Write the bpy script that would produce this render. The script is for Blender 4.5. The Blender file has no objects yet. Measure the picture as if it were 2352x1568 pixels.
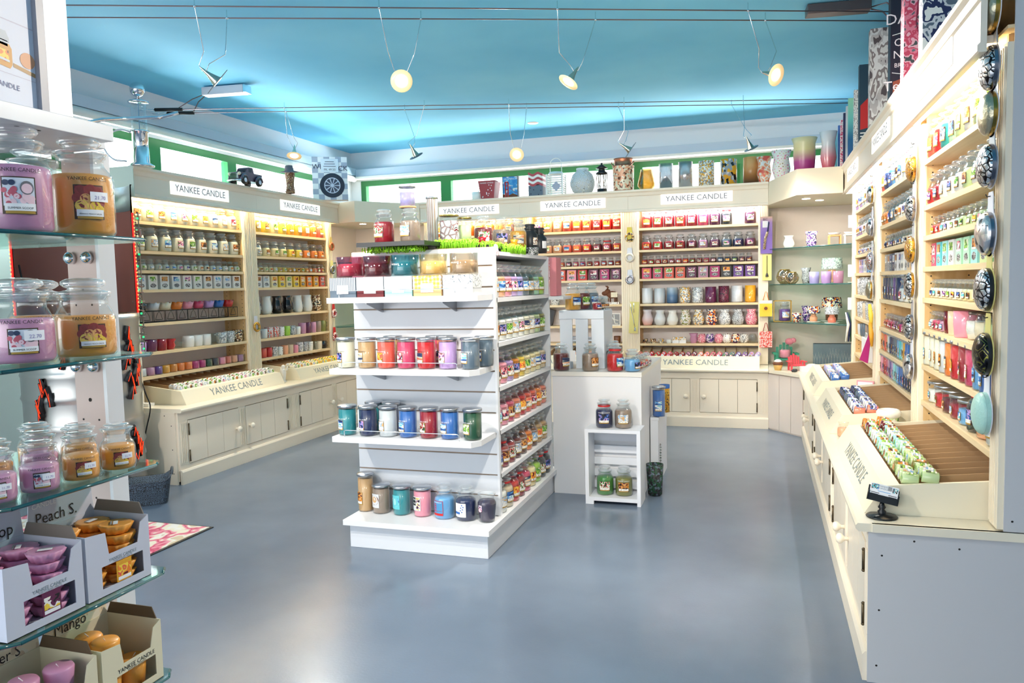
WORLD_S=2.45
EXPO=0.8
DAY=170
SPOT=66
DRUM=(-4.28,3.975)
BASK=(-3.78,3.95)
import bpy, math, random
from math import pi, sin, cos, radians as R
from mathutils import Vector, Matrix
S = bpy.context.scene
COL = S.collection
random.seed(7)

# ------------------------------------------------------------------ colours
def lin(c):
    return tuple(((v/255)/12.92 if v/255 <= .04045 else ((v/255+.055)/1.055)**2.4) for v in c)
PAL = {
 'white':(238,236,230),'cream':(240,226,196),'ivory':(236,230,208),'vanilla':(243,225,170),'yellow':(240,205,70),'gold':(222,160,40),
 'amber':(214,132,30),'orange':(236,128,44),'peach':(240,170,130),'salmon':(235,130,105),'coral':(226,92,74),'red':(196,30,34),
 'crimson':(150,16,34),'maroon':(96,16,28),'pink':(238,150,170),'rose':(205,66,105),'magenta':(176,34,110),'plum':(98,34,74),
 'purple':(96,58,140),'lilac':(186,150,205),'mauve':(190,135,165),'lavender':(168,160,210),'navy':(30,42,86),'blue':(50,104,178),'sky blue':(110,170,220),
 'teal':(40,140,150),'turquoise':(90,190,200),'aqua':(150,212,214),'mint':(170,220,190),'green':(64,132,58),'lime':(160,205,70),
 'pale green':(196,216,160),'olive':(130,130,62),'dark green':(22,72,46),'tan':(200,160,112),'beige':(214,194,164),'brown':(112,66,40),
 'taupe':(150,130,116),'grey':(150,150,152),'pale grey':(205,208,212),'slate':(88,104,120),'black':(22,22,26),'silver':(200,202,206),'charcoal':(52,54,58)}
PAL['amberwax']=(240,164,66); PAL['mauvewax']=(214,150,186)
M = {}
def nm(n): return n
def mat(name, col=(200,200,200), rough=.5, metal=0., spec=.5, emit=None, es=0., bump=None, coat=0., sss=0.):
    if name in M: return M[name]
    m = bpy.data.materials.new(name); m.use_nodes = True
    b = m.node_tree.nodes['Principled BSDF']
    b.inputs['Base Color'].default_value = (*lin(col), 1)
    b.inputs['Roughness'].default_value = rough; b.inputs['Metallic'].default_value = metal
    b.inputs['Specular IOR Level'].default_value = spec
    if coat: b.inputs['Coat Weight'].default_value = coat; b.inputs['Coat Roughness'].default_value = .08
    if emit:
        b.inputs['Emission Color'].default_value = (*lin(emit), 1); b.inputs['Emission Strength'].default_value = es
    if bump:
        nt = m.node_tree; n = nt.nodes.new('ShaderNodeTexNoise'); n.inputs['Scale'].default_value = bump[0]
        n.inputs['Detail'].default_value = 3
        bp = nt.nodes.new('ShaderNodeBump'); bp.inputs['Strength'].default_value = bump[1]; bp.inputs['Distance'].default_value = .002
        tc = nt.nodes.new('ShaderNodeTexCoord'); nt.links.new(tc.outputs['Object'], n.inputs['Vector'])
        nt.links.new(n.outputs['Fac'], bp.inputs['Height']); nt.links.new(bp.outputs['Normal'], b.inputs['Normal'])
    M[name] = m; return m
def thin_glass(name, tint=(240,246,246), blend=.25, rough=.03, lo=.04, hi=.75, milk=0.):
    if name in M: return M[name]
    m = bpy.data.materials.new(name); m.use_nodes = True; nt = m.node_tree; nt.nodes.clear()
    o = nt.nodes.new('ShaderNodeOutputMaterial'); mx = nt.nodes.new('ShaderNodeMixShader')
    t = nt.nodes.new('ShaderNodeBsdfTransparent'); t.inputs['Color'].default_value = (*lin(tint), 1)
    g = nt.nodes.new('ShaderNodeBsdfGlossy'); g.inputs['Roughness'].default_value = rough; g.inputs['Color'].default_value = (1,1,1,1)
    lw = nt.nodes.new('ShaderNodeLayerWeight'); lw.inputs['Blend'].default_value = blend
    mr = nt.nodes.new('ShaderNodeMapRange'); mr.inputs['To Min'].default_value = lo; mr.inputs['To Max'].default_value = hi
    nt.links.new(lw.outputs['Facing'], mr.inputs['Value']); nt.links.new(mr.outputs['Result'], mx.inputs['Fac'])
    nt.links.new(t.outputs[0], mx.inputs[1]); nt.links.new(g.outputs[0], mx.inputs[2]); nt.links.new(mx.outputs[0], o.inputs['Surface'])
    if milk:
        df = nt.nodes.new('ShaderNodeBsdfDiffuse'); df.inputs['Color'].default_value = (.9,.92,.94,1); m2 = nt.nodes.new('ShaderNodeMixShader'); m2.inputs['Fac'].default_value = milk
        nt.links.new(mx.outputs[0], m2.inputs[1]); nt.links.new(df.outputs[0], m2.inputs[2]); nt.links.new(m2.outputs[0], o.inputs['Surface'])
    M[name] = m; return m
def wax(c):
    return mat('wax_'+c.replace(' ','_'), PAL[c], .38, coat=.25)
def paint(c, rough=.5):
    return mat('paint_'+c.replace(' ','_'), PAL[c], rough)
def glazed(c):
    return mat('glazed_'+c.replace(' ','_'), PAL[c], .15, coat=.5)
def multi(name, cols, scale=9, kind='noise', rough=.45, metal=0., stretch=(1,1,1), rnd=True, bump=0.):
    """picture / pattern material: a few flat colours chosen by a noise or voronoi field"""
    if name in M: return M[name]
    m = bpy.data.materials.new(name); m.use_nodes = True; nt = m.node_tree; b = nt.nodes['Principled BSDF']
    b.inputs['Roughness'].default_value = rough; b.inputs['Metallic'].default_value = metal
    tc = nt.nodes.new('ShaderNodeTexCoord'); mp = nt.nodes.new('ShaderNodeMapping'); mp.inputs['Scale'].default_value = stretch
    nt.links.new(tc.outputs['Object'], mp.inputs['Vector'])
    if rnd:
        oi = nt.nodes.new('ShaderNodeObjectInfo'); mu = nt.nodes.new('ShaderNodeMath'); mu.operation = 'MULTIPLY'; mu.inputs[1].default_value = 7
        nt.links.new(oi.outputs['Random'], mu.inputs[0]); cb = nt.nodes.new('ShaderNodeCombineXYZ')
        for k in range(3): nt.links.new(mu.outputs[0], cb.inputs[k])
        nt.links.new(cb.outputs[0], mp.inputs['Location'])
    if kind == 'noise':
        t = nt.nodes.new('ShaderNodeTexNoise'); t.inputs['Scale'].default_value = scale; t.inputs['Detail'].default_value = 2; out = t.outputs['Fac']
        lo, hi = .32, .68
    elif kind == 'cells':
        t = nt.nodes.new('ShaderNodeTexVoronoi'); t.inputs['Scale'].default_value = scale
        sp = nt.nodes.new('ShaderNodeSeparateColor'); nt.links.new(t.outputs['Color'], sp.inputs[0]); out = sp.outputs[0]; lo, hi = 0, 1
    elif kind == 'edge':
        t = nt.nodes.new('ShaderNodeTexVoronoi'); t.feature = 'DISTANCE_TO_EDGE'; t.inputs['Scale'].default_value = scale; out = t.outputs['Distance']; lo, hi = 0, .16
    elif kind == 'dots':
        t = nt.nodes.new('ShaderNodeTexVoronoi'); t.inputs['Scale'].default_value = scale; t.inputs['Randomness'].default_value = .35; out = t.outputs['Distance']; lo, hi = 0, .8
    elif kind == 'wave':
        t = nt.nodes.new('ShaderNodeTexWave'); t.inputs['Scale'].default_value = scale; t.inputs['Distortion'].default_value = 0; out = t.outputs['Fac']; lo, hi = 0, 1
    elif kind == 'grad':
        t = nt.nodes.new('ShaderNodeSeparateXYZ'); out = t.outputs['Z']; lo, hi = 0, scale
    nt.links.new(mp.outputs[0], t.inputs[0])
    cr = nt.nodes.new('ShaderNodeValToRGB'); mr = nt.nodes.new('ShaderNodeMapRange')
    mr.inputs['From Min'].default_value = lo; mr.inputs['From Max'].default_value = hi
    nt.links.new(out, mr.inputs['Value']); nt.links.new(mr.outputs['Result'], cr.inputs['Fac'])
    cr.color_ramp.interpolation = 'LINEAR' if kind == 'grad' else 'CONSTANT'
    e = cr.color_ramp.elements; n = len(cols)
    while len(e) < n: e.new(.5)
    for i, c in enumerate(cols):
        e[i].position = i/(n-1) if kind == 'grad' else i/n
        e[i].color = (*lin(PAL[c] if isinstance(c, str) else c), 1)
    nt.links.new(cr.outputs['Color'], b.inputs['Base Color'])
    if bump:
        bn = nt.nodes.new('ShaderNodeBump'); bn.inputs['Strength'].default_value = bump; bn.inputs['Distance'].default_value = .004
        nt.links.new(out, bn.inputs['Height']); nt.links.new(bn.outputs['Normal'], b.inputs['Normal'])
    M[name] = m; return m
def wood(name, c1, c2, axis=0, scale=26, rough=.5):
    if name in M: return M[name]
    m = bpy.data.materials.new(name); m.use_nodes = True; nt = m.node_tree; b = nt.nodes['Principled BSDF']
    b.inputs['Roughness'].default_value = rough
    tc = nt.nodes.new('ShaderNodeTexCoord'); mp = nt.nodes.new('ShaderNodeMapping')
    s = [scale, scale, scale]; s[axis] = scale*.06; mp.inputs['Scale'].default_value = s
    n = nt.nodes.new('ShaderNodeTexNoise'); n.inputs['Scale'].default_value = 1; n.inputs['Detail'].default_value = 4; n.inputs['Distortion'].default_value = .6
    cr = nt.nodes.new('ShaderNodeValToRGB'); cr.color_ramp.elements[0].position = .3; cr.color_ramp.elements[1].position = .7
    cr.color_ramp.elements[0].color = (*lin(c1), 1); cr.color_ramp.elements[1].color = (*lin(c2), 1)
    nt.links.new(tc.outputs['Object'], mp.inputs['Vector']); nt.links.new(mp.outputs[0], n.inputs['Vector'])
    nt.links.new(n.outputs['Fac'], cr.inputs['Fac']); nt.links.new(cr.outputs['Color'], b.inputs['Base Color'])
    M[name] = m; return m

# ------------------------------------------------------------------ mesh builder
def curve(pts,n=6):
    P=[Vector(p) for p in pts]; Q=[P[0]*2-P[1]]+P+[P[-1]*2-P[-2]]; out=[]
    for i in range(1,len(Q)-2):
        for k in range(n):
            t=k/n; a,b_,c,d=Q[i-1],Q[i],Q[i+1],Q[i+2]
            out.append(.5*((2*b_)+(c-a)*t+(2*a-5*b_+4*c-d)*t*t+(3*b_-a-3*c+d)*t**3))
    return out+[P[-1]]
class MB:
    def __init__(s): s.v=[]; s.f=[]; s.m=[]; s.s=[]
    def add(s, vs, fs, mat=0, smooth=False, mx=None):
        o=len(s.v)
        s.v += [tuple(mx@Vector(v)) for v in vs] if mx is not None else [tuple(v) for v in vs]
        for f in fs: s.f.append([i+o for i in f]); s.m.append(mat); s.s.append(smooth)
        return s
    def box(s,x0,x1,y0,y1,z0,z1,mat=0,mx=None):
        v=[(x0,y0,z0),(x1,y0,z0),(x1,y1,z0),(x0,y1,z0),(x0,y0,z1),(x1,y0,z1),(x1,y1,z1),(x0,y1,z1)]
        return s.add(v,[(0,3,2,1),(4,5,6,7),(0,1,5,4),(1,2,6,5),(2,3,7,6),(3,0,4,7)],mat,False,mx)
    def lathe(s,prof,seg=20,mat=0,mx=None,a0=0,a1=2*pi,smooth=True,sq=None):
        full = abs(a1-a0-2*pi)<1e-6; n=seg if full else seg+1
        v=[]; f=[]
        for r,z in prof:
            for i in range(n):
                a=a0+(a1-a0)*i/seg
                rr = r if sq is None else r*sq(a)
                v.append((rr*cos(a),rr*sin(a),z))
        for j in range(len(prof)-1):
            for i in range(seg):
                k=(i+1)%n if full else i+1
                f.append((j*n+i,j*n+k,(j+1)*n+k,(j+1)*n+i))
        return s.add(v,f,mat,smooth,mx)
    def tube(s,pts,r,seg=6,mat=0,closed=False,mx=None,smooth=True):
        pts=[Vector(p) for p in pts]; n=len(pts); v=[]; f=[]; up=None
        for i,p in enumerate(pts):
            if closed: d=pts[(i+1)%n]-pts[i-1]
            else: d=pts[min(i+1,n-1)]-pts[max(i-1,0)]
            if d.length<1e-9: d=Vector((0,0,1))
            d.normalize()
            if up is None: up=Vector((0,0,1)) if abs(d.z)<.9 else Vector((1,0,0))
            a=d.cross(up); a = a.normalized() if a.length>1e-6 else d.orthogonal().normalized(); b=d.cross(a).normalized(); up=-b if False else up
            up = a.cross(d).normalized()
            rr = r[i] if isinstance(r,(list,tuple)) else r
            for k in range(seg):
                t=2*pi*k/seg; v.append(p+rr*(cos(t)*a+sin(t)*up))
        m=n if closed else n-1
        for i in range(m):
            j=(i+1)%n
            for k in range(seg):
                l=(k+1)%seg; f.append((i*seg+k,i*seg+l,j*seg+l,j*seg+k))
        if not closed: f.append(tuple(range(seg))[::-1]); f.append(tuple((n-1)*seg+k for k in range(seg)))
        return s.add(v,f,mat,smooth,mx)
    def prism(s,poly,lo,hi,axis='z',mat=0,mx=None,smooth=False):
        """poly of (a,b): axis z -> (x,y); axis x -> (y,z); axis y -> (x,z)"""
        def P(a,b,c): return (a,b,c) if axis=='z' else ((c,a,b) if axis=='x' else (a,c,b))
        n=len(poly); v=[P(a,b,lo) for a,b in poly]+[P(a,b,hi) for a,b in poly]
        s.add(v,[tuple(range(n))[::-1],tuple(range(n,2*n))],mat,False,mx)
        return s.add(v,[(i,(i+1)%n,n+(i+1)%n,n+i) for i in range(n)],mat,smooth,mx)
    def patch(s,r,z0,z1,a0,a1,seg=6,mat=0,mx=None,th=0):
        v=[]
        for i in range(seg+1):
            a=a0+(a1-a0)*i/seg; v+= [(r*cos(a),r*sin(a),z0),(r*cos(a),r*sin(a),z1)]
        return s.add(v,[(2*i,2*i+2,2*i+3,2*i+1) for i in range(seg)],mat,True,mx)
    def ball(s,c,r,mat=0,seg=12,sc=(1,1,1),mx=None):
        pr=[(r*sin(pi*j/8),-r*cos(pi*j/8)) for j in range(9)]
        m2=Matrix.Translation(c)@Matrix.Diagonal((*sc,1))
        return s.lathe(pr,seg,mat,(mx@m2) if mx is not None else m2)
    def mesh(s,name,mats):
        me=bpy.data.meshes.new(name); me.from_pydata(s.v,[],s.f)
        for m in mats: me.materials.append(m)
        me.polygons.foreach_set('material_index',s.m); me.polygons.foreach_set('use_smooth',s.s)
        me.update(); return me
def link(name, me, parent=None, loc=None, rz=0):
    o=bpy.data.objects.new(name,me); COL.objects.link(o)
    if parent is not None: o.parent=parent
    if loc is not None: o.location=loc
    if rz: o.rotation_euler.z=rz
    return o
def part(name, mb, mats, parent=None, label=None, loc=None, rz=0, bevel=0):
    me = mb.mesh(name, mats if isinstance(mats,(list,tuple)) else [mats]) if isinstance(mb,MB) else mb
    o=link(name,me,parent,loc,rz)
    if label: o['label']=label
    if bevel:
        b=o.modifiers.new('b','BEVEL'); b.width=bevel; b.segments=2; b.limit_method='ANGLE'
    return o
def tag(o,label,cat,group=None,kind=None):
    if len(label.replace('-',' ').split())>16: print('LONG',len(label.split()),label)
    o['label']=label; o['category']=cat
    if group: o['group']=group
    if kind: o['kind']=kind
    return o
def thing(name,label,cat,loc=(0,0,0),rz=0,group=None):
    o=bpy.data.objects.new(name,None); COL.objects.link(o); o.empty_display_size=.05
    o.location=loc; o.rotation_euler=(0,0,rz); return tag(o,label,cat,group)
def single(name,mb,mats,label,cat,loc=(0,0,0),rz=0,group=None,bevel=0):
    return tag(part(name,mb,mats,None,None,loc,rz,bevel),label,cat,group)
def struct(name,mb,mats,parent=None,label=None):
    o=part(name,mb,mats,parent)
    if parent is None: o['kind']='structure'
    if label: o['label']=label
    return o
ORD=['first','second','third','fourth','fifth','sixth','seventh','eighth','ninth','tenth','eleventh','twelfth','thirteenth','fourteenth','fifteenth','sixteenth','seventeenth','eighteenth','nineteenth','twentieth','twenty-first','twenty-second','twenty-third','twenty-fourth']

# ------------------------------------------------------------------ lettering
_TX={}
def text_geo(txt, size=1.0, sx=1.0):
    """flat glyph geometry in the XY plane, centred on x, baseline at y=0"""
    k=(txt,)
    if k not in _TX:
        c=bpy.data.curves.new('t','FONT'); c.body=txt; c.align_x='CENTER'; c.resolution_u=2
        o=bpy.data.objects.new('t',c); COL.objects.link(o)
        bpy.context.view_layer.update()
        me=bpy.data.meshes.new_from_object(o.evaluated_get(bpy.context.evaluated_depsgraph_get()))
        _TX[k]=([tuple(v.co) for v in me.vertices],[tuple(p.vertices) for p in me.polygons])
        bpy.data.objects.remove(o); bpy.data.curves.remove(c); bpy.data.meshes.remove(me)
    v,f=_TX[k]
    return [(x*size*sx,y*size) for x,y,_ in v],f
def text_on(mb, txt, size, mx, mat=0, sx=1.0):
    """writes on the local XZ plane facing -Y, placed by mx"""
    v,f=text_geo(txt,size,sx); mb.add([(x,0,y) for x,y in v],f,mat,False,mx)
def text_cyl(mb, txt, size, r, z, ang, mat=0, sx=1.0):
    v,f=text_geo(txt,size,sx); mb.add([(r*cos(ang+x/r),r*sin(ang+x/r),z+y) for x,y in v],f,mat)
T=Matrix.Translation
def RX(a): return Matrix.Rotation(a,4,'X')
def RY(a): return Matrix.Rotation(a,4,'Y')
def RZ(a): return Matrix.Rotation(a,4,'Z')
BRAND='YANKEE CANDLE'
BH=.7   # cap height of the font per unit size
def width_fit(txt,w):
    v,_=text_geo(txt,1); xs=[p[0] for p in v]; return w/(max(xs)-min(xs))
cream = mat('cream_paint',(240,228,208),.42,coat=.1)
cream_dark = mat('cream_groove',(150,140,120),.6)
white_lam = mat('white_laminate',(216,220,226),.3,coat=.15)
white_edge = mat('white_edge',(224,226,230),.4)
pine = wood('pine_wood',(214,172,112),(238,206,152),2)
pine_h = wood('pine_wood_shelf',(224,196,150),(240,220,182),0)
pilas = mat('pilaster_paint',(242,230,206),.45)
card = mat('brown_fibreboard',(176,142,104),.8)
dark = mat('dark_gap',(30,28,26),.8)
steel = mat('brushed_steel',(190,192,196),.28,1.)
chrome = mat('chrome',(230,232,236),.06,1.)
lidmetal = mat('tin_lid',(196,200,206),.3,1.)
blackmetal = mat('black_metal',(24,24,26),.4)
blackplastic = mat('black_plastic',(20,24,28),.3)
brass = mat('brass',(200,160,80),.25,1.)
pewter = mat('pewter',(150,150,158),.25,1.)
copper = mat('copper',(196,120,90),.35,1.)
glass = thin_glass('clear_glass',(246,249,249),.25,.04,.03,.5)
lidglass = thin_glass('lid_glass',(242,246,247),.40,.06,.10,.8,.10)
frost = mat('frosted_glass',(225,226,228),.35,coat=.4)
shelfglass = thin_glass('shelf_glass',(205,228,222),.25,.04,.05,.5)
glassedge = mat('green_glass_edge',(20,92,96),.1,coat=.5)
paneglass = thin_glass('window_glass',(250,252,252),.2,.03,.03,.4)
letter_grey = mat('lettering_grey',(120,134,140),.5)
letter_dark = mat('lettering_dark',(40,34,34),.5)
letter_white = mat('lettering_white',(238,238,240),.5)
signmat = mat('backlit_sign',(250,248,244),.5,emit=(255,250,242),es=.4)
sign_letter = mat('sign_lettering',(120,122,134),.5)
tube_warm = mat('tube_warm',(255,240,210),.5,emit=(255,226,176),es=54)
tube_cool = mat('tube_cool',(250,252,255),.5,emit=(244,248,255),es=44)
tube_housing = mat('tube_housing',(236,236,232),.5)
greenframe = mat('green_window_frame',(40,128,66),.35)
wallwhite = mat('wall_white',(246,247,250),.7,bump=(60,.15))
panelwhite = mat('cabinet_back_panel',(238,234,236),.6)
paper_white = mat('paper_white',(240,240,242),.6)
price_tag = mat('price_sticker',(244,244,248),.5)
goldstrip = mat('gold_strip',(176,140,60),.4)
frame_dark = mat('label_border',(70,52,40),.5)
greybox = mat('grey_card',(196,200,214),.7)
greybox_in = mat('grey_card_inside',(120,112,104),.8)
beigebox = mat('beige_card',(222,214,184),.7)
PICS = {
 'berries':multi('picture_berries',['white','pink','crimson','navy','pale grey'],46),
 'citrus':multi('picture_citrus',['maroon','orange','yellow','coral','gold'],40),
 'leaf':multi('picture_leaf',['white','pale green','green','lime','dark green'],46),
 'sea':multi('picture_sea',['navy','blue','sky blue','white','turquoise'],30,stretch=(.5,.5,2)),
 'night':multi('picture_night',['black','navy','blue','lilac','black'],50),
 'spice':multi('picture_spice',['black','brown','amber','tan','maroon'],46),
 'cotton':multi('picture_cotton',['pale grey','white','sky blue','beige','tan'],46),
 'floral':multi('picture_floral',['purple','pink','white','magenta','green'],50),
 'xmas':multi('picture_festive',['dark green','red','white','green','crimson'],54),
 'sunset':multi('picture_sunset',['coral','peach','cream','slate','navy'],24,stretch=(.3,.3,3)),
 'blackberry':multi('picture_blackberry',['black','plum','white','yellow','purple'],50),
}
PICK=list(PICS)
# small grey text lines on the white title strip
titlestrip = multi('title_strip',['white','white','white','grey'],260,'noise',.5,stretch=(1,1,.4))
# ------------------------------------------------------------------ candle vessels; label faces local -Y
def sm(a,b,n,f):  # helper
    return [f(a+(b-a)*i/n) for i in range(n+1)]
JK = { # r, shoulder height, body height, neck r, total, label width angle, label z0,z1
 'large':(.053,.112,.128,.038,.178,.62,.030,.086),
 'medium':(.051,.078,.094,.039,.142,.52,.020,.058),
 'small':(.031,.048,.058,.023,.086,.62,.012,.034)}
def jar_profile(r,sh,bh,nr):
    return [(r*.55,0.0),(r*.9,0.001),(r,.008),(r,sh*.5),(r,sh-.012),(r*.97,sh-.004),(r*.88,sh+.004),(nr+.002,bh-.004),(nr,bh),(nr,bh+.012),(nr+.004,bh+.013),(nr+.004,bh+.017),(nr-.002,bh+.018)]
def lid_profile(r,bh,nr,tot):
    z=bh+.018; h=tot-z
    return [(nr-.004,z-.010),(nr+.003,z),(nr+.006,z+h*.08),(nr+.005,z+h*.16),(nr*.72,z+h*.28),(nr*.62,z+h*.36),(nr*.80,z+h*.46),(nr*.95,z+h*.62),(nr*.92,z+h*.80),(nr*.72,z+h*.94),(nr*.35,z+h),(0,z+h)]
def tumbler(kind):
    return {'tumbler':(.046,.155),'pillar':(.042,.205),'tower':(.030,.150),'bowlcandle':(.060,.098),'tub':(.036,.070),'tall':(.027,.12),'minitumbler':(.022,.09)}[kind]
_C={}
def cm(key,fn):
    if key not in _C: _C[key]=fn()
    return _C[key]
def part_mesh(kind,what,c=None,pic=None,seg=20):
    def mk():
        b=MB()
        if kind in JK:
            r,sh,bh,nr,tot,la,l0,l1=JK[kind]
            if what=='glass_body': b.lathe(jar_profile(r,sh,bh,nr),seg); return b.mesh('glass_body',[glass])
            if what=='wax':
                q=r-.0022; fz = sh-.002
                b.lathe([(0,.003),(q*.9,.003),(q,.010),(q,fz-.014),(q*.95,fz-.004),(q*.86,fz),(0,fz)],seg); return b.mesh('wax',[wax(c)])
            if what=='lid': b.lathe(lid_profile(r,bh,nr,tot),seg); return b.mesh('lid',[lidglass])
            if what=='label':
                q=r+.0006; a=-pi/2; w=la
                b.patch(q,l0-.001,l1+.001,a-w-.03,a+w+.03,8,0); b.patch(q+.0005,l0+(l1-l0)*.30,l1,a-w,a+w,8,1)
                b.patch(q+.0008,l0+(l1-l0)*.10,l0+(l1-l0)*.34,a-w*.92,a+w*.92,8,2); b.patch(q+.0005,l0,l0+(l1-l0)*.10,a-w*.9,a+w*.9,8,3)
                return b.mesh('label',[frame_dark,PICS[pic],titlestrip,goldstrip])
            if what=='collar':
                b.lathe([(nr+.0006,bh+.001),(nr+.0012,bh+.006),(nr+.0006,bh+.011)],seg); return b.mesh('collar_band',[paint('red')])
            if what=='ribs':
                return None
        else:
            r,h=tumbler(kind)
            if what=='glass_body': b.lathe([(r*.8,0),(r*.97,.002),(r,.008),(r,h-.008)],seg); return b.mesh('glass_body',[glass])
            if what=='wax':
                q=r-.002; t=h*.86 if kind!='bowlcandle' else h*.62
                b.lathe([(0,.004),(q*.94,.004),(q,.012),(q,t),(0,t-.001)],seg); return b.mesh('wax',[wax(c)])
            if what=='lid':
                b.lathe([(r-.001,h-.012),(r+.0035,h-.012),(r+.0035,h-.002),(r+.001,h),(0,h)],seg); return b.mesh('lid',[lidmetal])
            if what=='label':
                q=r+.0006; a=-pi/2-.25; w=.55; l0=h*.2; l1=h*.52
                b.patch(q,l0-.001,l1+.001,a-w-.03,a+w+.03,8,0); b.patch(q+.0005,l0+(l1-l0)*.24,l1,a-w,a+w,8,1)
                b.patch(q+.0008,l0+(l1-l0)*.06,l0+(l1-l0)*.26,a-w*.92,a+w*.92,8,2)
                return b.mesh('label',[goldstrip,PICS[pic],titlestrip])
        raise KeyError(what)
    return cm((kind,what,c if what=='wax' else None,pic if what=='label' else None,seg),mk)
def brand_mesh(kind,dark=True,off=0.0):
    def mk():
        b=MB()
        if kind in JK: r,z,w=JK[kind][0],JK[kind][7]+.006,JK[kind][0]*1.5
        else: r,h=tumbler(kind); z,w=h*.545,r*1.35
        s=width_fit(BRAND,w); text_cyl(b,BRAND,s,r+.0008,z,-pi/2+off)
        return b.mesh('brand_lettering',[letter_dark if dark else letter_white])
    return cm(('brand',kind,dark,off),mk)
NAMES={'large':'candle_jar','medium':'medium_candle_jar','small':'small_candle_jar','tumbler':'tumbler_candle','pillar':'pillar_candle','tower':'slim_tumbler_candle','bowlcandle':'bowl_candle','tub':'tub_candle','tall':'tall_tumbler_candle','minitumbler':'mini_tumbler_candle'}
def vessel(kind,loc,rz,c,pic,label,group=None,lid=True,tagged=False,brand=None,seg=20,name=None,cat=None,lab=True):
    t=thing(name or NAMES[kind],label,cat or 'candle',loc,rz,group)
    link('glass_body',part_mesh(kind,'glass_body',seg=seg),t); link('wax',part_mesh(kind,'wax',c,seg=seg),t)
    if lid: link('lid',part_mesh(kind,'lid',seg=seg),t)
    if lab and pic: link('label',part_mesh(kind,'label',None,pic,seg=seg),t)
    if tagged: link('collar_band',part_mesh(kind,'collar',seg=seg),t)
    if brand is not None: link('brand_lettering',brand_mesh(kind,brand),t)
    return t

# ------------------------------------------------------------------ cartons, cups, vases
def carton_mesh(c,pic,w=.09,d=.05,h=.105):
    def mk():
        b=MB(); b.box(-w/2,w/2,-d/2,d/2,0,h,0)
        y=-d/2-.0006
        b.add([(-w*.34,y,h*.52),(w*.34,y,h*.52),(w*.34,y,h*.90),(-w*.34,y,h*.90)],[(0,1,2,3)],1)
        b.add([(-w*.32,y-.0004,h*.50),(w*.32,y-.0004,h*.50),(w*.32,y-.0004,h*.58),(-w*.32,y-.0004,h*.58)],[(0,1,2,3)],2)
        # rounded cut-out window showing the melts
        P=[(w*.33*cos(a)*(1 if abs(cos(a))<.7 else 1),h*.27+h*.15*sin(a)) for a in [i*pi/8 for i in range(16)]]
        b.add([(x,y,z) for x,z in P],[tuple(range(16))],3)
        return b.mesh('wax_melt_carton',[paint(c),PICS[pic],titlestrip,multi('melts_window',['grey','charcoal','silver','black'],60)])
    return cm(('carton',c,pic,w,d,h),mk)
CUPM={}
def cupmat(style):
    d={
     'silver mosaic':('cells',['silver','white','grey','pale grey'],110),'black lattice':('edge',['black','white','white'],60),
     'brown mosaic':('cells',['brown','cream','black','tan'],90),'white':None,'clear':None,'dotted':('dots',['maroon','white','white'],50),
     'patterned':('dots',['navy','white','coral'],60),'silver crackle':('edge',['charcoal','silver','pale grey'],70),
     'purple mosaic':('cells',['purple','white','navy','lilac'],100),'gold mosaic':('cells',['gold','cream','grey','white'],90),
     'harlequin':('cells',['plum','cream','orange','navy','white'],80),'pink crackle':('edge',['white','pink','rose'],80)}
    if style in d and d[style]:
        k,cs,sc=d[style]; return multi('pattern_'+style.replace(' ','_'),cs,sc,k,.2)
    if style=='clear': return glass
    if style=='blue grey': return multi('grad_blue_grey',[(60,92,130),(84,116,150),(190,200,206)],.155,'grad',.3,rnd=False)
    if style=='frosted pink': return multi('grad_frost_pink',[(232,176,164),(226,206,208),(222,220,226)],.155,'grad',.3,rnd=False)
    if style=='frosted': return frost
    if style=='marbled': return multi('marbled_glass',['pale grey','white','olive','white','beige'],30,'noise',.2)
    if style=='plum weave': return multi('plum_weave',['black','plum','rose','black'],60,'edge',.3)
    return glazed(style) if style in PAL else frost
def cup_mesh(style,r,h,shape='cup'):
    def mk():
        b=MB()
        if shape=='cup': pr=[(0,0),(r*.86,0),(r*.92,.004),(r,h*.5),(r,h),(r-.004,h),(r*.85,.01),(0,.01)]
        elif shape=='bulb': pr=[(0,0),(r*.62,0),(r*.80,h*.06),(r,h*.30),(r*.97,h*.45),(r*.72,h*.72),(r*.66,h*.82),(r*.86,h),(r*.82,h),(r*.6,h*.8),(r*.9,h*.4),(r*.6,.01),(0,.01)]
        elif shape=='round': pr=[(0,0),(r*.5,0),(r*.85,h*.15),(r,h*.45),(r*.85,h*.8),(r*.6,h),(r*.56,h),(r*.8,h*.78),(r*.9,h*.4),(r*.5,.01),(0,.01)]
        elif shape=='shade': pr=[(0,0),(r*.8,0),(r*.8,.006),(r*.98,.006),(r,.012),(r,h),(r-.003,h),(r-.003,.014),(0,.014)]
        elif shape=='flare': pr=[(0,0),(r*.6,0),(r*.66,h*.1),(r*.86,h*.35),(r*.72,h*.7),(r,h),(r*.96,h),(r*.66,h*.7),(r*.8,h*.35),(r*.5,.01),(0,.01)]
        else: pr=[(0,0),(r*.7,0),(r,h),(r-.004,h),(r*.6,.01),(0,.01)]
        b.lathe(pr,20,0)
        return b.mesh('cup',[cupmat(style)])
    return cm(('cup',style,r,h,shape),mk)
def cup(name,style,r,h,shape,loc,label,group=None,cat='candle holder',rz=0,fill=None):
    o=link(name,cup_mesh(style,r,h,shape),None,loc,rz); tag(o,label,cat,group)
    if fill:
        link('wax',cm(('fill',fill,r,h),lambda:MB().lathe([(0,.011),(r*.78,.011),(r*.8,h*.6),(0,h*.6)],16).mesh('wax',[wax(fill)])),o)
    return o
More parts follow.
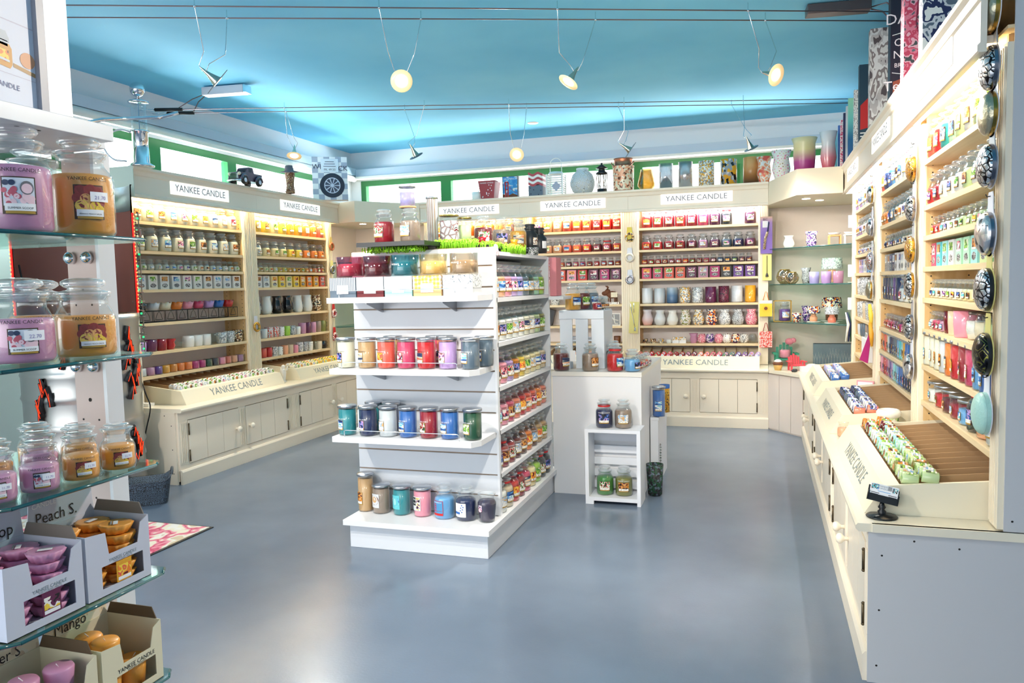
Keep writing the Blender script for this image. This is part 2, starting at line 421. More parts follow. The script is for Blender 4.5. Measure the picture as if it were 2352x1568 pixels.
# ------------------------------------------------------------------ room shell
floor_m = mat('floor_epoxy',(124,138,156),.22,spec=.5)
def _floor():
    nt=floor_m.node_tree; b=nt.nodes['Principled BSDF']; tc=nt.nodes.new('ShaderNodeTexCoord')
    n=nt.nodes.new('ShaderNodeTexNoise'); n.inputs['Scale'].default_value=1.1; n.inputs['Detail'].default_value=5
    cr=nt.nodes.new('ShaderNodeValToRGB'); cr.color_ramp.elements[0].position=.35; cr.color_ramp.elements[1].position=.7
    cr.color_ramp.elements[0].color=(*lin((98,112,130)),1); cr.color_ramp.elements[1].color=(*lin((114,129,148)),1)
    nt.links.new(tc.outputs['Object'],n.inputs['Vector']); nt.links.new(n.outputs['Fac'],cr.inputs['Fac']); nt.links.new(cr.outputs['Color'],b.inputs['Base Color'])
    n2=nt.nodes.new('ShaderNodeTexNoise'); n2.inputs['Scale'].default_value=90; n2.inputs['Detail'].default_value=3
    bp=nt.nodes.new('ShaderNodeBump'); bp.inputs['Strength'].default_value=.12; bp.inputs['Distance'].default_value=.003
    nt.links.new(tc.outputs['Object'],n2.inputs['Vector']); nt.links.new(n2.outputs['Fac'],bp.inputs['Height']); nt.links.new(bp.outputs['Normal'],b.inputs['Normal'])
_floor()
ceil_m = mat('ceiling_blue',(122,212,250),.75,bump=(120,.25))
def _ceil():
    nt=ceil_m.node_tree; b=nt.nodes['Principled BSDF']; tc=nt.nodes.new('ShaderNodeTexCoord')
    n=nt.nodes.new('ShaderNodeTexNoise'); n.inputs['Scale'].default_value=.9; n.inputs['Detail'].default_value=3
    cr=nt.nodes.new('ShaderNodeValToRGB'); cr.color_ramp.elements[0].position=.35; cr.color_ramp.elements[1].position=.7
    cr.color_ramp.elements[0].color=(*lin((114,206,246)),1); cr.color_ramp.elements[1].color=(*lin((138,222,254)),1)
    nt.links.new(tc.outputs['Object'],n.inputs['Vector']); nt.links.new(n.outputs['Fac'],cr.inputs['Fac']); nt.links.new(cr.outputs['Color'],b.inputs['Base Color'])
_ceil()
XL,XR,YB,ZC=-4.507,1.02,8.05,2.90
struct('floor',MB().box(-7,4,-4,YB+.1,-.1,0),floor_m)
struct('ceiling',MB().box(-5.4,4,-2.2,YB+.1,ZC,ZC+.1),ceil_m)
b=MB(); b.box(XL-.1,XR,YB,YB+.12,0,2.26); b.box(XL-.1,XR,YB,YB+.12,2.575,ZC); b.box(XL-.1,-4.39,YB,YB+.12,2.26,2.575); b.box(.70,XR,YB,YB+.12,2.26,2.575)
struct('wall_back',b,wallwhite)
b=MB(); b.box(XL-.12,XL,4.36,YB,0,2.26); b.box(XL-.12,XL,-.5,YB,2.555,ZC); b.box(XL-.12,XL,7.45,YB,2.26,2.555)
struct('wall_left',b,wallwhite)
b=MB(); b.box(-5.3,-5.2,-.5,4.36,0,2.62); b.box(-5.3,XL,4.36,4.46,0,2.26)
struct('wall_alcove',b,mat('alcove_white',(224,236,230),.7))
struct('trim_1',MB().box(XL-.82,XL-.12,-.5,4.36,2.62,2.70),wallwhite)
b=MB(); b.box(XR,XR+.1,2.76,YB,0,ZC)
struct('wall_right',b,mat('wall_right_blue',(120,170,196),.7))
b=MB(); b.box(-.6,3.4,-2.4,-2.3,0,ZC); b.box(-5.4,-.6,-2.4,-2.3,2.5,ZC)
struct('wall_front_blocker',b,wallwhite)  # added unseen wall, its opening shaped to cut light on the end panel
struct('wall_side_blocker',MB().box(3.3,3.4,-2.3,2.76,0,ZC),wallwhite)  # unseen wall added to block light from the open right side
b=MB(); b.box(XR+.1,3.4,2.76,2.86,0,ZC); struct('wall_return',b,wallwhite)
# boxed lintels under the ceiling with a pale lower lip
casing=mat('casing_blue_grey',(196,208,222),.55)
b=MB(); b.box(XL,XR,YB-.13,YB,2.605,2.69)
t=struct('trim_2',b,casing); part('lip',MB().box(XL,XR,YB-.16,YB-.0,2.58,2.605),mat('lip_cream',(240,234,224),.5),t)
b=MB(); b.box(XL,XL+.13,-.5,YB-.13,2.62,2.70)
t=struct('trim_3',b,casing)
bb=MB(); bb.tube([(XL+.11,-.5,2.585),(XL+.11,YB-.14,2.585)],.035,12); part('roller',bb,paint('white',.3),t,'white blind roller')
# windows: green frames with clear panes
def window(n,axis,lo,hi,z0,z1,mid=None,off=0):
    fr=MB(); w=.06
    def bx(a0,a1,c0,c1,d0=0,d1=.07):
        if axis=='x': fr.box(a0,a1,YB+.01+d0,YB+.01+d1,c0,c1)
        else: fr.box(XL-.01-d1,XL-.01-d0,a0,a1,c0,c1)
    bx(lo,hi,z1-w,z1); bx(lo,hi,z0,z0+w); bx(lo,lo+w,z0+w,z1-w); bx(hi-w,hi,z0+w,z1-w)
    o=struct('window_%d'%n,fr,greenframe)
    p=MB()
    if axis=='x': p.box(lo+w,hi-w,YB+.04,YB+.046,z0+w,z1-w)
    else: p.box(XL-.046,XL-.04,lo+w,hi-w,z0+w,z1-w)
    part('glass_pane',p,paneglass,o); return o
xs=[-4.39,-3.34,-2.20,-1.225,-.185,.70]
for i in range(5): window(i+1,'x',xs[i],xs[i+1],2.20,2.575)
ys=[3.2,4.18,5.0,5.93,7.45]
for i in range(4): window(i+6,'y',ys[i],ys[i+1],2.20,2.555)
b=MB()
for k in range(6): b.box(-4.3,-1.3,YB+.35,YB+.39,2.22+k*.085,2.226+k*.085)
tag(part('exterior_blind',b,paint('grey')),'grey horizontal slat lines seen outside the back windows','blind')

# ------------------------------------------------------------------ display units, local frame: x along, +y into the wall, z up
def fluted(b,x0,x1,z0,z1,y=0,d=.018,n=4,mat=0,mg=1):
    b.box(x0,x1,y,y+.02,z0,z1,mat)
    w=(x1-x0)/(2*n+1)
    for k in range(n):
        a=x0+w*(2*k+1); b.box(a,a+w*.8,y-.005,y,z0+.01,z1-.01,mat)
def knob_mesh():
    def mk():
        b=MB(); b.lathe([(0,0),(.009,0),(.008,.012),(.012,.018),(.020,.026),(.022,.034),(.018,.043),(.008,.048),(0,.049)],16,0,RX(pi/2)); return b.mesh('knob',[cream])
    return cm('knob',mk)
def hinge_mesh():
    def mk():
        b=MB(); b.tube([(0,0,-.035),(0,0,.035)],.005,8); b.ball((0,0,.037),.006,seg=8); b.ball((0,0,-.037),.006,seg=8); return b.mesh('hinge',[mat('old_brass',(96,84,66),.4,.8)])
    return cm('hinge',mk)
YB0=-.365  # base front face, local
def base_cabinet(W,ox,oy,rz,label,ndoor=2,end=None,counter_x=(0,0)):
    t=thing('base_cabinet',label,'cabinet',(ox,oy,0),rz,'cream base cabinets')
    dep=.25
    b=MB(); b.box(0,W,YB0+.012,dep,.02,.515,0)
    b.box(.0,W,YB0,YB0+.012,.447,.515); b.box(0,W,YB0,YB0+.012,.095,.133)
    b.box(0,.095,YB0,YB0+.012,.133,.447); b.box(W-.095,W,YB0,YB0+.012,.133,.447); b.box(W/2-.042,W/2+.042,YB0,YB0+.012,.133,.447)
    for x0,x1 in ((.012,.083),(W-.083,W-.012),(W/2-.032,W/2+.032)): fluted(b,x0,x1,.14,.44,YB0-.001,n=4)
    part('body',b,[cream,cream_dark],t,bevel=.0012)
    b=MB(); P=[(YB0-.02,0),(YB0-.02,.088),(YB0-.012,.100),(YB0+.0,.102),(YB0+.0,0)]
    b.prism(P,-.002 if end=='lo' else .0,W,'x'); part('plinth',b,cream,t,bevel=.001)
    b=MB(); P=[(YB0-.045,.522),(YB0-.045,.532),(YB0-.038,.540),(dep,.540),(dep,.512),(YB0-.036,.512)]
    b.prism(P,-(.012 if end=='lo' else 0)+counter_x[0],W+(.012 if end=='hi' else 0)+counter_x[1],'x'); part('worktop',b,mat('worktop_cream',(236,226,204),.35,coat=.2),t)
    dw=(W-.19-.084)/2
    for k in range(2):
        x0=.098 if k==0 else W/2+.045; x1=x0+dw-.006
        d=MB(); g=.0035
        d.box(x0,x1,YB0+.003,YB0+.010,.137,.443,1)
        n=3; pw=(x1-x0)/n
        for j in range(n): d.box(x0+j*pw+(g if j else 0)*.5,x0+(j+1)*pw-(g if j<n-1 else 0)*.5,YB0-.004,YB0+.008,.137,.443,0)
        dr=part('door',d,[cream,cream_dark],t)
        kx=x1-.035 if k==0 else x0+.035
        link('knob',knob_mesh(),dr,(kx,YB0-.004,.285))
        for hz in (.38,.19): link('hinge',hinge_mesh(),dr,(x0-.001 if k==0 else x1+.001,YB0-.008,hz))
    return t
FZ0,FZ1=2.035,2.235
def upper_unit(W,ox,oy,rz,label,zt,warm=True,sign=True,lo_end=False,hi_end=False,fdep=-.082,zb=.545,sideno=0):
    t=thing('display_shelf_unit',label,'shelf unit',(ox,oy,0),rz,'cream wall shelf units')
    b=MB(); b.box(.0,W,.235,.25,zb,FZ1-.01,0); part('back_panel',b,panelwhite,t)
    for x0,x1 in ((.0,.088),(W-.088,W)):
        b=MB(); fluted(b,x0,x1,zb,FZ0+.01,0,n=4); part('pilaster',b,[pilas,pilas],t)
    for x0,x1 in ((.068,.088),(W-.088,W-.068)):
        b=MB(); b.box(x0,x1,.02,.235,zb,FZ0+.05)
        xi = x1 if x0<W/2 else x0
        for yy in (.045,.20):
            for k in range(40):
                z=zb+.12+k*.034
                b.box(xi-.0006,xi+.0006,yy-.003,yy+.003,z-.003,z+.003,1)
        part('side_panel',b,[pine,dark],t)
    for z in zt:
        b=MB(); b.box(.089,W-.089,.010,.234,z-.022,z); part('shelf',b,pine_h,t)
    b=MB(); b.box(0.0,W,.0,.25,FZ0+.05,FZ0+.06); part('top_board',b,pine_h,t)
    # fascia with stepped cornice
    f=fdep; P=[(f,FZ0-.012),(f-.006,FZ0-.008),(f-.006,FZ0+.010),(f+.002,FZ0+.018),(f+.002,FZ1-.062),(f-.006,FZ1-.055),(f-.010,FZ1-.030),(f-.024,FZ1-.018),(f-.024,FZ1),(.25,FZ1),(.25,FZ1-.012),(f+.02,FZ1-.03),(f+.02,FZ0-.012)]
    b=MB(); b.prism(P,.0005,W-.0005,'x'); fa=part('fascia',b,cream,t)
    if lo_end: part('end_cap',MB().box(-.004,.0,f-.02,.25,FZ0-.012,FZ1),mat('end_cap_green_white',(206,220,208),.5),fa)
    if sign:
        sw=.66; c=W/2+sideno; b=MB(); b.box(c-sw/2,c+sw/2,f-.004,f+.002,FZ0+.045,FZ0+.140)
        sg=part('sign',b,signmat,t,'white backlit sign panel')
        b=MB(); text_on(b,BRAND,width_fit(BRAND,sw*.86),T((c,f-.0052,FZ0+.072))); part('lettering',b,sign_letter,sg)
    b=MB(); b.tube([(.10,-.030,FZ0+.012),(W-.10,-.030,FZ0+.012)],.013,10); tb=part('light_tube',b,tube_warm if warm else tube_cool,t)
    part('lamp_housing',MB().box(.06,W-.06,-.050,-.010,FZ0+.026,FZ0+.050),tube_housing,t)
    return t
def tray(u0,u1,ox,oy,rz,label,ytop,ybot,ndiv=12,front_ledge=.05):
    t=thing('sampler_tray',label,'display tray',(ox,oy,.5405),rz,'slanted sampler trays')
    z1,z2=.098,.148; yb=.19
    side=[(ybot,0),(ytop,z1),(yb,z2),(yb,0)]
    b=MB(); b.prism(side,u0,u0+.015,'x'); b.prism(side,u1-.015,u1,'x')
    sl=(z2-z1)/(yb-ytop)
    b.prism([(ybot,0),(ytop,z1),(ytop+front_ledge,z1+sl*front_ledge),(ytop+front_ledge,z1-.02),(ytop+.012,z1-.02),(ybot+.014,0)],u0+.015,u1-.015,'x')
    b.box(u0+.015,u1-.015,yb-.012,yb,0,z2); b.box(u0+.015,u1-.015,ybot+.02,yb-.012,0.006,.012)
    part('tray_box',b,mat('tray_cream',(234,225,200),.45),t)
    n=Vector((0,-(z1),-(ybot-ytop))).normalized()
    b=MB(); w=.78*(u1-u0) if u1-u0<.9 else .72*(u1-u0); ang=math.atan2(ytop-ybot,z1)
    mx=T(((u0+u1)/2,ybot+(ytop-ybot)*.30-.0012,z1*.30))@RX(-ang)
    text_on(b,BRAND,width_fit(BRAND,w*.72),mx); part('lettering',b,letter_grey,t,'grey printed lettering')
    y0=ytop+front_ledge
    for k in range(1,ndiv):
        x=u0+.015+(u1-u0-.03)*k/ndiv
        b=MB(); b.prism([(y0,.012),(y0,z1-.012),(y0+.03,z1+sl*(y0-ytop)+.004),(yb-.013,z2+.004),(yb-.013,.012)],x-.002,x+.002,'x'); part('divider',b,card,t)
    return t
def votive_mesh(c,pic,end=True):
    def mk():
        b=MB(); mx=RX(pi/2)
        b.lathe([(0,-.026),(.018,-.026),(.0205,-.022),(.0215,.024),(.019,.026),(0,.026)],12,0,mx)
        b.lathe([(0,.0266),(.0145,.0266)],12,1,mx)
        b.patch(.0222,-.017,.016,pi*.15,pi*.85,5,1,mx); b.patch(.0226,-.006,.000,pi*.2,pi*.8,5,2,mx)
        return b.mesh('votive_sampler',[mat('wrapped_wax_'+c.replace(' ','_'),PAL[c],.2,coat=.6),PICS[pic],paper_white])
    return cm(('votive',c,pic),mk)
def grad(seq,i,n): return seq[min(int(i*len(seq)/n),len(seq)-1)]
# ---- a row of wares on a shelf, in a unit's frame
def place(ox,oy,rz,x,y): return (ox+x*cos(rz)-y*sin(rz), oy+x*sin(rz)+y*cos(rz))
COUNT=[0]
SHELFW=['top','second','third','fourth','fifth','sixth','seventh','bottom']
def row(unit,shelf,z,kind,n,u0,u1,cols,pics,uname,y=.062,group=None,tags=(),lid=True,seg=16,skip=()):
    ox,oy,rz=unit
    for i in range(n):
        if i in skip: continue
        u=u0+(u1-u0)*(i/(n-1) if n>1 else .5)
        X,Y=place(ox,oy,rz,u,y+random.uniform(-.003,.003)); c=cols[i] if len(cols)==n else grad(cols,i,n)
        pc=pics[i%len(pics)] if isinstance(pics,(list,tuple)) else pics
        where=f'{ORD[i]} from left, {SHELFW[shelf]} shelf, {uname}'
        jit=random.uniform(-.06,.06)
        if kind=='carton':
            o=link('wax_melt_carton',carton_mesh(c,pc),None,(X,Y,z),rz); tag(o,f'{c} wax melt carton, {where}','box',group or f'wax melt cartons on the {SHELFW[shelf]} shelf of the {uname}')
        else:
            size={'large':'large ','medium':'medium ','small':'small ','tumbler':'','tall':'tall '}.get(kind,'')
            vessel(kind,(X,Y,z),rz+jit,c,pc,f'{size}{c} candle {"jar" if kind in JK else "tumbler"}, {where}',group or f'{kind} candles on the {SHELFW[shelf]} shelf of the {uname}',lid,tagged=(i in tags),seg=seg)
        COUNT[0]+=1
def cups(unit,shelf,z,items,u0,u1,uname,y=.07,cat='candle holder',noun='votive holder',name='votive_holder',group=None):
    ox,oy,rz=unit; n=len(items)
    for i,it in enumerate(items):
        if it is None: continue
        style,r,h,shape=it[:4]; u=u0+(u1-u0)*(i/(n-1) if n>1 else .5); X,Y=place(ox,oy,rz,u,y)
        cup(name,style,r,h,shape,(X,Y,z),f'{style} {noun}, {ORD[i]} from left, {SHELFW[shelf]} shelf, {uname}',group or f'{noun}s on the {SHELFW[shelf]} shelf of the {uname}',cat,rz,it[4] if len(it)>4 else None)
H90=pi/2
UL1=(-4.255,4.38,H90); UL2=(-4.255,5.78,H90)
UB1=(-3.435,7.645,0); UB2=(-2.335,7.645,0); UB3=(-1.235,7.645,0)
UR1=(.705,4.13,-H90); UR2=(.705,5.53,-H90); UR3=(.705,6.92,-H90)
ZS=[1.872,1.660,1.518,1.378,1.132,.918,.742]
ZR=[1.876,1.668,1.530,1.388,1.245,1.10,.935,.765]
ZR2=[1.872,1.665,1.520,1.378,1.205,1.03,.885,.74]
NL1,NL2,NB1,NB2,NB3='nearer left-wall unit','farther left-wall unit','leftmost back-wall unit','middle back-wall unit','right back-wall unit'
NR1,NR2,NR3='nearest right-wall unit','middle right-wall unit','farthest right-wall unit'
for (ox,oy,rz),W,nme,zt,warm,kw in ((UL1,1.40,NL1,ZS,True,dict(lo_end=True)),(UL2,1.36,NL2,ZS,True,{}),(UB1,1.10,NB1,ZS,True,{}),(UB2,1.10,NB2,ZS,True,{}),(UB3,1.29,NB3,ZS,False,{}),
        (UR1,1.39,NR1,ZR,True,{}),(UR2,1.40,NR2,ZR2,False,{}),(UR3,1.39,NR3,ZR2,False,{})):
    upper_unit(W,ox,oy,rz,f'cream wooden shelf unit with fluted pilasters and backlit sign, {nme}',zt,warm,fdep=(-.075 if ox>0 else -.085),**kw)
    base_cabinet(W,ox,oy,rz,f'cream tongue-and-groove base cabinet with two doors under the {nme}',end=('lo' if nme==NL1 else ('hi' if nme==NR1 else None)))
# end panels
endp=mat('end_panel_white',(198,198,200),.45)
b=MB(); b.box(.334,XR,2.731,2.739,0,.512)
for x,z in ((.375,.435),(.368,.25),(.362,.06),(.47,.49),(.60,.475)): b.add([(x+.0035*cos(a),2.7305,z+.0035*sin(a)) for a in [k*pi/5 for k in range(10)]],[tuple(range(10))],1)
o=part('cabinet_end_panel',b,[endp,dark]); tag(o,'large grey-white side panel closing the near end of the right cabinets','panel')
b=MB(); b.box(.722,XR,2.733,2.7395,.541,2.9)
b.add([(.745+.0035*cos(a),2.7325,.575+.0035*sin(a)) for a in [k*pi/5 for k in range(10)]],[tuple(range(10))],1)
o=part('upper_end_panel',b,[endp,dark]); tag(o,'tall white side panel at the near end of the right wall unit','panel')
o=single('worktop_end',MB().box(.345,XR,2.722,2.7395,.513,.54),mat('worktop_cream'),'cream worktop edge over the near end panel of the right cabinets','worktop')
b=MB(); b.box(-4.47,-3.905,4.365,4.379,0,.512)
for x,z in ((-3.99,.49),(-3.935,.42),(-3.935,.25),(-3.935,.08)): b.add([(x+.004*cos(a),4.3645,z+.004*sin(a)) for a in [k*pi/5 for k in range(10)]],[tuple(range(10))],1)
o=part('cabinet_end_panel',b,[cream,dark]); tag(o,'greenish cream side panel at the near end of the left cabinets','panel')
# trays
TR=[(UL1,.16,1.375,NL1,-.262,-.307,14),(UL2,.22,1.30,NL2,-.262,-.307,12),(UB2,.06,1.04,NB2,-.285,-.335,9),(UB3,.07,1.215,NB3,-.285,-.335,11),
    (UR1,.13,1.28,NR1,-.31,-.37,13),(UR2,.18,1.24,NR2,-.31,-.37,12),(UR3,.17,1.25,NR3,-.31,-.37,10)]
for (ox,oy,rz),u0,u1,nme,yt,yb_,nd in TR: tray(u0,u1,ox,oy,rz,f'cream slanted sampler tray with brown dividers, {nme}',yt,yb_,nd)
# corner cabinets -------------------------------------------------
for side in ('right','left'):
    if side=='right':
        base=[(.058,7.275),(.335,6.925),(.95,6.925),(.95,8.0),(.058,8.0)]; top=[(.058,7.235),(.30,6.925),(.96,6.925),(.96,8.0),(.058,8.0)]
        can=[(.056,7.545),(.28,6.97),(.28,6.90),(.62,6.925),(.96,6.925),(.96,8.0),(.056,8.0)]; can=[(.056,7.56),(.27,6.80),(.62,6.80),(.62,6.925),(.96,6.925),(.96,8.0),(.056,8.0)]
        gl=[(.062,7.63),(.70,6.945),(.93,6.945),(.93,7.93),(.062,7.93)]; dl=[(.36,7.15),(.48,7.35)]
        backs=[(.056,.94,7.94,7.95),(.94,.95,6.93,7.95)]; pil=(.058,.10,7.60,7.64)
    else:
        base=[(-3.90,7.145),(-3.62,7.275),(-3.44,7.275),(-3.44,8.0),(-4.44,8.0),(-4.44,7.145)]; top=[(-3.85,7.145),(-3.60,7.235),(-3.44,7.235),(-3.44,8.0),(-4.44,8.0),(-4.44,7.145)]
        can=[(-4.17,7.145),(-3.96,7.16),(-3.60,7.50),(-3.44,7.56),(-3.44,8.0),(-4.44,8.0),(-4.44,7.145)]
        can=[(-4.165,7.145),(-3.93,7.06),(-3.60,7.50),(-3.44,7.56),(-3.44,8.0),(-4.44,8.0),(-4.44,7.145)]
        gl=[(-4.25,7.16),(-3.45,7.65),(-3.45,7.93),(-4.40,7.93),(-4.40,7.16)]; dl=[(-4.0,7.35),(-3.78,7.55)]
        backs=[(-4.43,-3.44,7.94,7.95),(-4.43,-4.42,7.15,7.95)]
    t=thing('corner_cabinet',f'cream corner cabinet with glass shelves and downlights in the {side} back corner','cabinet',(0,0,0),0,'corner cabinets')
    b=MB(); b.prism(base,0,.512)
    (ax,ay),(bx_,by)=base[0],base[1]; dv=Vector((bx_-ax,by-ay,0)); L_=dv.length; d=dv/L_; nrm=Vector((d.y,-d.x,0))
    part('body',b,mat('corner_pink_cream',(232,218,208),.45),t)
    b=MB(); mx=T((ax,ay,0))@RZ(math.atan2(d.y,d.x))
    for k in range(3): b.box(L_*k/3+.003,L_*(k+1)/3-.003,-.008,-.001,.012,.50,0,mx)
    part('plank_front',b,mat('corner_pink_cream'),t)
    part('worktop',MB().prism(top,.512,.54),mat('worktop_cream'),t)
    b=MB(); b.prism(can,FZ0-.01,FZ1); part('canopy',b,mat('canopy_cream',(240,226,200),.45),t)
    b=MB()
    for x0,x1,y0,y1 in backs: b.box(x0,x1,y0,y1,.541,FZ0-.011)
    part('back_panel',b,mat('corner_back_peach',(240,226,216),.6),t)
    for zz in (1.625,1.297,.952):
        b=MB(); b.prism(gl,zz-.007,zz,'z'); g=part('glass_shelf',b,shelfglass,t)
        (ax,ay),(bx_,by)=gl[0],gl[1]; b=MB(); b.tube([(ax,ay-.001,zz-.0035),(bx_,by-.001,zz-.0035)],.0042,4); part('polished_edge',b,glassedge,g)
    for x,y in dl:
        b=MB(); b.lathe([(0,FZ0-.012),(.032,FZ0-.012),(.032,FZ0-.0105)],16,0,T((x,y,0))); part('downlight',b,mat('downlight',(255,244,224),.5,emit=(255,236,205),es=40),t)
        dl_=bpy.data.lights.new('downlight','SPOT'); dl_.energy=14; dl_.color=(1,.9,.76); dl_.spot_size=R(120); dl_.spot_blend=.8; dl_.shadow_soft_size=.03; do=bpy.data.objects.new('downlight_lamp',dl_); COL.objects.link(do); do.parent=t; do.location=(x,y,FZ0-.02)
# ------------------------------------------------------------------ wares on the wall units
P=PICK
def rep(l,n): return [l[i%len(l)] for i in range(n)]
pw=['leaf','cotton','sea','floral','leaf','spice','sea','cotton','spice','cotton']
row(UL1,0,ZS[0],'large',10,.15,1.22,['ivory'],['spice','leaf','spice','sea','floral','leaf','citrus','sea','cotton','berries'],NL1)
row(UL1,1,ZS[1],'large',9,.17,1.23,['ivory'],['leaf','cotton','sea','floral','leaf','spice','sea','cotton','spice'],NL1)
row(UL1,2,ZS[2],'small',16,.13,1.27,['ivory'],['night','leaf','cotton','cotton','sea','sea','floral','night','leaf','spice','spice','sea','sea','cotton','spice','leaf'],NL1)
row(UL1,3,ZS[3],'carton',10,.16,1.24,['white'],['cotton','leaf','spice','sea','floral','leaf','spice','sea','cotton','spice'],NL1)
row(UL2,0,ZS[0],'large',9,.16,1.20,['yellow','yellow','vanilla','yellow','gold','gold','orange','orange','coral'],['cotton','spice','leaf','leaf','citrus','sunset','cotton','citrus','citrus'],NL2)
row(UL2,1,ZS[1],'medium',9,.16,1.20,['ivory','vanilla','vanilla','vanilla','yellow','yellow','orange','orange','orange'],['cotton','spice','leaf','leaf','citrus','sunset','cotton','citrus','citrus'],NL2)
row(UL2,2,ZS[2],'small',16,.13,1.23,['vanilla','vanilla','yellow','gold','gold','orange','coral'],['cotton','spice','leaf','citrus'],NL2)
row(UL2,3,ZS[3],'carton',10,.15,1.21,['white','white','vanilla','yellow','vanilla','yellow','gold','orange','gold','coral'],['spice','cotton','citrus','citrus','leaf','citrus','sunset','cotton','xmas','floral'],NL2)
# black wire rack of tart warmers
ox,oy,rz=UL1
t=thing('tart_warmer_rack','long black wire rack carrying coloured tart warmers, fifth shelf, '+NL1,'rack',(ox-.085,oy+.13,ZS[4]),rz)
b=MB(); Lr=1.10
for yy in (-.05,.05): b.tube([(0,yy,.003),(Lr,yy,.003)],.003,5); b.tube([(0,yy,.085),(Lr,yy,.085)],.003,5)
for k in range(10):
    x=Lr*k/9
    b.tube([(x,-.05,.003),(x,-.05,.085)],.0022,5); b.tube([(x,.05,.003),(x,.05,.085)],.0022,5)
part('frame',b,blackmetal,t)
for k in range(9):
    x=Lr*(k+.5)/9; b=MB(); b.tube([(x-.035,-.052,.02),(x-.02,-.054,.06),(x,-.056,.083),(x+.02,-.054,.06),(x+.035,-.052,.02)],.0018,5)
    b.tube([(x+.028*cos(a),-.052+.02*sin(a),.02) for a in [i*pi/5 for i in range(10)]],.0018,4,closed=True); part('hoop',b,blackmetal,t)
def scallop(c):
    def mk():
        b=MB(); n=48; v=[]
        for j,(r,z) in enumerate(((.0,0),(.036,0),(.042,.02),(.052,.05),(.048,.047),(.038,.02),(.0,.006))):
            for i in range(n):
                a=2*pi*i/n; zz=z+(abs(sin(a*4))*.009 if j in(3,4) else 0); v.append((r*cos(a),r*sin(a),zz))
        f=[(j*n+i,j*n+(i+1)%n,(j+1)*n+(i+1)%n,(j+1)*n+i) for j in range(6) for i in range(n)]
        b.add(v,f,0,True); return b.mesh('tart_dish',[glazed(c)])
    return cm(('scallop',c),mk)
for k,c in enumerate(['black','sky blue','cream','orange','pink','rose','lilac','blue','red']):
    X,Y=place(ox,oy,rz,.13+Lr*(k+.5)/9,.085)
    tag(link('tart_warmer_dish',scallop({'sky blue':'pale grey'}.get(c,c) if k==1 else c),None,(X,Y,ZS[4]+.089),rz),f'{ {1:"pale grey"}.get(k,c)} scalloped tart warmer dish, {ORD[k]} from left on the black wire rack','tart warmer','tart warmer dishes on the black wire rack')
cups(UL1,5,ZS[5],[('lilac',.045,.08,'cup'),('plum',.05,.088,'cup'),('crimson',.05,.085,'cup'),('red',.048,.08,'flare'),('clear',.03,.05,'cup'),('white',.048,.09,'cup'),('white',.046,.09,'cup'),('white',.046,.09,'cup'),('clear',.046,.09,'cup'),('silver mosaic',.044,.09,'cup'),('black lattice',.045,.095,'cup'),('brown mosaic',.048,.10,'cup')],.15,1.25,NL1)
row(UL1,6,ZS[6],'tub',15,.14,1.26,['pale grey','mauve','purple','gold','amber','orange','orange','magenta','magenta','dark green','charcoal','pink','salmon','peach','mauve'],[None],NL1,lid=False)
# oil-burner vases with an oval opening
def burner_mesh(style):
    def mk():
        b=MB(); r,h=.056,.165
        b.lathe([(0,0),(r*.62,0),(r*.80,h*.06),(r,h*.30),(r*.97,h*.45),(r*.74,h*.75),(r*.70,h*.86),(r*.84,h),(r*.5,h*.985),(0,h*.97)],24,0)
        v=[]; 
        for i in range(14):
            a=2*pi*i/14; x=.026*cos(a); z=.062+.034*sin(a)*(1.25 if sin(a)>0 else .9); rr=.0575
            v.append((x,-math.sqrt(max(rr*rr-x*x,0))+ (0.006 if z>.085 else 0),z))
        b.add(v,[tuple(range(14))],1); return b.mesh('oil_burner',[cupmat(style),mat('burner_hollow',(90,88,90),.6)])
    return cm(('burner',style),mk)
for k,c in enumerate(['white','white','black','black','white','white','brown mosaic']):
    X,Y=place(*UL2,.14+k*.168,.085)
    tag(link('oil_burner',burner_mesh(c),None,(X,Y,ZS[4]),UL2[2]+.5),f'{c} ceramic oil burner vase, {ORD[k]} from left, fifth shelf, {NL2}','oil burner','oil burners on the fifth shelf of the '+NL2)
cups(UL2,5,ZS[5],[('navy',.038,.07,'cup'),('white',.04,.085,'cup'),('patterned',.038,.095,'cup'),('patterned',.038,.095,'cup'),('dotted',.036,.09,'cup'),('lime',.038,.09,'cup'),('silver crackle',.038,.088,'cup'),('white',.034,.075,'cup'),('mauve',.038,.105,'cup'),('plum',.038,.105,'cup'),('mauve',.038,.105,'cup'),('taupe',.04,.11,'cup'),('olive',.04,.11,'cup')],.13,1.22,NL2)
cups(UL2,6,ZS[6],[('magenta',.038,.09,'cup'),('coral',.036,.085,'cup'),('red',.036,.085,'cup'),('black lattice',.036,.085,'cup'),('dotted',.034,.08,'cup'),('peach',.036,.085,'cup'),('beige',.036,.085,'cup'),('pink',.034,.075,'cup'),('silver mosaic',.036,.095,'cup'),('silver crackle',.036,.095,'cup'),('dotted',.038,.09,'cup'),('clear',.036,.085,'cup'),('cream',.038,.08,'cup'),('black',.038,.075,'cup')],.12,1.22,NL2)
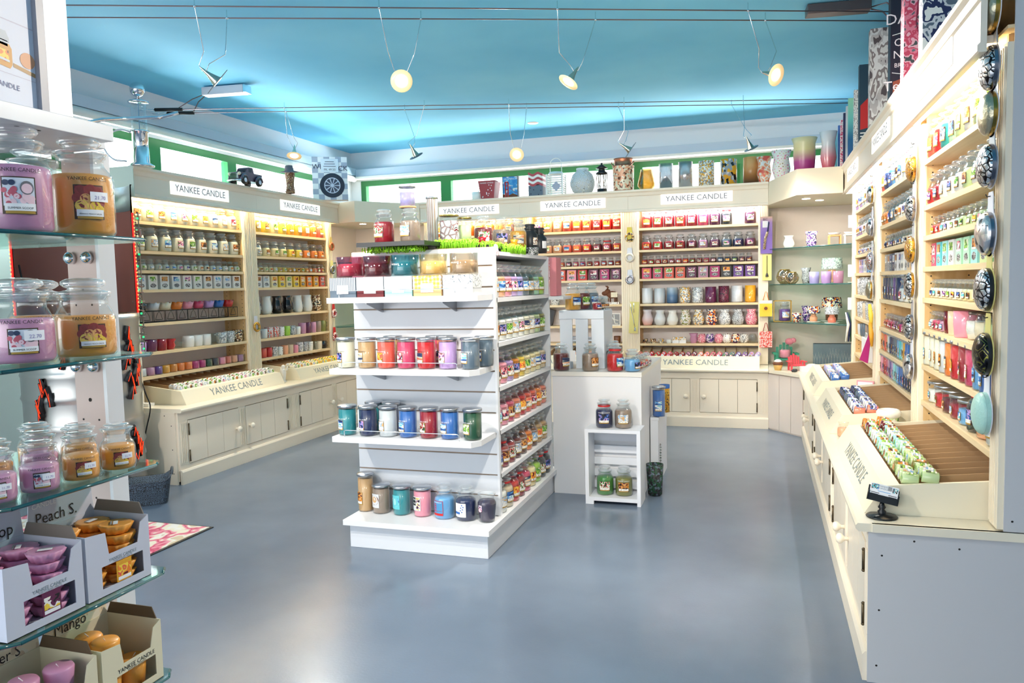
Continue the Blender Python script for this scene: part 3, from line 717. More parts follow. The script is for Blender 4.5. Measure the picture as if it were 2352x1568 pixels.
# back wall
row(UB1,0,ZS[0],'large',8,.16,.94,['orange'],['citrus','sunset','citrus'],NB1)
row(UB1,1,ZS[1],'medium',5,.5,.94,['salmon'],['citrus'],NB1)
row(UB2,0,ZS[0],'large',9,.155,.965,['peach','peach','peach','coral','coral','coral','red','red','red'],['floral','leaf','cotton','sea','citrus','citrus','berries','citrus','xmas'],NB2)
row(UB2,1,ZS[1],'medium',9,.15,.965,['peach','peach','peach','coral','coral','red','maroon','crimson','crimson'],['floral','leaf','cotton','sea','citrus','citrus','berries','floral','citrus'],NB2,tags=(7,))
row(UB2,2,ZS[2],'small',12,.18,.97,['peach','salmon','salmon','coral','maroon','rose','rose','crimson','red','red','crimson','crimson'],['floral','cotton','sea','spice'],NB2)
row(UB2,3,ZS[3],'carton',8,.16,.95,['white','white','coral','pink','red','plum','magenta','plum'],['cotton','cotton','sea','citrus','leaf','berries','berries','floral'],NB2)
cups(UB2,4,ZS[4],[('peach',.05,.11,'cup'),('black lattice',.05,.12,'cup'),('black lattice',.045,.11,'cup'),('black lattice',.045,.10,'cup'),('silver crackle',.045,.09,'cup')],.17,.75,NB2)
row(UB3,0,ZS[0],'large',10,.16,1.13,['red','red','crimson','red','crimson','rose','plum','charcoal','plum','plum'],['citrus','leaf','xmas','spice','floral','cotton','xmas','floral','floral','floral'],NB3,skip=(8,),tags=(7,))
row(UB3,1,ZS[1],'medium',10,.155,1.13,['red','red','crimson','crimson','maroon','mauve','plum','slate','navy','plum'],['citrus','leaf','xmas','spice','floral','cotton','xmas','floral','berries','floral'],NB3)
row(UB3,2,ZS[2],'small',16,.135,1.12,['red','red','red','crimson','crimson','red','red','crimson','crimson','rose','maroon','navy','navy','navy','plum','plum'],['citrus','leaf','xmas','spice','floral','cotton'],NB3)
row(UB3,3,ZS[3],'carton',10,.155,1.13,['rose','rose','coral','coral','plum','mauve','magenta','charcoal','purple','purple'],['citrus','leaf','leaf','spice','floral','cotton','xmas','citrus','berries','floral'],NB3)
cups(UB3,4,ZS[4],[('frosted',.053,.155,'shade'),('pale grey',.053,.15,'shade'),('blue grey',.053,.155,'shade'),('gold mosaic',.053,.158,'shade'),('silver mosaic',.053,.152,'shade'),('plum',.053,.155,'shade'),('plum weave',.05,.16,'shade'),('silver',.053,.16,'shade'),('gold',.05,.16,'shade')],.155,1.13,NB3,noun='tall cylinder shade',name='cylinder_shade')
cups(UB3,5,ZS[5],[('frosted pink',.056,.155,'bulb'),('frosted',.056,.15,'bulb'),('white',.056,.145,'bulb'),('marbled',.056,.15,'bulb'),('gold mosaic',.056,.15,'bulb'),('harlequin',.058,.15,'bulb'),('silver mosaic',.058,.15,'bulb'),('silver crackle',.058,.15,'bulb'),('pink crackle',.058,.15,'bulb')],.155,1.14,NB3,noun='bulb-shaped burner vase',name='burner_vase',cat='vase')
cups(UB3,6,ZS[6],[('brown mosaic',.028,.042,'cup'),('brown mosaic',.028,.042,'cup'),('gold mosaic',.028,.042,'cup'),('white',.028,.036,'cup'),None,None,('mauve',.044,.095,'flare'),('pink crackle',.044,.09,'round'),('purple mosaic',.046,.09,'round'),('pink crackle',.044,.09,'round'),('dotted',.044,.09,'round'),('harlequin',.044,.09,'round'),('black lattice',.044,.09,'round'),('clear',.044,.09,'round')],.13,1.15,NB3)
for k in range(2):
    X,Y=place(*UB3,.43+k*.068,.06); b=MB(); b.box(-.032,.032,-.02,.02,0,.03,0); b.box(-.031,.031,-.018,.018,.03,.06,1)
    single('napkin_pack',b,[paper_white,cupmat('gold mosaic')],f'small patterned white pack, {["left","right"][k]} of a pair on the bottom shelf, {NB3}','box',(X,Y,ZS[6]),0,'packs on the bottom shelf')
# moose figure and small sign on the middle back unit
t=thing('moose_figurine','brown wooden animal figurine standing on a red chequered base, middle back-wall unit','figurine',(-1.43,7.71,ZS[4]))
b=MB(); b.ball((0,0,.095),.05,sc=(1.15,.6,.75)); b.ball((-.07,0,.11),.026,sc=(1.4,.8,.9)); b.ball((-.045,0,.125),.03,sc=(1,.7,1))
for x in (-.035,-.02,.03,.045): b.tube([(x,.012*(1 if x in(-.02,.045) else -1),.09),(x,.012*(1 if x in(-.02,.045) else -1),.018)],.008,6)
for s in (-1,1): b.tube([(-.05,s*.01,.145),(-.04,s*.03,.17),(-.06,s*.035,.185)],.005,5)
part('body',b,paint('brown',.7),t); part('base',MB().box(-.075,.075,-.03,.03,0,.022),cupmat('dotted'),t)
b=MB(); b.box(-.005,.06,-.04,-.033,.07,.12); part('signboard',b,paint('cream'),t)
t=thing('framed_picture','small grey square frame with white leaf shape, sixth shelf, middle back-wall unit','picture frame',(-1.40,7.70,ZS[5]))
part('frame',MB().box(-.055,.055,-.006,.006,0,.125),paint('white'),t); part('picture',MB().box(-.045,.045,-.008,-.006,.01,.115),paint('grey'),t)
b=MB(); b.tube([(-.035,-.010,.09),(-.01,-.010,.06),(.0,-.010,.02),(.03,-.010,.02)],.006,5); b.tube([(-.01,-.010,.11),(-.005,-.010,.06),(.035,-.010,.05)],.006,5); part('motif',b,paint('white'),t)
cups(UB2,5,ZS[5],[('brown mosaic',.04,.09,'cup'),('brown mosaic',.03,.08,'cup')],.6,.78,NB2)
cups(UB2,6,ZS[6],[('grey',.035,.07,'cup'),('taupe',.035,.06,'cup'),('mauve',.035,.06,'cup'),('brown',.035,.07,'cup')],.5,.95,NB2)
X,Y=place(*UB2,.16,.12)
single('dark_gift_bag',MB().box(-.055,.055,-.03,.03,0,.16,0,RY(.25)),paint('charcoal',.6),'dark green gift bag leaning beside the mosaic cups, middle back-wall unit','bag',(X+.05,Y,ZS[5]+.016))
# right wall
row(UR1,0,ZR[0],'large',9,.17,1.23,['coral','red','teal','mint','pale green','pale grey','pale green','mint','lime'],['citrus','floral','night','night','leaf','spice','leaf','leaf','leaf'],NR1)
row(UR1,1,ZR[1],'medium',9,.16,1.22,['red','crimson','white','white','pale grey','pale green','white','pale green','mint'],['floral','sea','cotton','night','leaf','spice','leaf','leaf','floral'],NR1)
row(UR1,2,ZR[2],'small',13,.14,1.24,['red','coral','pale grey','white','white','mint','pale green','pale green','pale green','pale green','mint','pale green','pale green'],['citrus','berries','sea','night','leaf','spice','leaf','leaf'],NR1)
row(UR1,3,ZR[3],'carton',10,.17,1.24,['rose','turquoise','aqua','pale grey','mint','mint','aqua','pale green','green','pale green'],['floral','spice','leaf','leaf','berries','leaf','spice','leaf','berries','leaf'],NR1)
row(UR1,4,ZR[4],'small',14,.13,1.25,['ivory','ivory','white','ivory','ivory','white','ivory','vanilla','vanilla','vanilla','teal','dark green','dark green','ivory'],['night','sea','spice','floral','leaf','citrus'],NR1)
row(UR1,5,ZR[5],'small',4,.13,.33,['white','rose','rose','mauve'],['sea','berries','floral'],NR1)
cups(UR1,5,ZR[5],[('maroon',.036,.095,'cup'),('beige',.045,.10,'cup'),('pink',.05,.105,'cup')],.42,.66,NR1,noun='wide tub candle',name='tub_candle',cat='candle')
for k,c in enumerate(['white','cream','pale green','mint']):
    X,Y=place(*UR1,.80+k*.125,.085); t=thing('barrel_jar_candle',f'{c} barrel-shaped jar candle with dark lid, {ORD[k]} from left, sixth shelf, {NR1}','candle',(X,Y,ZR[5]),-H90,'barrel jar candles on the sixth shelf')
    link('glass_body',cm('barrelg',lambda:MB().lathe([(.03,0),(.044,.003),(.052,.04),(.050,.075),(.040,.098)],20).mesh('glass_body',[glass])),t)
    link('wax',cm(('barrelw',c),lambda:MB().lathe([(0,.004),(.042,.005),(.050,.04),(.048,.072),(0,.072)],20).mesh('wax',[wax(c)])),t)
    link('lid',cm('barrell',lambda:MB().lathe([(.042,.096),(.043,.108),(0,.110)],20).mesh('lid',[mat('bronze_lid',(96,84,78),.35,.6)])),t)
row(UR1,6,ZR[6],'tumbler',11,.15,1.22,['ivory','ivory','ivory','pale grey','orange','red','crimson','rose','sky blue','blue','blue'],['sea','cotton','spice','spice','sunset','citrus','berries','floral','sea','sea','night'],NR1,y=.055)
for k,c in enumerate(['white','red','maroon','crimson','sky blue']):
    X,Y=place(*UR1,.17+k*.145,.085); vessel('bowlcandle',(X,Y,ZR[7]),-H90,c,['sea','xmas','spice','cotton','sea'][k],f'{c} three-wick bowl candle, {ORD[k]} from left, bottom shelf, {NR1}','bowl candles on the bottom shelf of the '+NR1)
row(UR1,7,ZR[7],'large',3,.90,1.16,['charcoal','peach','pale grey'],['night','spice','xmas'],NR1,y=.075,tags=(0,))
for U,nme in ((UR2,NR2),(UR3,NR3)):
    far = nme==NR3
    base='lilac' if far else 'white'
    row(U,0,ZR2[0],'large',10,.15,1.24,['coral','navy','blue','sky blue','white','white','pale grey','white','white','white'] if not far else ['lilac','white','lilac','pale grey','white','lilac','lavender','white','lilac','white'],['citrus','night','night','sea','spice','sea','cotton'],nme,tags=(6,))
    row(U,1,ZR2[1],'medium',10,.15,1.24,['amber','orange','navy','slate','beige','white','white','white','white','white'] if not far else ['lilac','lavender','lilac','white','white','white','lilac','white','white','white'],['spice','citrus','night','cotton'],nme)
    row(U,2,ZR2[2],'small',15,.13,1.26,['navy','navy','slate','slate','beige','white','white','white'] if not far else ['lavender','white','pale grey'],['night','spice','cotton'],nme)
    row(U,3,ZR2[3],'carton',12,.15,1.25,['grey','grey','slate','navy','pale grey','pale grey','white','pale grey','beige','tan','beige','white'] if not far else ['lilac','lavender','pale grey','blue','sky blue','lavender','white','blue'],['cotton','spice','night'],nme)
row(UR2,4,ZR2[4],'tumbler',6,.17,.68,['navy','navy','navy','slate','purple','navy'],['night','sea','night'],NR2)
row(UR2,4,ZR2[4],'medium',4,.82,1.22,['pale grey','white','ivory','ivory'],['berries','cotton'],NR2)
row(UR2,5,ZR2[5],'small',15,.13,1.25,['coral','coral','rose','rose','magenta','plum','plum','magenta','plum','beige','plum','purple','brown','brown','taupe'],['berries','spice','floral'],NR2)
row(UR2,6,ZR2[6],'tall',18,.12,1.26,['orange','orange','coral','peach','pale grey','navy','navy','slate','slate','sky blue','turquoise','aqua','gold','blue','blue','navy','sky blue','blue'],['spice','sea','night'],NR2,y=.045)
row(UR2,7,ZR2[7],'tall',18,.12,1.26,['pink','rose','red','rose','mauve','purple','lilac','aqua','turquoise','sky blue','blue','blue','navy','navy','charcoal','navy','navy','black'],['berries','sea','night'],NR2,y=.045)
cups(UR3,4,ZR2[4],[('silver mosaic',.05,.13,'cup'),('silver crackle',.05,.14,'cup'),('silver mosaic',.05,.14,'cup'),('silver crackle',.05,.14,'cup'),('silver mosaic',.048,.12,'cup'),('gold mosaic',.048,.12,'cup'),('silver crackle',.048,.12,'cup'),('silver mosaic',.048,.12,'cup')],.17,1.22,NR3)
cups(UR3,5,ZR2[5],[('silver crackle',.05,.12,'cup'),('silver mosaic',.05,.13,'cup'),('beige',.05,.12,'cup'),('silver crackle',.05,.13,'cup'),('silver mosaic',.05,.13,'cup'),('black lattice',.05,.13,'cup'),('silver crackle',.05,.12,'cup')],.17,1.2,NR3)
cups(UR3,6,ZR2[6],[('pale grey',.045,.09,'cup'),('slate',.045,.10,'cup'),('slate',.045,.11,'cup'),('taupe',.045,.11,'cup'),('slate',.045,.11,'cup')],.17,.8,NR3)
t=thing('paper_carrier_bag','white paper carrier bag standing on the bottom shelf, '+NR3,'bag',(.73,6.0,.742),-H90)
part('bag_body',MB().box(-.30,.06,-.02,.07,0,.16),paper_white,t); b=MB(); b.tube([(-.18,-.01,.16),(-.15,-.01,.20),(-.08,-.01,.20),(-.05,-.01,.16)],.003,5); part('handle',b,paper_white,t)

# ------------------------------------------------------------------ sampler votives lying in the trays
def samplers(U,u0,u1,n,y0,z0,cols,pics,nme,dy=.052,dz=.012,rows=2):
    ox,oy,rz=U
    for r_ in range(rows):
        for i in range(n):
            c=grad(cols,i,n); u=u0+(u1-u0)*i/(n-1)+(r_*.012 if rows>1 else 0)
            X,Y=place(ox,oy,rz,u,y0+r_*dy)
            o=link('votive_sampler',votive_mesh(c,pics[i%len(pics)]),None,(X,Y,z0+r_*dz)); o.rotation_euler=(-.14,random.uniform(-.5,.5),rz+random.uniform(-.06,.06))
            tag(o,f'{c} wrapped votive, {["front","back"][r_]} row, {ORD[i]} from left, tray of {nme}','votive candle','wrapped votives in the tray of the '+nme)
zt=.5405+.098
samplers(UL1,.21,1.33,22,-.195,zt+.012,['white'],['cotton','leaf','spice','leaf','floral'],NL1)
samplers(UL2,.27,1.26,20,-.195,zt+.012,['ivory','vanilla','yellow','yellow','orange'],['cotton','leaf','citrus'],NL2)
samplers(UB3,.105,1.19,20,-.215,zt+.006,['coral','red','red','crimson','plum','salmon','rose','slate','purple','lilac'],['xmas','cotton','floral'],NB3)
samplers(UB2,.55,1.0,9,-.215,zt+.006,['peach','coral'],['cotton','floral'],NB2)
samplers(UR1,.17,1.245,20,-.225,zt+.020,['orange','maroon','aqua','pale grey','pale grey','aqua','mint','mint','pale green','pale green','olive','pale green','pale green'],['spice','leaf','cotton','leaf'],NR1,dy=.060)
samplers(UR2,.45,1.21,13,-.225,zt+.020,['navy','charcoal','slate','slate','pale grey','white','white','salmon'],['night','cotton','night'],NR2,dy=.060)
samplers(UR3,.55,1.22,11,-.225,zt+.020,['lavender','lavender','pale grey','lavender','blue','blue'],['cotton','sea'],NR3,dy=.060)
# ------------------------------------------------------------------ slatwall gondola in the middle
t=thing('gondola_shelf','white freestanding slatwall gondola with wire-fronted shelves in the middle of the floor','display stand',(0,0,0))
x0,x1,y0,y1=-2.10,-1.30,3.72,4.80
b=MB(); b.box(-2.055,-1.288,3.515,4.83,0,.128); part('plinth',b,white_lam,t,bevel=.002)
b=MB(); b.prism([(-2.07,3.47),(-1.265,3.47),(-1.262,4.845),(-2.07,4.845)],.128,.155); part('base_shelf',b,white_edge,t,bevel=.002)
slot=mat('slat_groove',(160,138,120),.6)
b=MB(); z=.155
while z<1.53:
    z2=min(z+.108,1.545); b.box(x0,x1,y0,y0+.018,z+.004,z2-.004,0); z=z2
b.box(x0,x1,y0+.010,y0+.019,.155,1.545,1); part('slatwall_panel',b,[white_lam,slot],t)
part('side_panel',MB().box(x0-.002,x0+.02,y0+.019,y1,.155,1.545),white_lam,t)
part('end_panel',MB().box(x0,x1+.006,y1-.022,y1,.155,1.52),white_lam,t)
part('centre_panel',MB().box(-1.49,-1.475,y0+.02,y1-.023,.155,1.49),white_lam,t)
part('corner_trim',MB().box(x1,x1+.012,y0,y0+.03,.155,1.545),white_edge,t)
part('top_board',MB().box(x0,-1.30,y0+.019,y1-.023,1.505,1.525),white_lam,t)
SL=[1.285,1.055,.825,.600,.373]
for z in SL: part('side_shelf',MB().box(-1.474,-1.288,y0+.02,y1-.023,z-.022,z),white_edge,t)
for z,yf in ((1.305,3.44),(.945,3.44),(.597,3.44)):
    b=MB(); b.prism([(-2.095,yf),(-1.335,yf),(-1.302,3.50),(-1.302,3.719),(-2.095,3.719)],z-.028,z); sh=part('front_shelf',b,white_edge,t,bevel=.0015)
    for x in (-1.92,-1.50):
        b=MB(); b.prism([(3.719,z-.028),(3.719,z-.085),(3.70,z-.085),(3.53,z-.036),(3.53,z-.028)],x-.001,x+.001,'x'); b.box(x-.06,x+.001,3.53,3.719,z-.030,z-.0285); part('bracket',b,steel,sh)
    b=MB(); b.tube([(-2.03,yf+.015,z),(-2.03,yf+.012,z+.028),(-2.02,yf+.012,z+.034),(-1.41,yf+.012,z+.034),(-1.40,yf+.012,z+.028),(-1.40,yf+.015,z)],.0022,6); part('wire_guard',b,chrome,sh)
# wares at the front of the gondola: x, colour, picture
def facecam(x,y): return math.atan2(x,-y)*0
S2=[(-2.035,'ivory','night'),(-1.915,'tan','sunset'),(-1.805,'coral','citrus'),(-1.695,'rose','berries'),(-1.585,'red','sunset'),(-1.47,'lilac','floral'),(-1.352,'slate','sea')]
for k,(x,c,p) in enumerate(S2):
    cc={'slate':'teal grey'}.get(c,c)
    vessel('tumbler',(x,3.512,.945),-.35,c,p,f'{c} tumbler candle with tin lid, {ORD[k]} from left on the gondola\'s middle wire shelf','tumbler candles on the middle gondola shelf'.replace('tumbler candles','tumbler candles'),brand=(c not in('slate','lilac','coral','rose')))
vessel('tumbler',(-1.325,3.64,.945),-.35,'slate','sea','slate blue tumbler candle half hidden behind the last one on the gondola\'s middle shelf',brand=False)
for k,(x,c) in enumerate(((-1.86,'tan'),(-1.62,'rose'),(-1.57,'salmon'))):
    vessel('tumbler',(x+.02,3.655,.945),-.35,c,'sunset',f'{c} tumbler candle in the second row of the gondola\'s middle shelf',brand=False)
S3=[(-2.045,'teal','sea'),(-1.925,'navy','night'),(-1.812,'pale grey','cotton'),(-1.70,'blue','sea'),(-1.585,'maroon','xmas'),(-1.472,'blue','sea'),(-1.352,'dark green','leaf')]
for k,(x,c,p) in enumerate(S3):
    vessel('tumbler',(x,3.515,.597),-.35,{'maroon':'crimson'}.get(c,c),p,f'{c} tumbler candle with tin lid, {ORD[k]} from left on the gondola\'s lowest wire shelf','tumbler candles on the lowest gondola wire shelf',brand=False)
for k,(x,c) in enumerate(((-1.96,'teal'),(-1.86,'navy'))):
    vessel('tumbler',(x,3.65,.597),-.35,c,'sea',f'{c} tumbler candle in the second row of the gondola\'s lowest wire shelf',brand=False)
# bowls standing on gift boxes on the upper shelf
bowlpat=[('slate',multi('box_herringbone',['slate','pale grey','slate','pale grey'],34,'wave',.6,stretch=(1,1,1),rnd=False),'pink','rose'),
 ('maroon',paint('pale grey'),'crimson','crimson'),('aqua',mat('box_ice_blue',(214,226,234),.6),'teal','turquoise'),
 ('tan',multi('box_hearts',['gold','tan','white'],50,'dots',.6),'vanilla','vanilla'),('pale grey',multi('box_rings',['slate','white','pale grey','white'],46,'edge',.6),'beige','beige')]
bx=[-2.022,-1.868,-1.712,-1.556,-1.395]
for k,(lc,tm,wc,gc) in enumerate(bowlpat):
    w=.150 if k<4 else .155; x=bx[k]
    t=thing('gift_box',['herringbone grey','plain pale pink and maroon','ice blue','tan heart patterned','grey ring patterned'][k]+' gift box under a bowl candle on the gondola\'s upper shelf','box',(x,3.54,1.305),0,'gift boxes on the upper gondola shelf')
    part('lower_box',MB().box(-w/2+.001,w/2-.001,-.06,.06,0,.035),paint(lc,.6),t); part('box_lid',MB().box(-w/2,w/2,-.062,.062,.035,.100),tm,t)
    b=MB(); b.box(-.033,.033,-.0635,-.0622,.018,.062); part('paper_tag',b,paper_white,t)
    t=thing('bowl_candle',f'{wc} wide glass bowl candle, {ORD[k]} from left on the gift boxes','candle',(x+.012+.012*k*.0,3.54,1.4055),0,'bowl candles on the gift boxes')
    r,h=.070,.105; g=cm(('bowlg',gc),lambda:thin_glass('tinted_glass_'+gc.replace(' ','_'),tuple(min(255,int(v*.35+165)) for v in PAL[gc]),.3,.04,.05,.6))
    part('glass_bowl',MB().lathe([(0,0),(r*.93,0),(r,.006),(r,h),(r-.003,h),(r-.003,.008),(0,.006)],28),g,t)
    part('wax',MB().lathe([(0,.009),(r-.004,.009),(r-.004,h*.66),(0,h*.655)],28),wax(wc),t)
    wd=[None,'LOVE','PATIENCE',None,'BALANCE'][k]
    if wd:
        b=MB(); text_cyl(b,wd,.0115,r+.0006,h*.52,-pi/2-.35); part('lettering',b,letter_white,t)
# big candles on the base shelf
zb=.155
def big(kind,x,y,c,p,label,**k): return vessel(kind,(x,y,zb),-.30,c,p,label,seg=28,**k)
big('pillar',-2.035,3.66,'tan','spice','tall tan pillar candle with tin lid at the left end of the gondola base')
def biglab(t,r,z0,z1,w,m,extra=None,off=-.12):
    b=MB(); b.patch(r+.0012,z0,z1,-pi/2-w+off,-pi/2+w+off,10,0); o=part('label',b,[m],t)
    return o
for k,(x,c,m,lab) in enumerate(((-1.935,'taupe','pale grey','taupe tumbler candle with a white coffee-cup label on the gondola base'),(-1.815,'teal','turquoise','teal tumbler candle with a turquoise round-picture label on the gondola base'),(-1.695,'pink','pale grey','pink tumbler candle with a black and white square label on the gondola base'))):
    t=vessel('tumbler',(x,3.645,zb),-.30,c,None,lab,lid=True,seg=28)
    lo=biglab(t,.046,.035,.108,.62,paint(m))
    b=MB()
    if k==0:
        for rr,mi,dz in ((.027,0,.075),(.021,1,.078),(.016,2,.078)):
            v=[(rr*cos(a),dz+rr*sin(a)) for a in [i*pi/10 for i in range(20)]]
            b.add([((.0475+.0004*mi)*cos(-pi/2-.12+vx/.046),(.0475+.0004*mi)*sin(-pi/2-.12+vx/.046),vz) for vx,vz in v],[tuple(range(20))],mi)
        mats=[paint('brown'),paint('white'),paint('tan')]
    elif k==1:
        for rr,mi,dz in ((.027,0,.074),(.012,1,.074)):
            v=[(rr*cos(a)*(1 if mi==0 else .8),dz+rr*sin(a)*(1 if mi==0 else 1.5)) for a in [i*pi/10 for i in range(20)]]
            b.add([((.0475+.0004*mi)*cos(-pi/2-.12+vx/.046),(.0475+.0004*mi)*sin(-pi/2-.12+vx/.046),vz) for vx,vz in v],[tuple(range(20))],mi)
        mats=[PICS['sea'],paint('aqua')]
    else:
        b.patch(.0478,.062,.104,-pi/2-.68,-pi/2-.10,5,0); b.patch(.0478,.040,.104,-pi/2-.05,-pi/2+.42,5,1); text_cyl(b,'SOHO',.014,.0482,.088,-pi/2-.39,2,.8); text_cyl(b,'LIVING',.011,.0482,.070,-pi/2-.39,2,.8)
        mats=[paint('black'),PICS['blackberry'],letter_white]
    part('label_art',b,mats,lo)
t=vessel('large',(-1.567,3.64,zb),-.25,'sky blue',None,'pale blue large candle jar with a red suspension bridge label on the gondola base',seg=28)
lo=biglab(t,.053,.022,.098,.60,paint('red')); b=MB(); b.patch(.0548,.034,.096,-pi/2-.12-.56,-pi/2-.12+.56,8,0); text_cyl(b,'SEE AMERICA',.0085,.0552,.087,-pi/2-.12,1)
for xx in (-.020,-.008): b.patch(.0552,.036,.080,-pi/2-.12+(xx-.0015)/.053,-pi/2-.12+(xx+.0015)/.053,1,2)
for zz in (.045,.058,.070,.080): b.patch(.0553,zz,zz+.003,-pi/2-.12-.020/.053,-pi/2-.12-.008/.053,1,2)
for s in (-1,1): b.patch(.0551,.0445,.0465,-pi/2-.6,-pi/2+.38,4,2)
part('label_art',b,[mat('poster_sky',(70,140,190),.5),letter_white,paint('red')],lo)
t=vessel('large',(-1.445,3.635,zb),-.22,'navy',None,'navy large candle jar with a white label and blue blossom on the gondola base',seg=28)
lo=biglab(t,.053,.024,.094,.66,paint('white')); b=MB(); b.patch(.0548,.038,.050,-pi/2-.76,-pi/2-.05,6,0)
for (xx,zz) in ((.008,.085),(.015,.076),(.003,.072),(.012,.064),(.0,.058),(.008,.050)):
    v=[(xx+.0055*(1 if i%2 else .45)*cos(i*pi/5),zz+.0055*(1 if i%2 else .45)*sin(i*pi/5)) for i in range(10)]
    b.add([(.0552*cos(-pi/2+vx/.053),.0552*sin(-pi/2+vx/.053),vz) for vx,vz in v],[tuple(range(10))],0)
part('label_art',b,[paint('blue')],lo)
t=thing('vase_jar_candle','dark plum vase-shaped jar candle with flat glass lid, right end of gondola base','candle',(-1.330,3.63,zb),-.2)
part('glass_body',MB().lathe([(.03,0),(.040,.003),(.041,.02),(.048,.085),(.049,.098),(.042,.112),(.036,.120),(.036,.128),(.043,.138)],28),glass,t)
part('wax',MB().lathe([(0,.004),(.038,.006),(.039,.02),(.046,.085),(.046,.098),(.038,.110),(0,.110)],28),mat('wax_dark_plum',(58,50,74),.4),t)
part('lid',MB().lathe([(.036,.138),(.046,.140),(.047,.146),(.02,.150),(0,.150)],28),lidglass,t)
b=MB(); b.patch(.0472,.055,.090,-pi/2-.62,-pi/2-.05,5,0); part('label',b,[multi('picture_lilac_card',['lilac','white','mauve','black'],70)],t)
# jars on the side shelves, labels towards +X
SIDE=[(['white','peach','pink','lilac','lavender','slate','dark green','mint','lime'],['cotton','sea','berries','floral','night','sea','cotton','cotton','leaf']),
 (['beige','white','white','white','white','ivory','ivory','pale green','olive'],['spice','night','leaf','cotton','floral','sunset','cotton','night','leaf']),
 (['salmon','pink','lilac','amber','yellow','vanilla','vanilla','vanilla','beige'],['spice','berries','xmas','night','citrus','leaf','cotton','sea','night']),
 (['pink','pink','rose','salmon','red','coral','coral','orange','salmon'],['sea','berries','spice','cotton','citrus','sunset','berries','citrus','blackberry']),
 (['maroon','crimson','crimson','maroon','brown','orange','brown','tan','tan'],['night','spice','xmas','cotton','spice','citrus','cotton','citrus','leaf']),
 (['white','beige','red','crimson','rose','vanilla','lime','charcoal','charcoal'],['cotton','sea','citrus','xmas','sunset','citrus','leaf','xmas','night'])]
lev=['top','second','third','fourth','fifth','base']
for s,(cs,ps) in enumerate(SIDE):
    z=(SL+[.155])[s]
    for k,c in enumerate(cs):
        y=3.80+k*.1105+random.uniform(-.003,.003)
        vessel('large',(-1.352 if s<5 else -1.335,y,z),H90-.25,c,ps[k],f'large {c} candle jar, {ORD[k]} from the front on the gondola side, {lev[s]} shelf',f'large candle jars on the gondola side, {lev[s]} shelf',tagged=(s==5 and k in(1,3,7,8)) or (s==4 and k==1),brand=(c not in('charcoal','maroon','crimson','brown')) if s<5 else None,seg=20)
for s in range(5):   # inner row whose lids show between
    pass
# wares on top of the gondola
zt=1.526
t=thing('display_tray','long black tray on artificial grass along the top of the gondola','tray',(0,0,0)); part('tray_board',MB().box(-1.98,-1.60,3.56,3.80,1.560,1.582),blackplastic,t)
part('riser',MB().box(-1.86,-1.62,3.74,3.80,1.546,1.559),mat('riser_taupe',(110,104,98),.5),t)
part('support',MB().box(-1.66,-1.34,3.83,4.62,1.5455,1.562),blackplastic,t)
def grass(name,x0,x1,y0,y1,z0,h,n,lab,seed,droop=False):
    rnd=random.Random(seed); b=MB()
    for i in range(n):
        x=rnd.uniform(x0,x1); y=rnd.uniform(y0,y1); hh=h*rnd.uniform(.6,1); a=rnd.uniform(0,2*pi); l=rnd.uniform(.0,.012)
        p0=Vector((x,y,z0)); p1=Vector((x+l*cos(a),y+l*sin(a),z0+(-hh if droop else hh)))
        b.tube([p0,p1],[.0022,.0032],4)
        for k in range(2): 
            q=p0.lerp(p1,rnd.uniform(.5,1)); a2=rnd.uniform(0,2*pi); b.tube([q,q+Vector((.007*cos(a2),.007*sin(a2),.004))],.0026,4)
    o=single(name,b,mat('artificial_grass',(140,205,40),.5),lab,'artificial plant'); o['kind']='stuff'
grass('artificial_grass',-1.97,-1.66,3.60,3.78,1.559,.030,260,'bright green artificial grass hanging under the black tray',1,True)
grass('artificial_grass',-1.63,-1.42,3.76,3.86,1.546,.050,330,'bright green artificial grass clump beside the black tray on the gondola',2)
grass('artificial_grass',-1.42,-1.33,3.80,4.02,1.546,.035,120,'bright green artificial grass strip in the middle of the gondola top',4)
grass('artificial_grass',-1.345,-1.295,4.0,4.30,1.520,.055,240,'bright green artificial grass clump at the right edge of the gondola top',3)
TOP=[('large',-1.885,3.69,1.582,'crimson','xmas','large crimson candle jar with a berry wreath label on the black tray'),
 ('large',-1.735,3.69,1.582,'taupe','cotton','large taupe candle jar with a white paper label on the black tray')]
for kd,x,y,z,c,p,l in TOP:
    t=vessel(kd,(x,y,z),-.3,c,p,l,seg=28,brand=False if c=='crimson' else None)
t=thing('stacked_glass_candle','lavender glass tumbler candle with tin lid stacked on the taupe jar','candle',(-1.745,3.69,1.762),0)
part('glass_body',MB().lathe([(.03,0),(.040,.002),(.040,.100)],28),glass,t); part('wax',MB().lathe([(0,.004),(.038,.004),(.038,.075),(0,.075)],28),wax('lavender'),t); part('lid',MB().lathe([(.040,.100),(.044,.100),(.044,.108),(0,.110)],28),lidmetal,t)
part('wooden_ring',MB().lathe([(.038,-.004),(.044,-.002),(.044,.004),(.038,.006)],24),paint('tan'),t)
t=thing('twisted_glass_candle','tall slim pewter-striped glass candle with tin lid behind the taupe jar','candle',(-1.700,3.90,1.563),0)
part('glass_body',MB().lathe([(0,0),(.030,0),(.030,.26)],20),multi('stripes_pewter',['taupe','silver','charcoal','silver'],28,'wave',.2,rnd=False),t); part('lid',MB().lathe([(.031,.26),(.034,.26),(.034,.27),(0,.272)],20),lidmetal,t)
t=thing('harlequin_candle','maroon candle in a silver diamond mosaic glass with gold lid on the gondola top','candle',(-1.62,3.94,1.563),0)
part('glass_body',MB().lathe([(0,0),(.050,0),(.052,.01),(.052,.14)],24),multi('diamond_mosaic',['maroon','silver','black','silver'],30,'edge',.15,rnd=False),t); part('lid',MB().lathe([(.050,.165),(.054,.165),(.054,.173),(0,.175)],24),mat('gold_lid',(214,188,120),.25,1.),t)
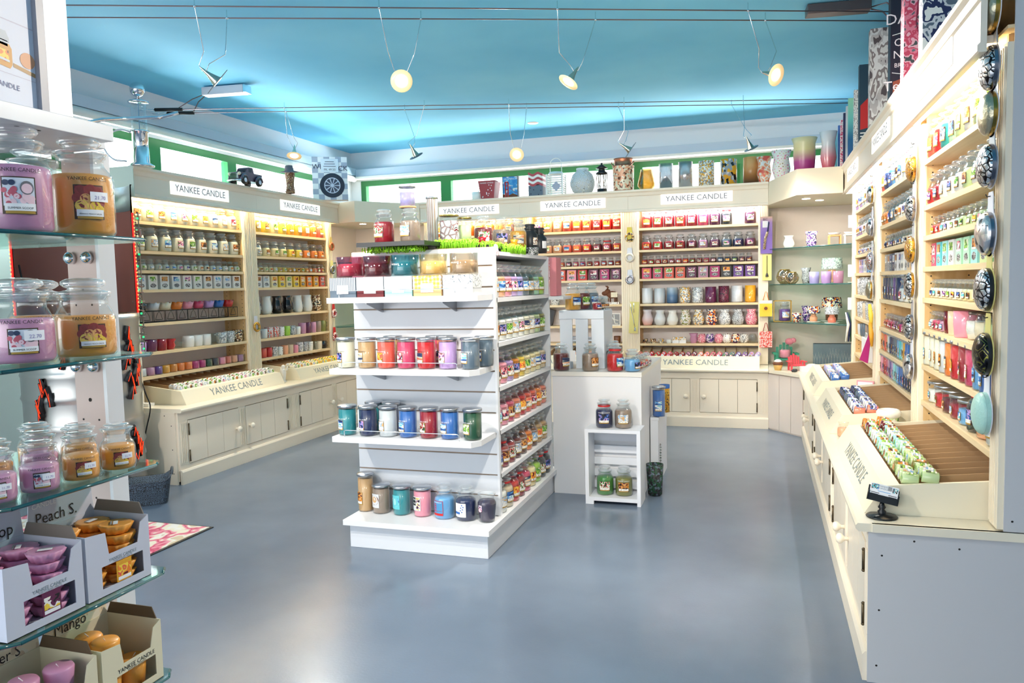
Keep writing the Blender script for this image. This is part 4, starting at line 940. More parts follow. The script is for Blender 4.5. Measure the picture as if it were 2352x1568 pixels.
part('rim',MB().lathe([(.051,.14),(.050,.165)],24),glass,t)
t=thing('green_glass_candle','pale green glass cylinder candle with gold lid beside the diamond mosaic glass','candle',(-1.56,4.02,1.563),0)
part('glass_body',MB().lathe([(0,0),(.036,0),(.036,.155)],24),glass,t); part('wax',MB().lathe([(0,.004),(.034,.004),(.034,.12),(0,.12)],24),wax('pale green'),t); part('lid',MB().lathe([(.036,.155),(.039,.155),(.039,.163),(0,.165)],24),mat('gold_lid'),t)
for x,y,c,p,l in ((-1.495,4.14,'maroon','xmas','large maroon candle jar with a spotted label on the gondola top'),(-1.455,4.34,'taupe','night','large grey-brown candle jar on the gondola top'),(-1.41,4.52,'gold','sunset','large golden yellow candle jar on the gondola top')):
    vessel('large',(x,y,1.563),.4,c,p,l,seg=24)
for x,y,c,l in ((-1.46,4.02,'crimson','small crimson glass votive in front of the maroon jar on the gondola top'),(-1.40,4.16,'taupe','small clear brown glass votive in front of the grey-brown jar'),(-1.375,4.33,'gold','small amber glass votive in front of the golden jar')):
    cup('glass_votive',c,.026,.05,'flare',(x,y,1.5625),l,'small glass votives on the gondola top')
for k,(x,y) in enumerate(((-1.375,4.66),(-1.345,4.76))):
    t=thing('black_glass_jar',['left','right'][k]+' matt black lidded jar at the far end of the gondola top','candle',(x,y,1.563 if k==0 else 1.545),0,'matt black jars')
    part('jar_body',MB().lathe([(0,0),(.045,0),(.049,.01),(.049,.095),(.030,.115),(.030,.125)],24),mat('matt_black_glass',(26,32,38),.4),t); part('lid',MB().lathe([(.033,.125),(.036,.135),(.026,.142),(.034,.150),(.030,.160),(0,.162)],24),mat('matt_black_glass'),t)
    b=MB(); b.patch(.0496,.03,.075,-.9,-.1,4); part('label',b,multi('label_copper',['copper' if 0 else 'tan','white','brown'],60) if k==0 else paper_white,t)
b=MB()
for i in range(40):
    a=2*pi*i/40; 
b.lathe([(.045,0),(.050,.012),(.052,.035),(.048,.048),(.040,.046),(.042,.02),(.035,.004)],24)
single('wire_basket',b,multi('grey_wire',['charcoal','grey','silver','dark green'],160,'cells',.5,rnd=False),'small grey knitted wire bowl on the gondola top','bowl',(-1.345,4.56,1.5265))
b=MB(); b.box(-.065,.065,-.02,.02,0,.13)
o=single('wavy_grey_box',b,multi('grey_waves',['slate','grey','pale grey','grey'],22,'wave',.4,stretch=(1,1,.2),rnd=False),'grey box with wavy pattern standing at the far end of the gondola top','box',(-1.42,4.70,1.5265),.3)
b=MB(); pts=[(-1.50+.02*sin(i*.9),3.80+i*.018,1.552+.008*sin(i*1.7)) for i in range(8)]+[(-1.33,3.86,1.555),(-1.296,3.77,1.548),(-1.284,3.755,1.50)]
b.tube(pts,.011,8); single('fluffy_garland',b,multi('fluffy_pink',['pink','white','pale grey','pink'],120,'noise',.9,bump=1.),'fluffy pink and grey garland lying over the gondola top edge','garland')
t=thing('pink_storage_box','tall dusty pink felt box standing at the far right of the gondola','box',(-1.262,4.80,1.272)); part('box_body',MB().box(-.022,.022,-.03,.10,0,.245),mat('pink_felt',(206,130,140),.9,bump=(200,.5)),t,bevel=.004)
single('pink_box_shelf',MB().box(-1.285,-1.19,4.74,4.96,1.250,1.271),white_edge,'small white shelf jutting from the far end of the gondola','shelf')

# ------------------------------------------------------------------ counter and crates
t=thing('sales_counter','plain white counter block behind the gondola','counter',(0,0,0))
part('body',MB().box(-1.28,-.712,4.775,5.75,0,.762),mat('counter_white',(226,228,232),.4),t); part('top',MB().box(-1.284,-.708,4.77,5.755,.762,.79),mat('counter_top',(226,224,218),.35),t)
t=thing('slatted_crate','upright white wooden slatted crate on the counter','crate',(0,0,0))
wc_=mat('crate_white',(214,222,232),.5)
for a in range(3): part('slat',MB().box(-1.268+a*.105,-1.268+a*.105+.082,4.952,4.962,.792,1.125),wc_,t)
part('top_rail',MB().box(-1.272,-.975,4.945,4.952,1.118,1.172),wc_,t); part('side_panel',MB().box(-.985,-.975,4.953,5.25,.792,1.165),wc_,t); part('side_panel',MB().box(-1.272,-1.262,4.963,5.25,.792,1.165),wc_,t)
for a in range(3): part('top_slat',MB().box(-1.270+a*.1,-1.270+a*.1+.09,4.953,5.25,1.163,1.172),wc_,t)
part('shelf_board',MB().box(-1.261,-.986,4.963,5.25,.97,.98),wc_,t)
def j(kind,x,y,z,rz,c,p,l,**k): return vessel(kind,(x,y,z),rz,c,p,l,seg=24,**k)
zc=.791
for i,(x,c,p,l,tg) in enumerate(((-1.235,'maroon','sunset','large maroon candle jar at the front left of the counter',False),(-1.045,'taupe','spice','large taupe candle jar at the middle of the counter front',False),(-.885,'red','sea','large bright red candle jar at the front right of the counter',True))):
    j('large',x,4.84,zc,1.0,c,p,l,tagged=tg)
    j('large',x+.04,4.905 if i!=0 else 4.90,zc,1.0,c,p,l.replace('large','second large').replace(' at the','  behind the one at the').replace('  ',' ')) if False else None
j('medium',-.775,4.835,zc,1.0,'sky blue','night','sky blue candle jar at the right corner of the counter')
for i in range(5): j('small',-.768+.012*i*.6,4.91+i*.075,zc,1.2,['mauve','coral','beige','salmon','white'][i],'berries',f'{["mauve","coral","beige","salmon","white"][i]} small jar in the row behind the sky blue jar on the counter',group='small jars receding along the right counter edge')
j('large',-.935,5.05,zc,1.0,'charcoal','night','large dark candle jar beside the slatted crate on the counter')
t=thing('hanging_price_card','white price card hanging from the maroon jar on the counter','price card',(-1.158,4.84,.885)); part('card',MB().box(-.018,.018,-.001,.001,-.035,.035),paper_white,t); b=MB(); b.tube([(0,0,.035),(-.03,.0,.075)],.001,4); part('string',b,paint('white'),t)
for x,y,k_,c,p,l in ((-1.192,5.01,'large','gold','sea','large golden candle jar on top of the slatted crate'),(-1.155,5.13,'large','maroon','leaf','large maroon jar behind the golden jar on the slatted crate'),(-1.11,5.2,'large','slate','sea','large blue-grey jar at the back of the slatted crate top'),(-1.025,4.985,'small','crimson','night','small crimson jar on the right of the slatted crate top'),(-1.015,5.08,'small','charcoal','spice','second small jar, dark, behind the crimson jar on the slatted crate'),(-1.01,5.17,'small','pale grey','spice','third small jar, pale grey, at the back right of the slatted crate')):
    j(k_,x,y,1.173,.9,c,p,l)
t=thing('floor_crate','low white wooden crate standing on its end in front of the counter','crate',(0,0,0))
X0,X1,Y0,Y1=-1.030,-.692,4.575,4.765
w=mat('crate_paint',(226,230,238),.45)
part('side_board',MB().box(X0,X0+.022,Y0,Y1,0,.462),w,t); part('side_board',MB().box(X1-.022,X1,Y0,Y1,0,.462),w,t)
part('top_board',MB().box(X0+.0221,X1-.0221,Y0,Y1,.442,.462),w,t); part('bottom_board',MB().box(X0+.0221,X1-.0221,Y0,Y1,.022,.045),w,t); part('foot_rail',MB().box(X0+.0221,X0+.05,Y0,Y0+.02,0,.0219),w,t)
for k in range(5): part('back_slat',MB().box(X0+.0222,X1-.0222,Y1-.014,Y1-.004,.06+k*.075,.06+k*.075+.046),w,t)
zz=.463
j('large',-.925,4.665,zz,.15,'navy','night','large navy candle jar with red collar on top of the floor crate',tagged=True,brand=False); j('large',-.808,4.670,zz,.15,'taupe','cotton','large taupe-pink candle jar on top of the floor crate')
zz=.0455
j('large',-.925,4.665,zz,.12,'green','xmas','large green candle jar standing inside the floor crate'); j('large',-.808,4.665,zz,.12,'olive','spice','large olive-brown candle jar with gold collar inside the floor crate',brand=False)
t=thing('white_side_crate','white box shelf beyond the right side of the counter','crate',(0,0,0)); part('box_body',MB().box(-.706,-.655,5.12,5.6,0,.43),w,t); part('top_board',MB().box(-.706,-.650,5.12,5.6,.431,.45),w,t)
vessel('pillar',(-.655,5.17,.451),.3,'blue','sea','blue pillar candle with tin lid on the box shelf beyond the counter',seg=20)
t=thing('yellow_tin','yellow and blue printed canister beyond the counter','tin',(-.640,5.36,.451)); part('tin_body',MB().lathe([(0,0),(.035,0),(.035,.19)],16),multi('sunflower_tin',['gold','amber','yellow','brown'],70),t); part('tin_band',MB().lathe([(.0355,.165),(.0365,.168),(.0365,.19),(0,.19)],16),paint('blue'),t)
b=MB(); b.lathe([(.03,0),(.045,.01),(.055,.20),(.050,.20),(.04,.012),(0,.01)],20)
single('dark_wire_basket',b,multi('dark_weave',['charcoal','dark green','black','slate'],90,'cells',.6),'dark woven basket on the floor right of the floor crate','basket',(-.645,4.86,.0))
t=thing('jewellery_chain','string of small glass beads hanging at the side of the box shelf','garland',(-.644,5.15,.12))
b=MB()
for k in range(9): b.ball((0,.0,.018*k),.007,seg=8)
part('beads',b,multi('beads',['grey','dark green','silver','black'],80),t)
# ------------------------------------------------------------------ glass shelf stand at the near left
XE=-1.10
st=thing('glass_shelf_stand','white post stand with thick glass shelves at the near left','display stand',(0,0,0))
postside=mat('post_beige',(206,186,180),.5)
b=MB(); b.box(-1.318,-1.246,1.205,1.245,0,1.627,0)
for z in (1.36,1.33,1.14,1.10,.94,.905,.73,.60,.40):
    for x in ((-1.302,-1.262) if z in (1.33,1.10,.905,.60) else (-1.282,)):
        rr=.0022 if z!=1.14 else .0040; b.add([(x+rr*cos(a),1.2044,z+rr*sin(a)) for a in [k*pi/5 for k in range(10)]],[tuple(range(10))],1)
part('post',b,[postside,dark],st); part('post_edge',MB().box(-1.2459,-1.238,1.205,1.245,0,1.627),white_lam,st)
SZ=[1.453,1.238,1.026,.813,.606]
for z in SZ:
    P=[(-1.55,.62),(-1.20,.62),(XE,.875),(XE,1.20 if z>1.4 else 1.19),(-1.13,1.202),(-1.55,1.202)]
    P=[(-1.55,.66),(-1.16,.80),(XE,.875),(XE,1.175),(-1.12,1.202),(-1.55,1.202)]
    sh=part('glass_shelf',MB().prism(P,z-.006,z,'z'),shelfglass,st)
    b=MB()
    for (xa,ya),(xb,yb) in zip(P[:-1],P[1:]):
        if (xa,ya)==(-1.12,1.202): break
        b.tube([(xa,ya,z-.003),(xb,yb,z-.003)],.0033,4)
    part('polished_edge',b,glassedge,sh)
    for x in (-1.305,-1.262):
        b=MB(); b.lathe([(0,0),(.012,0),(.012,.008),(.007,.014),(0,.015)],14,0,T((x,1.2035,z-.030))@RX(pi/2)); part('clamp',b,chrome,st)
t=thing('top_shelf_board','thick white board shelf above the glass shelves','shelf',(0,0,0))
b=MB(); b.box(-1.60,-1.130,.40,1.150,1.628,1.656); b.box(-1.35,-1.20,1.1501,1.20,1.628,1.656)
part('board',b,white_lam,t,bevel=.001)
b=MB(); 
for x in (-1.18,-1.175):pass
for y in (.98,1.02): b.lathe([(0,0),(.004,0)],10,0,T((-1.16,y,1.6275)))
part('drill_hole',b,dark,t)
# poster in frame standing on the board, facing +X
t=thing('framed_poster','tall framed advertising poster with an amber jar candle and a mango','poster',(-1.205,0,1.657))
part('frame',MB().box(-.02,0,1.085,1.135,0,.70),mat('frame_white',(238,236,238),.35),t,bevel=.001); part('inner_edge',MB().box(-.019,.0005,1.070,1.0849,0,.70),mat('frame_grey',(150,150,160),.4),t)
p=part('poster_sheet',MB().box(-.016,-.010,.55,1.0699,.005,.70),mat('poster_lilac_white',(226,228,240),.5),t)
def yz(b,pts,x,mi): b.add([(x,y,z) for y,z in pts],[tuple(range(len(pts)))],mi)
b=MB(); X=-.0095
yz(b,[(.986,.084),(1.022,.079),(1.0265,.086),(1.0265,.112),(1.022,.119),(.990,.122),(.986,.118)],X,0)
yz(b,[(.992,.118),(1.0195,.115),(1.0195,.124),(.992,.127)],X,3); yz(b,[(.988,.126),(1.0225,.122),(1.0225,.128),(1.017,.140),(.994,.142),(.988,.134)],X,3)
yz(b,[(.992,.092),(1.020,.088),(1.020,.108),(.992,.111)],X+.0003,1); yz(b,[(.993,.0925),(1.021,.0885),(1.021,.0925),(.993,.0965)],X+.0006,2)
yz(b,[(1.0555+.0145*cos(a),.100+.0135*sin(a)) for a in [k*pi/10 for k in range(20)]],X,4)
yz(b,[(1.028,.083),(1.0695,.074),(1.0695,.081),(1.028,.090)],X-.0002,5)
yz(b,[(.90,.079),(1.0695,.067),(1.0695,.066),(.90,.078)],X-.0003,6)
yz(b,[(.955,.165),(1.0695,.157),(1.0695,.155),(.955,.163)],X-.0003,6); yz(b,[(.97,.190),(1.0,.188),(1.0,.181),(.97,.183)],X,7)
part('poster_art',b,[mat('poster_amber',(230,170,100),.5),PICS['citrus'],paper_white,paint('pale grey'),mat('mango_peach',(232,170,130),.5),paint('tan'),mat('poster_line',(206,200,214),.5),paint('blue')],p)
b=MB(); b.add([(X+.0004,.988+x,z+.048-.07*x) for x,z in text_geo('YANKEE CANDLE',.0125)[0]],text_geo('YANKEE CANDLE',.0125)[1]); part('lettering',b,mat('poster_letter',(110,110,150),.5),p)
# --- big jars in the foreground, labels towards +X
def bent(mb,pts,faces,r,ang,z,mi): mb.add([(r*cos(ang+x/r),r*sin(ang+x/r),z+y) for x,y in pts],faces,mi)
def disc(mb,cx,cz,rx,rz_,r,ang,z,mi,n=16): bent(mb,[(cx+rx*cos(2*pi*i/n),cz+rz_*sin(2*pi*i/n)) for i in range(n)],[tuple(range(n))],r,ang,z,mi)
def feature(kind,x,y,z,c,title,berry,label,rz=0,price=None,group=None):
    t=thing(NAMES[kind],label,'candle',(x,y,z),rz,group)
    if kind in JK: r,sh,bh,nr,tot,la,l0,l1=JK[kind]
    link('glass_body',part_mesh(kind,'glass_body',seg=40),t); part('wax',cm(('fw',kind,c),lambda:MB().lathe([(0,.003),(r*.86,.003),(r-.0022,.010),(r-.0022,sh-.016),(r*.93,sh-.006),(r*.84,sh-.003),(0,sh-.003)],40).mesh('wax',[wax(c)])),None,t)
    link('lid',part_mesh(kind,'lid',seg=40),t)
    def mk():
        b=MB(); q=r+.0006; a=-pi/2; w={'large':.044,'medium':.040,'small':.022}[kind]; k=w/.044
        hz=(l1-l0)
        b.patch(q,l0-.002,l1+.002,a-w/r*.5-.04,a+w/r*.5+.04,10,0); b.patch(q+.0004,l0+.2*hz,l1,a-w/r*.5,a+w/r*.5,10,1)
        rnd=random.Random(3)
        if berry:
            for i in range(16): disc(b,rnd.uniform(-.48,-.02)*w,rnd.uniform(.25,.72)*hz,.0042*k,.0042*k,q+.0008+.00003*i,a,l0,[2,3,2][i%3])
            for i in range(2): disc(b,(-.42+.2*i)*w,.86*hz,.005*k,.0045*k,q+.0014,a,l0,4)
            for i in range(9): disc(b,rnd.uniform(.08,.42)*w,rnd.uniform(.28,.6)*hz,.005*k,.005*k,q+.0008+.00003*i,a,l0,3)
            disc(b,.26*w,.72*hz,.010*k,.011*k,q+.0012,a,l0,5); disc(b,.26*w,.70*hz,.008*k,.008*k,q+.0014,a,l0,3)
        else:
            for i,(cx,cz,s,m_) in enumerate(((-.3,.85,.010,2),(.05,.86,.011,2),(.36,.78,.010,2),(-.42,.62,.009,2),(-.12,.6,.0095,3),(.18,.62,.009,3),(.40,.5,.009,2),(-.28,.38,.011,4),(-.02,.33,.008,3),(.22,.36,.010,5),(.38,.28,.008,5))):
                disc(b,cx*w,cz*hz,s*k,s*k*.95,q+.0008+.00004*i,a,l0,m_)
        b.patch(q+.0017,l0+.06*hz,l0+.27*hz,a-w/r*.46,a+w/r*.5,10,6); b.patch(q+.0012,l0-.001,l0+.06*hz,a-w/r*.44,a+w/r*.48,10,7)
        s=width_fit(title,w*.82); text_cyl(b,title,s,q+.0021,l0+.11*hz,a+.02,8)
        mats=[frame_dark,mat('label_sky',(214,222,234),.5) if berry else mat('label_maroon',(140,60,56),.5),
          mat('berry_pink' if berry else 'plum_skin',(196,92,110) if berry else (150,62,60),.4),mat('scoop_pink' if berry else 'peach_skin',(240,205,214) if berry else (238,176,110),.5),
          mat('blueberry' if berry else 'peach_cut',(44,60,92) if berry else (244,206,96),.4),mat('scoop_steel' if berry else 'mango_dice',(120,120,126) if berry else (238,200,70),.4),paper_white,goldstrip,letter_dark]
        return b.mesh('label',mats)
    link('label',cm(('flabel',kind,title),mk),t)
    def mk2():
        b=MB(); s=width_fit(BRAND,r*1.25); text_cyl(b,BRAND,s,r+.0008,l1+.010*(r/.053),-pi/2); return b.mesh('brand_lettering',[letter_dark])
    link('brand_lettering',cm(('fbrand',kind),mk2),t)
    if price:
        def mk3():
            b=MB(); q=r+.0032; k=r/.053
            b.patch(q,l0+.52*(l1-l0),l0+.52*(l1-l0)+.017*k,-pi/2+.02,-pi/2+.02+.030*k/r,5,0); text_cyl(b,price,.009*k,q+.0004,l0+.52*(l1-l0)+.004*k,-pi/2+.02+.016*k/r,1); return b.mesh('price_sticker',[price_tag,mat('price_ink',(150,140,190),.5)])
        link('price_sticker',cm(('price',kind,price),mk3),t)
SS,MP='SUMMER SCOOP','MANGO PEACH SALSA'
AZ=1.02 # towards the aisle and a little to the camera
feature('large',-1.165,1.105,SZ[0]+.0005,'tan' if 0 else 'amberwax','MANGO PEACH SALSA',False,'large amber candle jar at the right of the top glass shelf',AZ,'21.70')
feature('large',-1.175,.985,SZ[0]+.0005,'mauvewax',SS,True,'large mauve candle jar at the left of the top glass shelf',AZ-.1)
feature('large',-1.31,1.135,SZ[0]+.0005,'amberwax',MP,False,'large amber candle jar standing behind on the top glass shelf',AZ)
feature('medium',-1.165,1.095,SZ[1]+.0005,'amberwax',MP,False,'medium amber candle jar at the right of the second glass shelf',AZ)
feature('medium',-1.175,.975,SZ[1]+.0005,'mauvewax',SS,True,'medium mauve candle jar at the left of the second glass shelf',AZ-.1,'22.70')
feature('medium',-1.31,1.125,SZ[1]+.0005,'amberwax',MP,False,'medium amber candle jar standing behind on the second glass shelf',AZ)
sj=[(-1.140,1.125,'amberwax',MP,'small amber jar at the right end of the third glass shelf'),(-1.142,1.045,'amberwax',MP,'small amber jar second from the right end of the third glass shelf'),
 (-1.145,.965,'mauvewax',SS,'small mauve jar in the middle of the third glass shelf front'),(-1.152,.893,'mauvewax',SS,'small mauve jar at the left of the third glass shelf front'),
 (-1.215,1.110,'amberwax',MP,'small amber jar in the second row, right, of the third glass shelf'),(-1.225,1.035,'mauvewax',SS,'small mauve jar in the second row, middle, of the third glass shelf'),
 (-1.235,.955,'amberwax',MP,'small amber jar in the second row, left, of the third glass shelf'),(-1.31,1.10,'amberwax',MP,'small amber jar in the third row of the third glass shelf'),(-1.245,.88,'mauvewax',SS,'small mauve jar in the second row, far left, of the third glass shelf')]
for i,(x,y,c,ti,l) in enumerate(sj): feature('small',x,y,SZ[2]+.0005,c,ti,ti==SS,l,AZ-.05,['22.70','11.70','11.70','11.70'][i] if i<4 else None)
# --- cartons of wax melts, fronts towards +X
def melt(c):
    def mk():
        b=MB(); n=48; v=[]
        for r_,z in ((0,0),(.022,0),(.030,.016),(.0265,.017),(0,.014)):
            for i in range(n):
                a=2*pi*i/n; k=1+(.05*cos(a*12) if r_ in(.022,.030) else 0); v.append((r_*k*cos(a),r_*k*sin(a),z))
        b.add(v,[(j_*n+i,j_*n+(i+1)%n,(j_+1)*n+(i+1)%n,(j_+1)*n+i) for j_ in range(4) for i in range(n)],0,True)
        b.box(-.012,.010,-.004,.004,.0172,.0178,1); b.box(-.010,.012,.006,.009,.0172,.0178,2)
        return b.mesh('tart_wax_melt',[wax(c),paper_white,paint('grey')])
    return cm(('melt',c),mk)
def samplerpot(c):
    def mk():
        b=MB(); b.lathe([(0,0),(.020,0),(.0245,.048),(.022,.052),(0,.050)],24); b.tube([(0,0,.05),(.006,0,.058)],.0008,4,1); return b.mesh('sampler_candle',[wax(c),paper_white])
    return cm(('pot',c),mk)
def carton(x,ya,yb,z,h,mi,inner,title,win_pic,label,back_h=.05,brandc=letter_grey,beige=False):
    """open-topped display box; front face at x (towards +X), from ya to yb"""
    t=thing('display_carton',label,'box',(0,0,0)); dpt=.13; th=.0015
    b=MB(); w=yb-ya
    # front with a stepped opening and a window hole
    hs=h*.62; ym=ya+w*.42
    top=[(ya,h),(ya+w*.30,h*.985),(ya+w*.32,hs),(ya+w*.78,hs),(ya+w*.84,h*.92),(yb,h)]
    wy0,wy1,wz0,wz1=ya+w*.22,ya+w*.88,h*.12,h*.46
    F=[(ya,0),(yb,0)]+top[::-1]
    def slab(P,x0,x1): b.prism([(p[0],z+p[1]) for p in P],x0,x1,'x',0)
    slab([(ya,0),(yb,0),(yb,wz0),(ya,wz0)],x-th,x); slab([(ya,wz0),(wy0,wz0),(wy0,wz1),(ya,wz1)],x-th,x); slab([(wy1,wz0),(yb,wz0),(yb,wz1),(wy1,wz1)],x-th,x)
    slab([(ya,wz1),(yb,wz1),(yb,h),(ya+w*.86,h*.92),(ya+w*.80,hs),(ya+w*.34,hs),(ya+w*.30,h*.96),(ya,h)],x-th,x)
    b.box(x-dpt,x-th,ya,ya+th,z,z+h); b.box(x-dpt,x-th,yb-th,yb,z,z+h); b.box(x-dpt,x-dpt+th,ya,yb,z,z+h); b.box(x-dpt,x,ya,yb,z,z+th)
    part('box_body',b,mi,t)
    b=MB(); b.prism([(x-dpt,z+h),(x-.01,z+h),(x-.02,z+h+.022),(x-dpt+.01,z+h+.022)],yb-.001,yb+.001,'y',0); part('side_flap',b,inner,t)
    b=MB(); b.prism([(ya,z+h-.002),(yb,z+h-.002),(yb-.006,z+h+back_h),(ya+.006,z+h+back_h)],x-dpt-.001,x-dpt,'x',0); bf=part('back_flap',b,(multi('beige_print',['beige','cream','ivory','beige'],24) if beige else mi),t)
    m2=T((x+.0006,ya+w*.55,z+h*.50))@RZ(pi/2)
    b=MB(); text_on(b,BRAND,width_fit(BRAND,w*(.44 if not beige else .62)),m2,0); 
    text_on(b,'TARTS WAX MELTS' if not beige else 'SAMPLERS CANDLES',width_fit('TARTS WAX MELTS',w*.30),T((x+.0006,ya+w*.55,z+h*.465))@RZ(pi/2),0)
    part('lettering',b,letter_dark if beige else letter_grey,t)
    if win_pic:
        b=MB(); b.box(x-.0006,x+.0004,ya+w*.44,ya+w*.68,z+h*.13,z+h*.45,0); b.box(x+.0004,x+.0008,ya+w*.46,ya+w*.66,z+h*.21,z+h*.38,1); b.box(x+.0004,x+.0009,ya+w*.46,ya+w*.66,z+h*.15,z+h*.20,2); part('scent_card',b,[paint('gold' if win_pic=='citrus' else 'plum'),PICS[win_pic],paper_white],t)
    return t,bf
z=SZ[3]+.0006
t,bf=carton(-1.112,1.015,1.160,z,.118,greybox,greybox_in,'', 'citrus','grey carton of amber wax melts on the fourth glass shelf',.06)
b=MB(); text_on(b,'Peach S.',.030,T((-1.112-.13+.0016,1.075,z+.125))@RZ(pi/2),0,.9); part('handwriting',b,letter_dark,bf)
b=MB(); text_on(b,'YANKEE',.013,T((-1.112-.13+.0016,1.05,z+.165))@RZ(pi/2)); text_on(b,'CANDLE',.013,T((-1.112-.13+.0016,1.05,z+.155))@RZ(pi/2)); part('print',b,letter_white,bf)
n=0
for zz in (z+.003,z+.021,z+.039,z+.057,z+.075,z+.093):
    for (x,y) in ((-1.150,1.052),(-1.150,1.122),(-1.208,1.052),(-1.208,1.122)):
        if zz>z+.08 and x>-1.16 and y<1.1: continue
        tag(link('tart_wax_melt',melt('amberwax'),None,(x+random.uniform(-.003,.003),y,zz),random.uniform(0,3)),'amber fluted wax melt stacked in the grey carton, fourth glass shelf','wax melt','amber wax melts in the grey carton'); n+=1
t,bf=carton(-1.112,.862,1.008,z,.118,greybox,greybox_in,'','blackberry','grey carton of mauve wax melts on the fourth glass shelf',.055)
b=MB(); text_on(b,'S.Scoop',.030,T((-1.112-.13+.0016,.945,z+.125))@RZ(pi/2),0,.9); part('handwriting',b,letter_dark,bf)
for zz in (z+.003,z+.021,z+.039,z+.057,z+.075,z+.093):
    for (x,y) in ((-1.150,.900),(-1.150,.970),(-1.208,.900),(-1.208,.970)):
        if zz>z+.08 and x>-1.16 and y<.93: continue
        tag(link('tart_wax_melt',melt('mauvewax'),None,(x+random.uniform(-.003,.003),y,zz),random.uniform(0,3)),'mauve fluted wax melt stacked in the grey carton, fourth glass shelf','wax melt','mauve wax melts in the grey carton')
z=SZ[4]+.0006
t,bf=carton(-1.108,1.030,1.172,z,.115,beigebox,mat('beige_card_inside',(96,78,56),.8),'',None,'beige carton of amber sampler candles on the lowest visible glass shelf',.065,beige=True)
b=MB(); text_on(b,'Mango',.030,T((-1.108-.13+.0016,1.085,z+.118))@RZ(pi/2),0,.9); text_on(b,BRAND,width_fit(BRAND,.11),T((-1.108-.13+.0016,1.10,z+.162))@RZ(pi/2)); part('handwriting',b,letter_dark,bf)
for k,(x,y,zz) in enumerate(((-1.140,1.070,.004),(-1.140,1.130,.004),(-1.195,1.070,.004),(-1.195,1.130,.004),(-1.195,1.085,.058),(-1.150,1.080,.058))):
    tag(link('sampler_candle',samplerpot('amberwax'),None,(x,y,z+zz),k),'amber sampler candle lying in the beige carton','votive candle','amber sampler candles in the beige carton')
t,bf=carton(-1.108,.875,1.020,z,.115,beigebox,mat('beige_card_inside'),'',None,'beige carton of mauve sampler candles at the bottom left edge of the stand',.065,beige=True)
b=MB(); text_on(b,'Summer S',.028,T((-1.108-.13+.0016,.93,z+.118))@RZ(pi/2),0,.9); text_on(b,BRAND,width_fit(BRAND,.11),T((-1.108-.13+.0016,.95,z+.162))@RZ(pi/2)); part('handwriting',b,letter_dark,bf)
for k,(x,y,zz) in enumerate(((-1.140,.915,.004),(-1.140,.975,.004),(-1.195,.915,.004),(-1.195,.975,.004),(-1.165,.925,.058),(-1.150,.980,.058))):
    tag(link('sampler_candle',samplerpot('mauvewax'),None,(x,y,z+zz),k),'mauve sampler candle in the beige carton at the stand bottom','votive candle','mauve sampler candles in the beige carton')
# white ceramic pot seen behind the poster post
cup('ceramic_pot','white',.026,.026,'round',(-1.245,1.17,1.6565),'white ceramic pot standing behind the poster frame','','pot')
# ------------------------------------------------------------------ drum pillar, mat, basket
dm=mat('drum_steel',(176,178,176),.32,.9,bump=(8,.25))
cx,cy,rr=DRUM[0],DRUM[1],.352
t=thing('oil_drum','brushed steel oil drum with black lightning-shaped cut-outs beside the left cabinets','drum',(cx,cy,0))
pr=[(0,0),(rr,0)]
for k in range(7):
    z0=.04+k*.165; pr+=[(rr,z0),(rr-.004,z0+.02),(rr-.004,z0+.13),(rr,z0+.15)] if k%2 else [(rr+.008,z0),(rr,z0+.025),(rr,z0+.13),(rr+.006,z0+.15)]
pr+=[(rr,1.22),(0,1.22)]
part('drum_body',MB().lathe(pr,48),dm,t)
rnd=random.Random(5); b=MB(); g=MB()
for (a0,z0,sw) in ((.02,.28,.10),(.16,.36,.08),(.10,.72,.09),(.22,.80,.07),(.0,.92,.10),(.2,1.02,.08),(-1.45,.62,.10),(-1.30,.72,.08),(-1.5,.30,.1),(-.75,.5,.1),(-.5,.8,.1),(-1.0,.95,.1)):
    pts=[]; a=a0; z=z0
    for i in range(9):
        a+=rnd.uniform(-1,1)*sw*.8; z+= .085 if i%2 else -.055
        pts.append(((rr+.008)*cos(a),(rr+.008)*sin(a),z))
    b.tube(pts,.019,6); g.tube([(p[0]*1.05,p[1]*1.05,p[2]) for p in pts],.0016,4)
part('cutout',b,mat('cutout_black',(28,30,34),.6),t); part('led_wire',g,mat('led_red',(255,70,30),.5,emit=(255,60,20),es=.9),t)
t=thing('half_drum_display','upper oil drum cut open as a brown-lined niche edged with red lights','drum',(cx,cy,1.222))
h=.86; inner=mat('drum_rust_brown',(150,96,84),.5)
part('drum_shell',MB().lathe([(rr,0),(rr,h*.3),(rr+.008,h*.31),(rr+.008,h*.33),(rr,h*.34),(rr,h)],48,0,None,.78,3.98),dm,t)
part('lining',MB().lathe([(rr-.01,.0),(rr-.01,h-.17)],48,0,None,.79,3.97),inner,t); part('rim',MB().lathe([(rr-.012,h-.17),(rr-.006,h),(rr+.006,h),(rr+.006,h-.004)],48,0,None,.78,3.98),dm,t)
b=MB()
for a in (.765,3.995):
    for k in range(26): b.ball(((rr+.004)*cos(a),(rr+.004)*sin(a),.02+k*.025),.006,seg=6)
    b.tube([((rr)*cos(a),(rr)*sin(a),0),((rr)*cos(a),(rr)*sin(a),h-.19)],.007,6,1)
part('led_strip',b,[mat('led_orange',(255,120,60),.5,emit=(255,110,50),es=4),mat('led_tube_red',(225,40,36),.4,emit=(230,30,20),es=.8)],t)
cup('copper_cylinder','brown mosaic',.07,.30,'cup',(cx+.10,cy-.05,1.2225),'tall copper-speckled cylinder standing in the open drum niche','','vase')
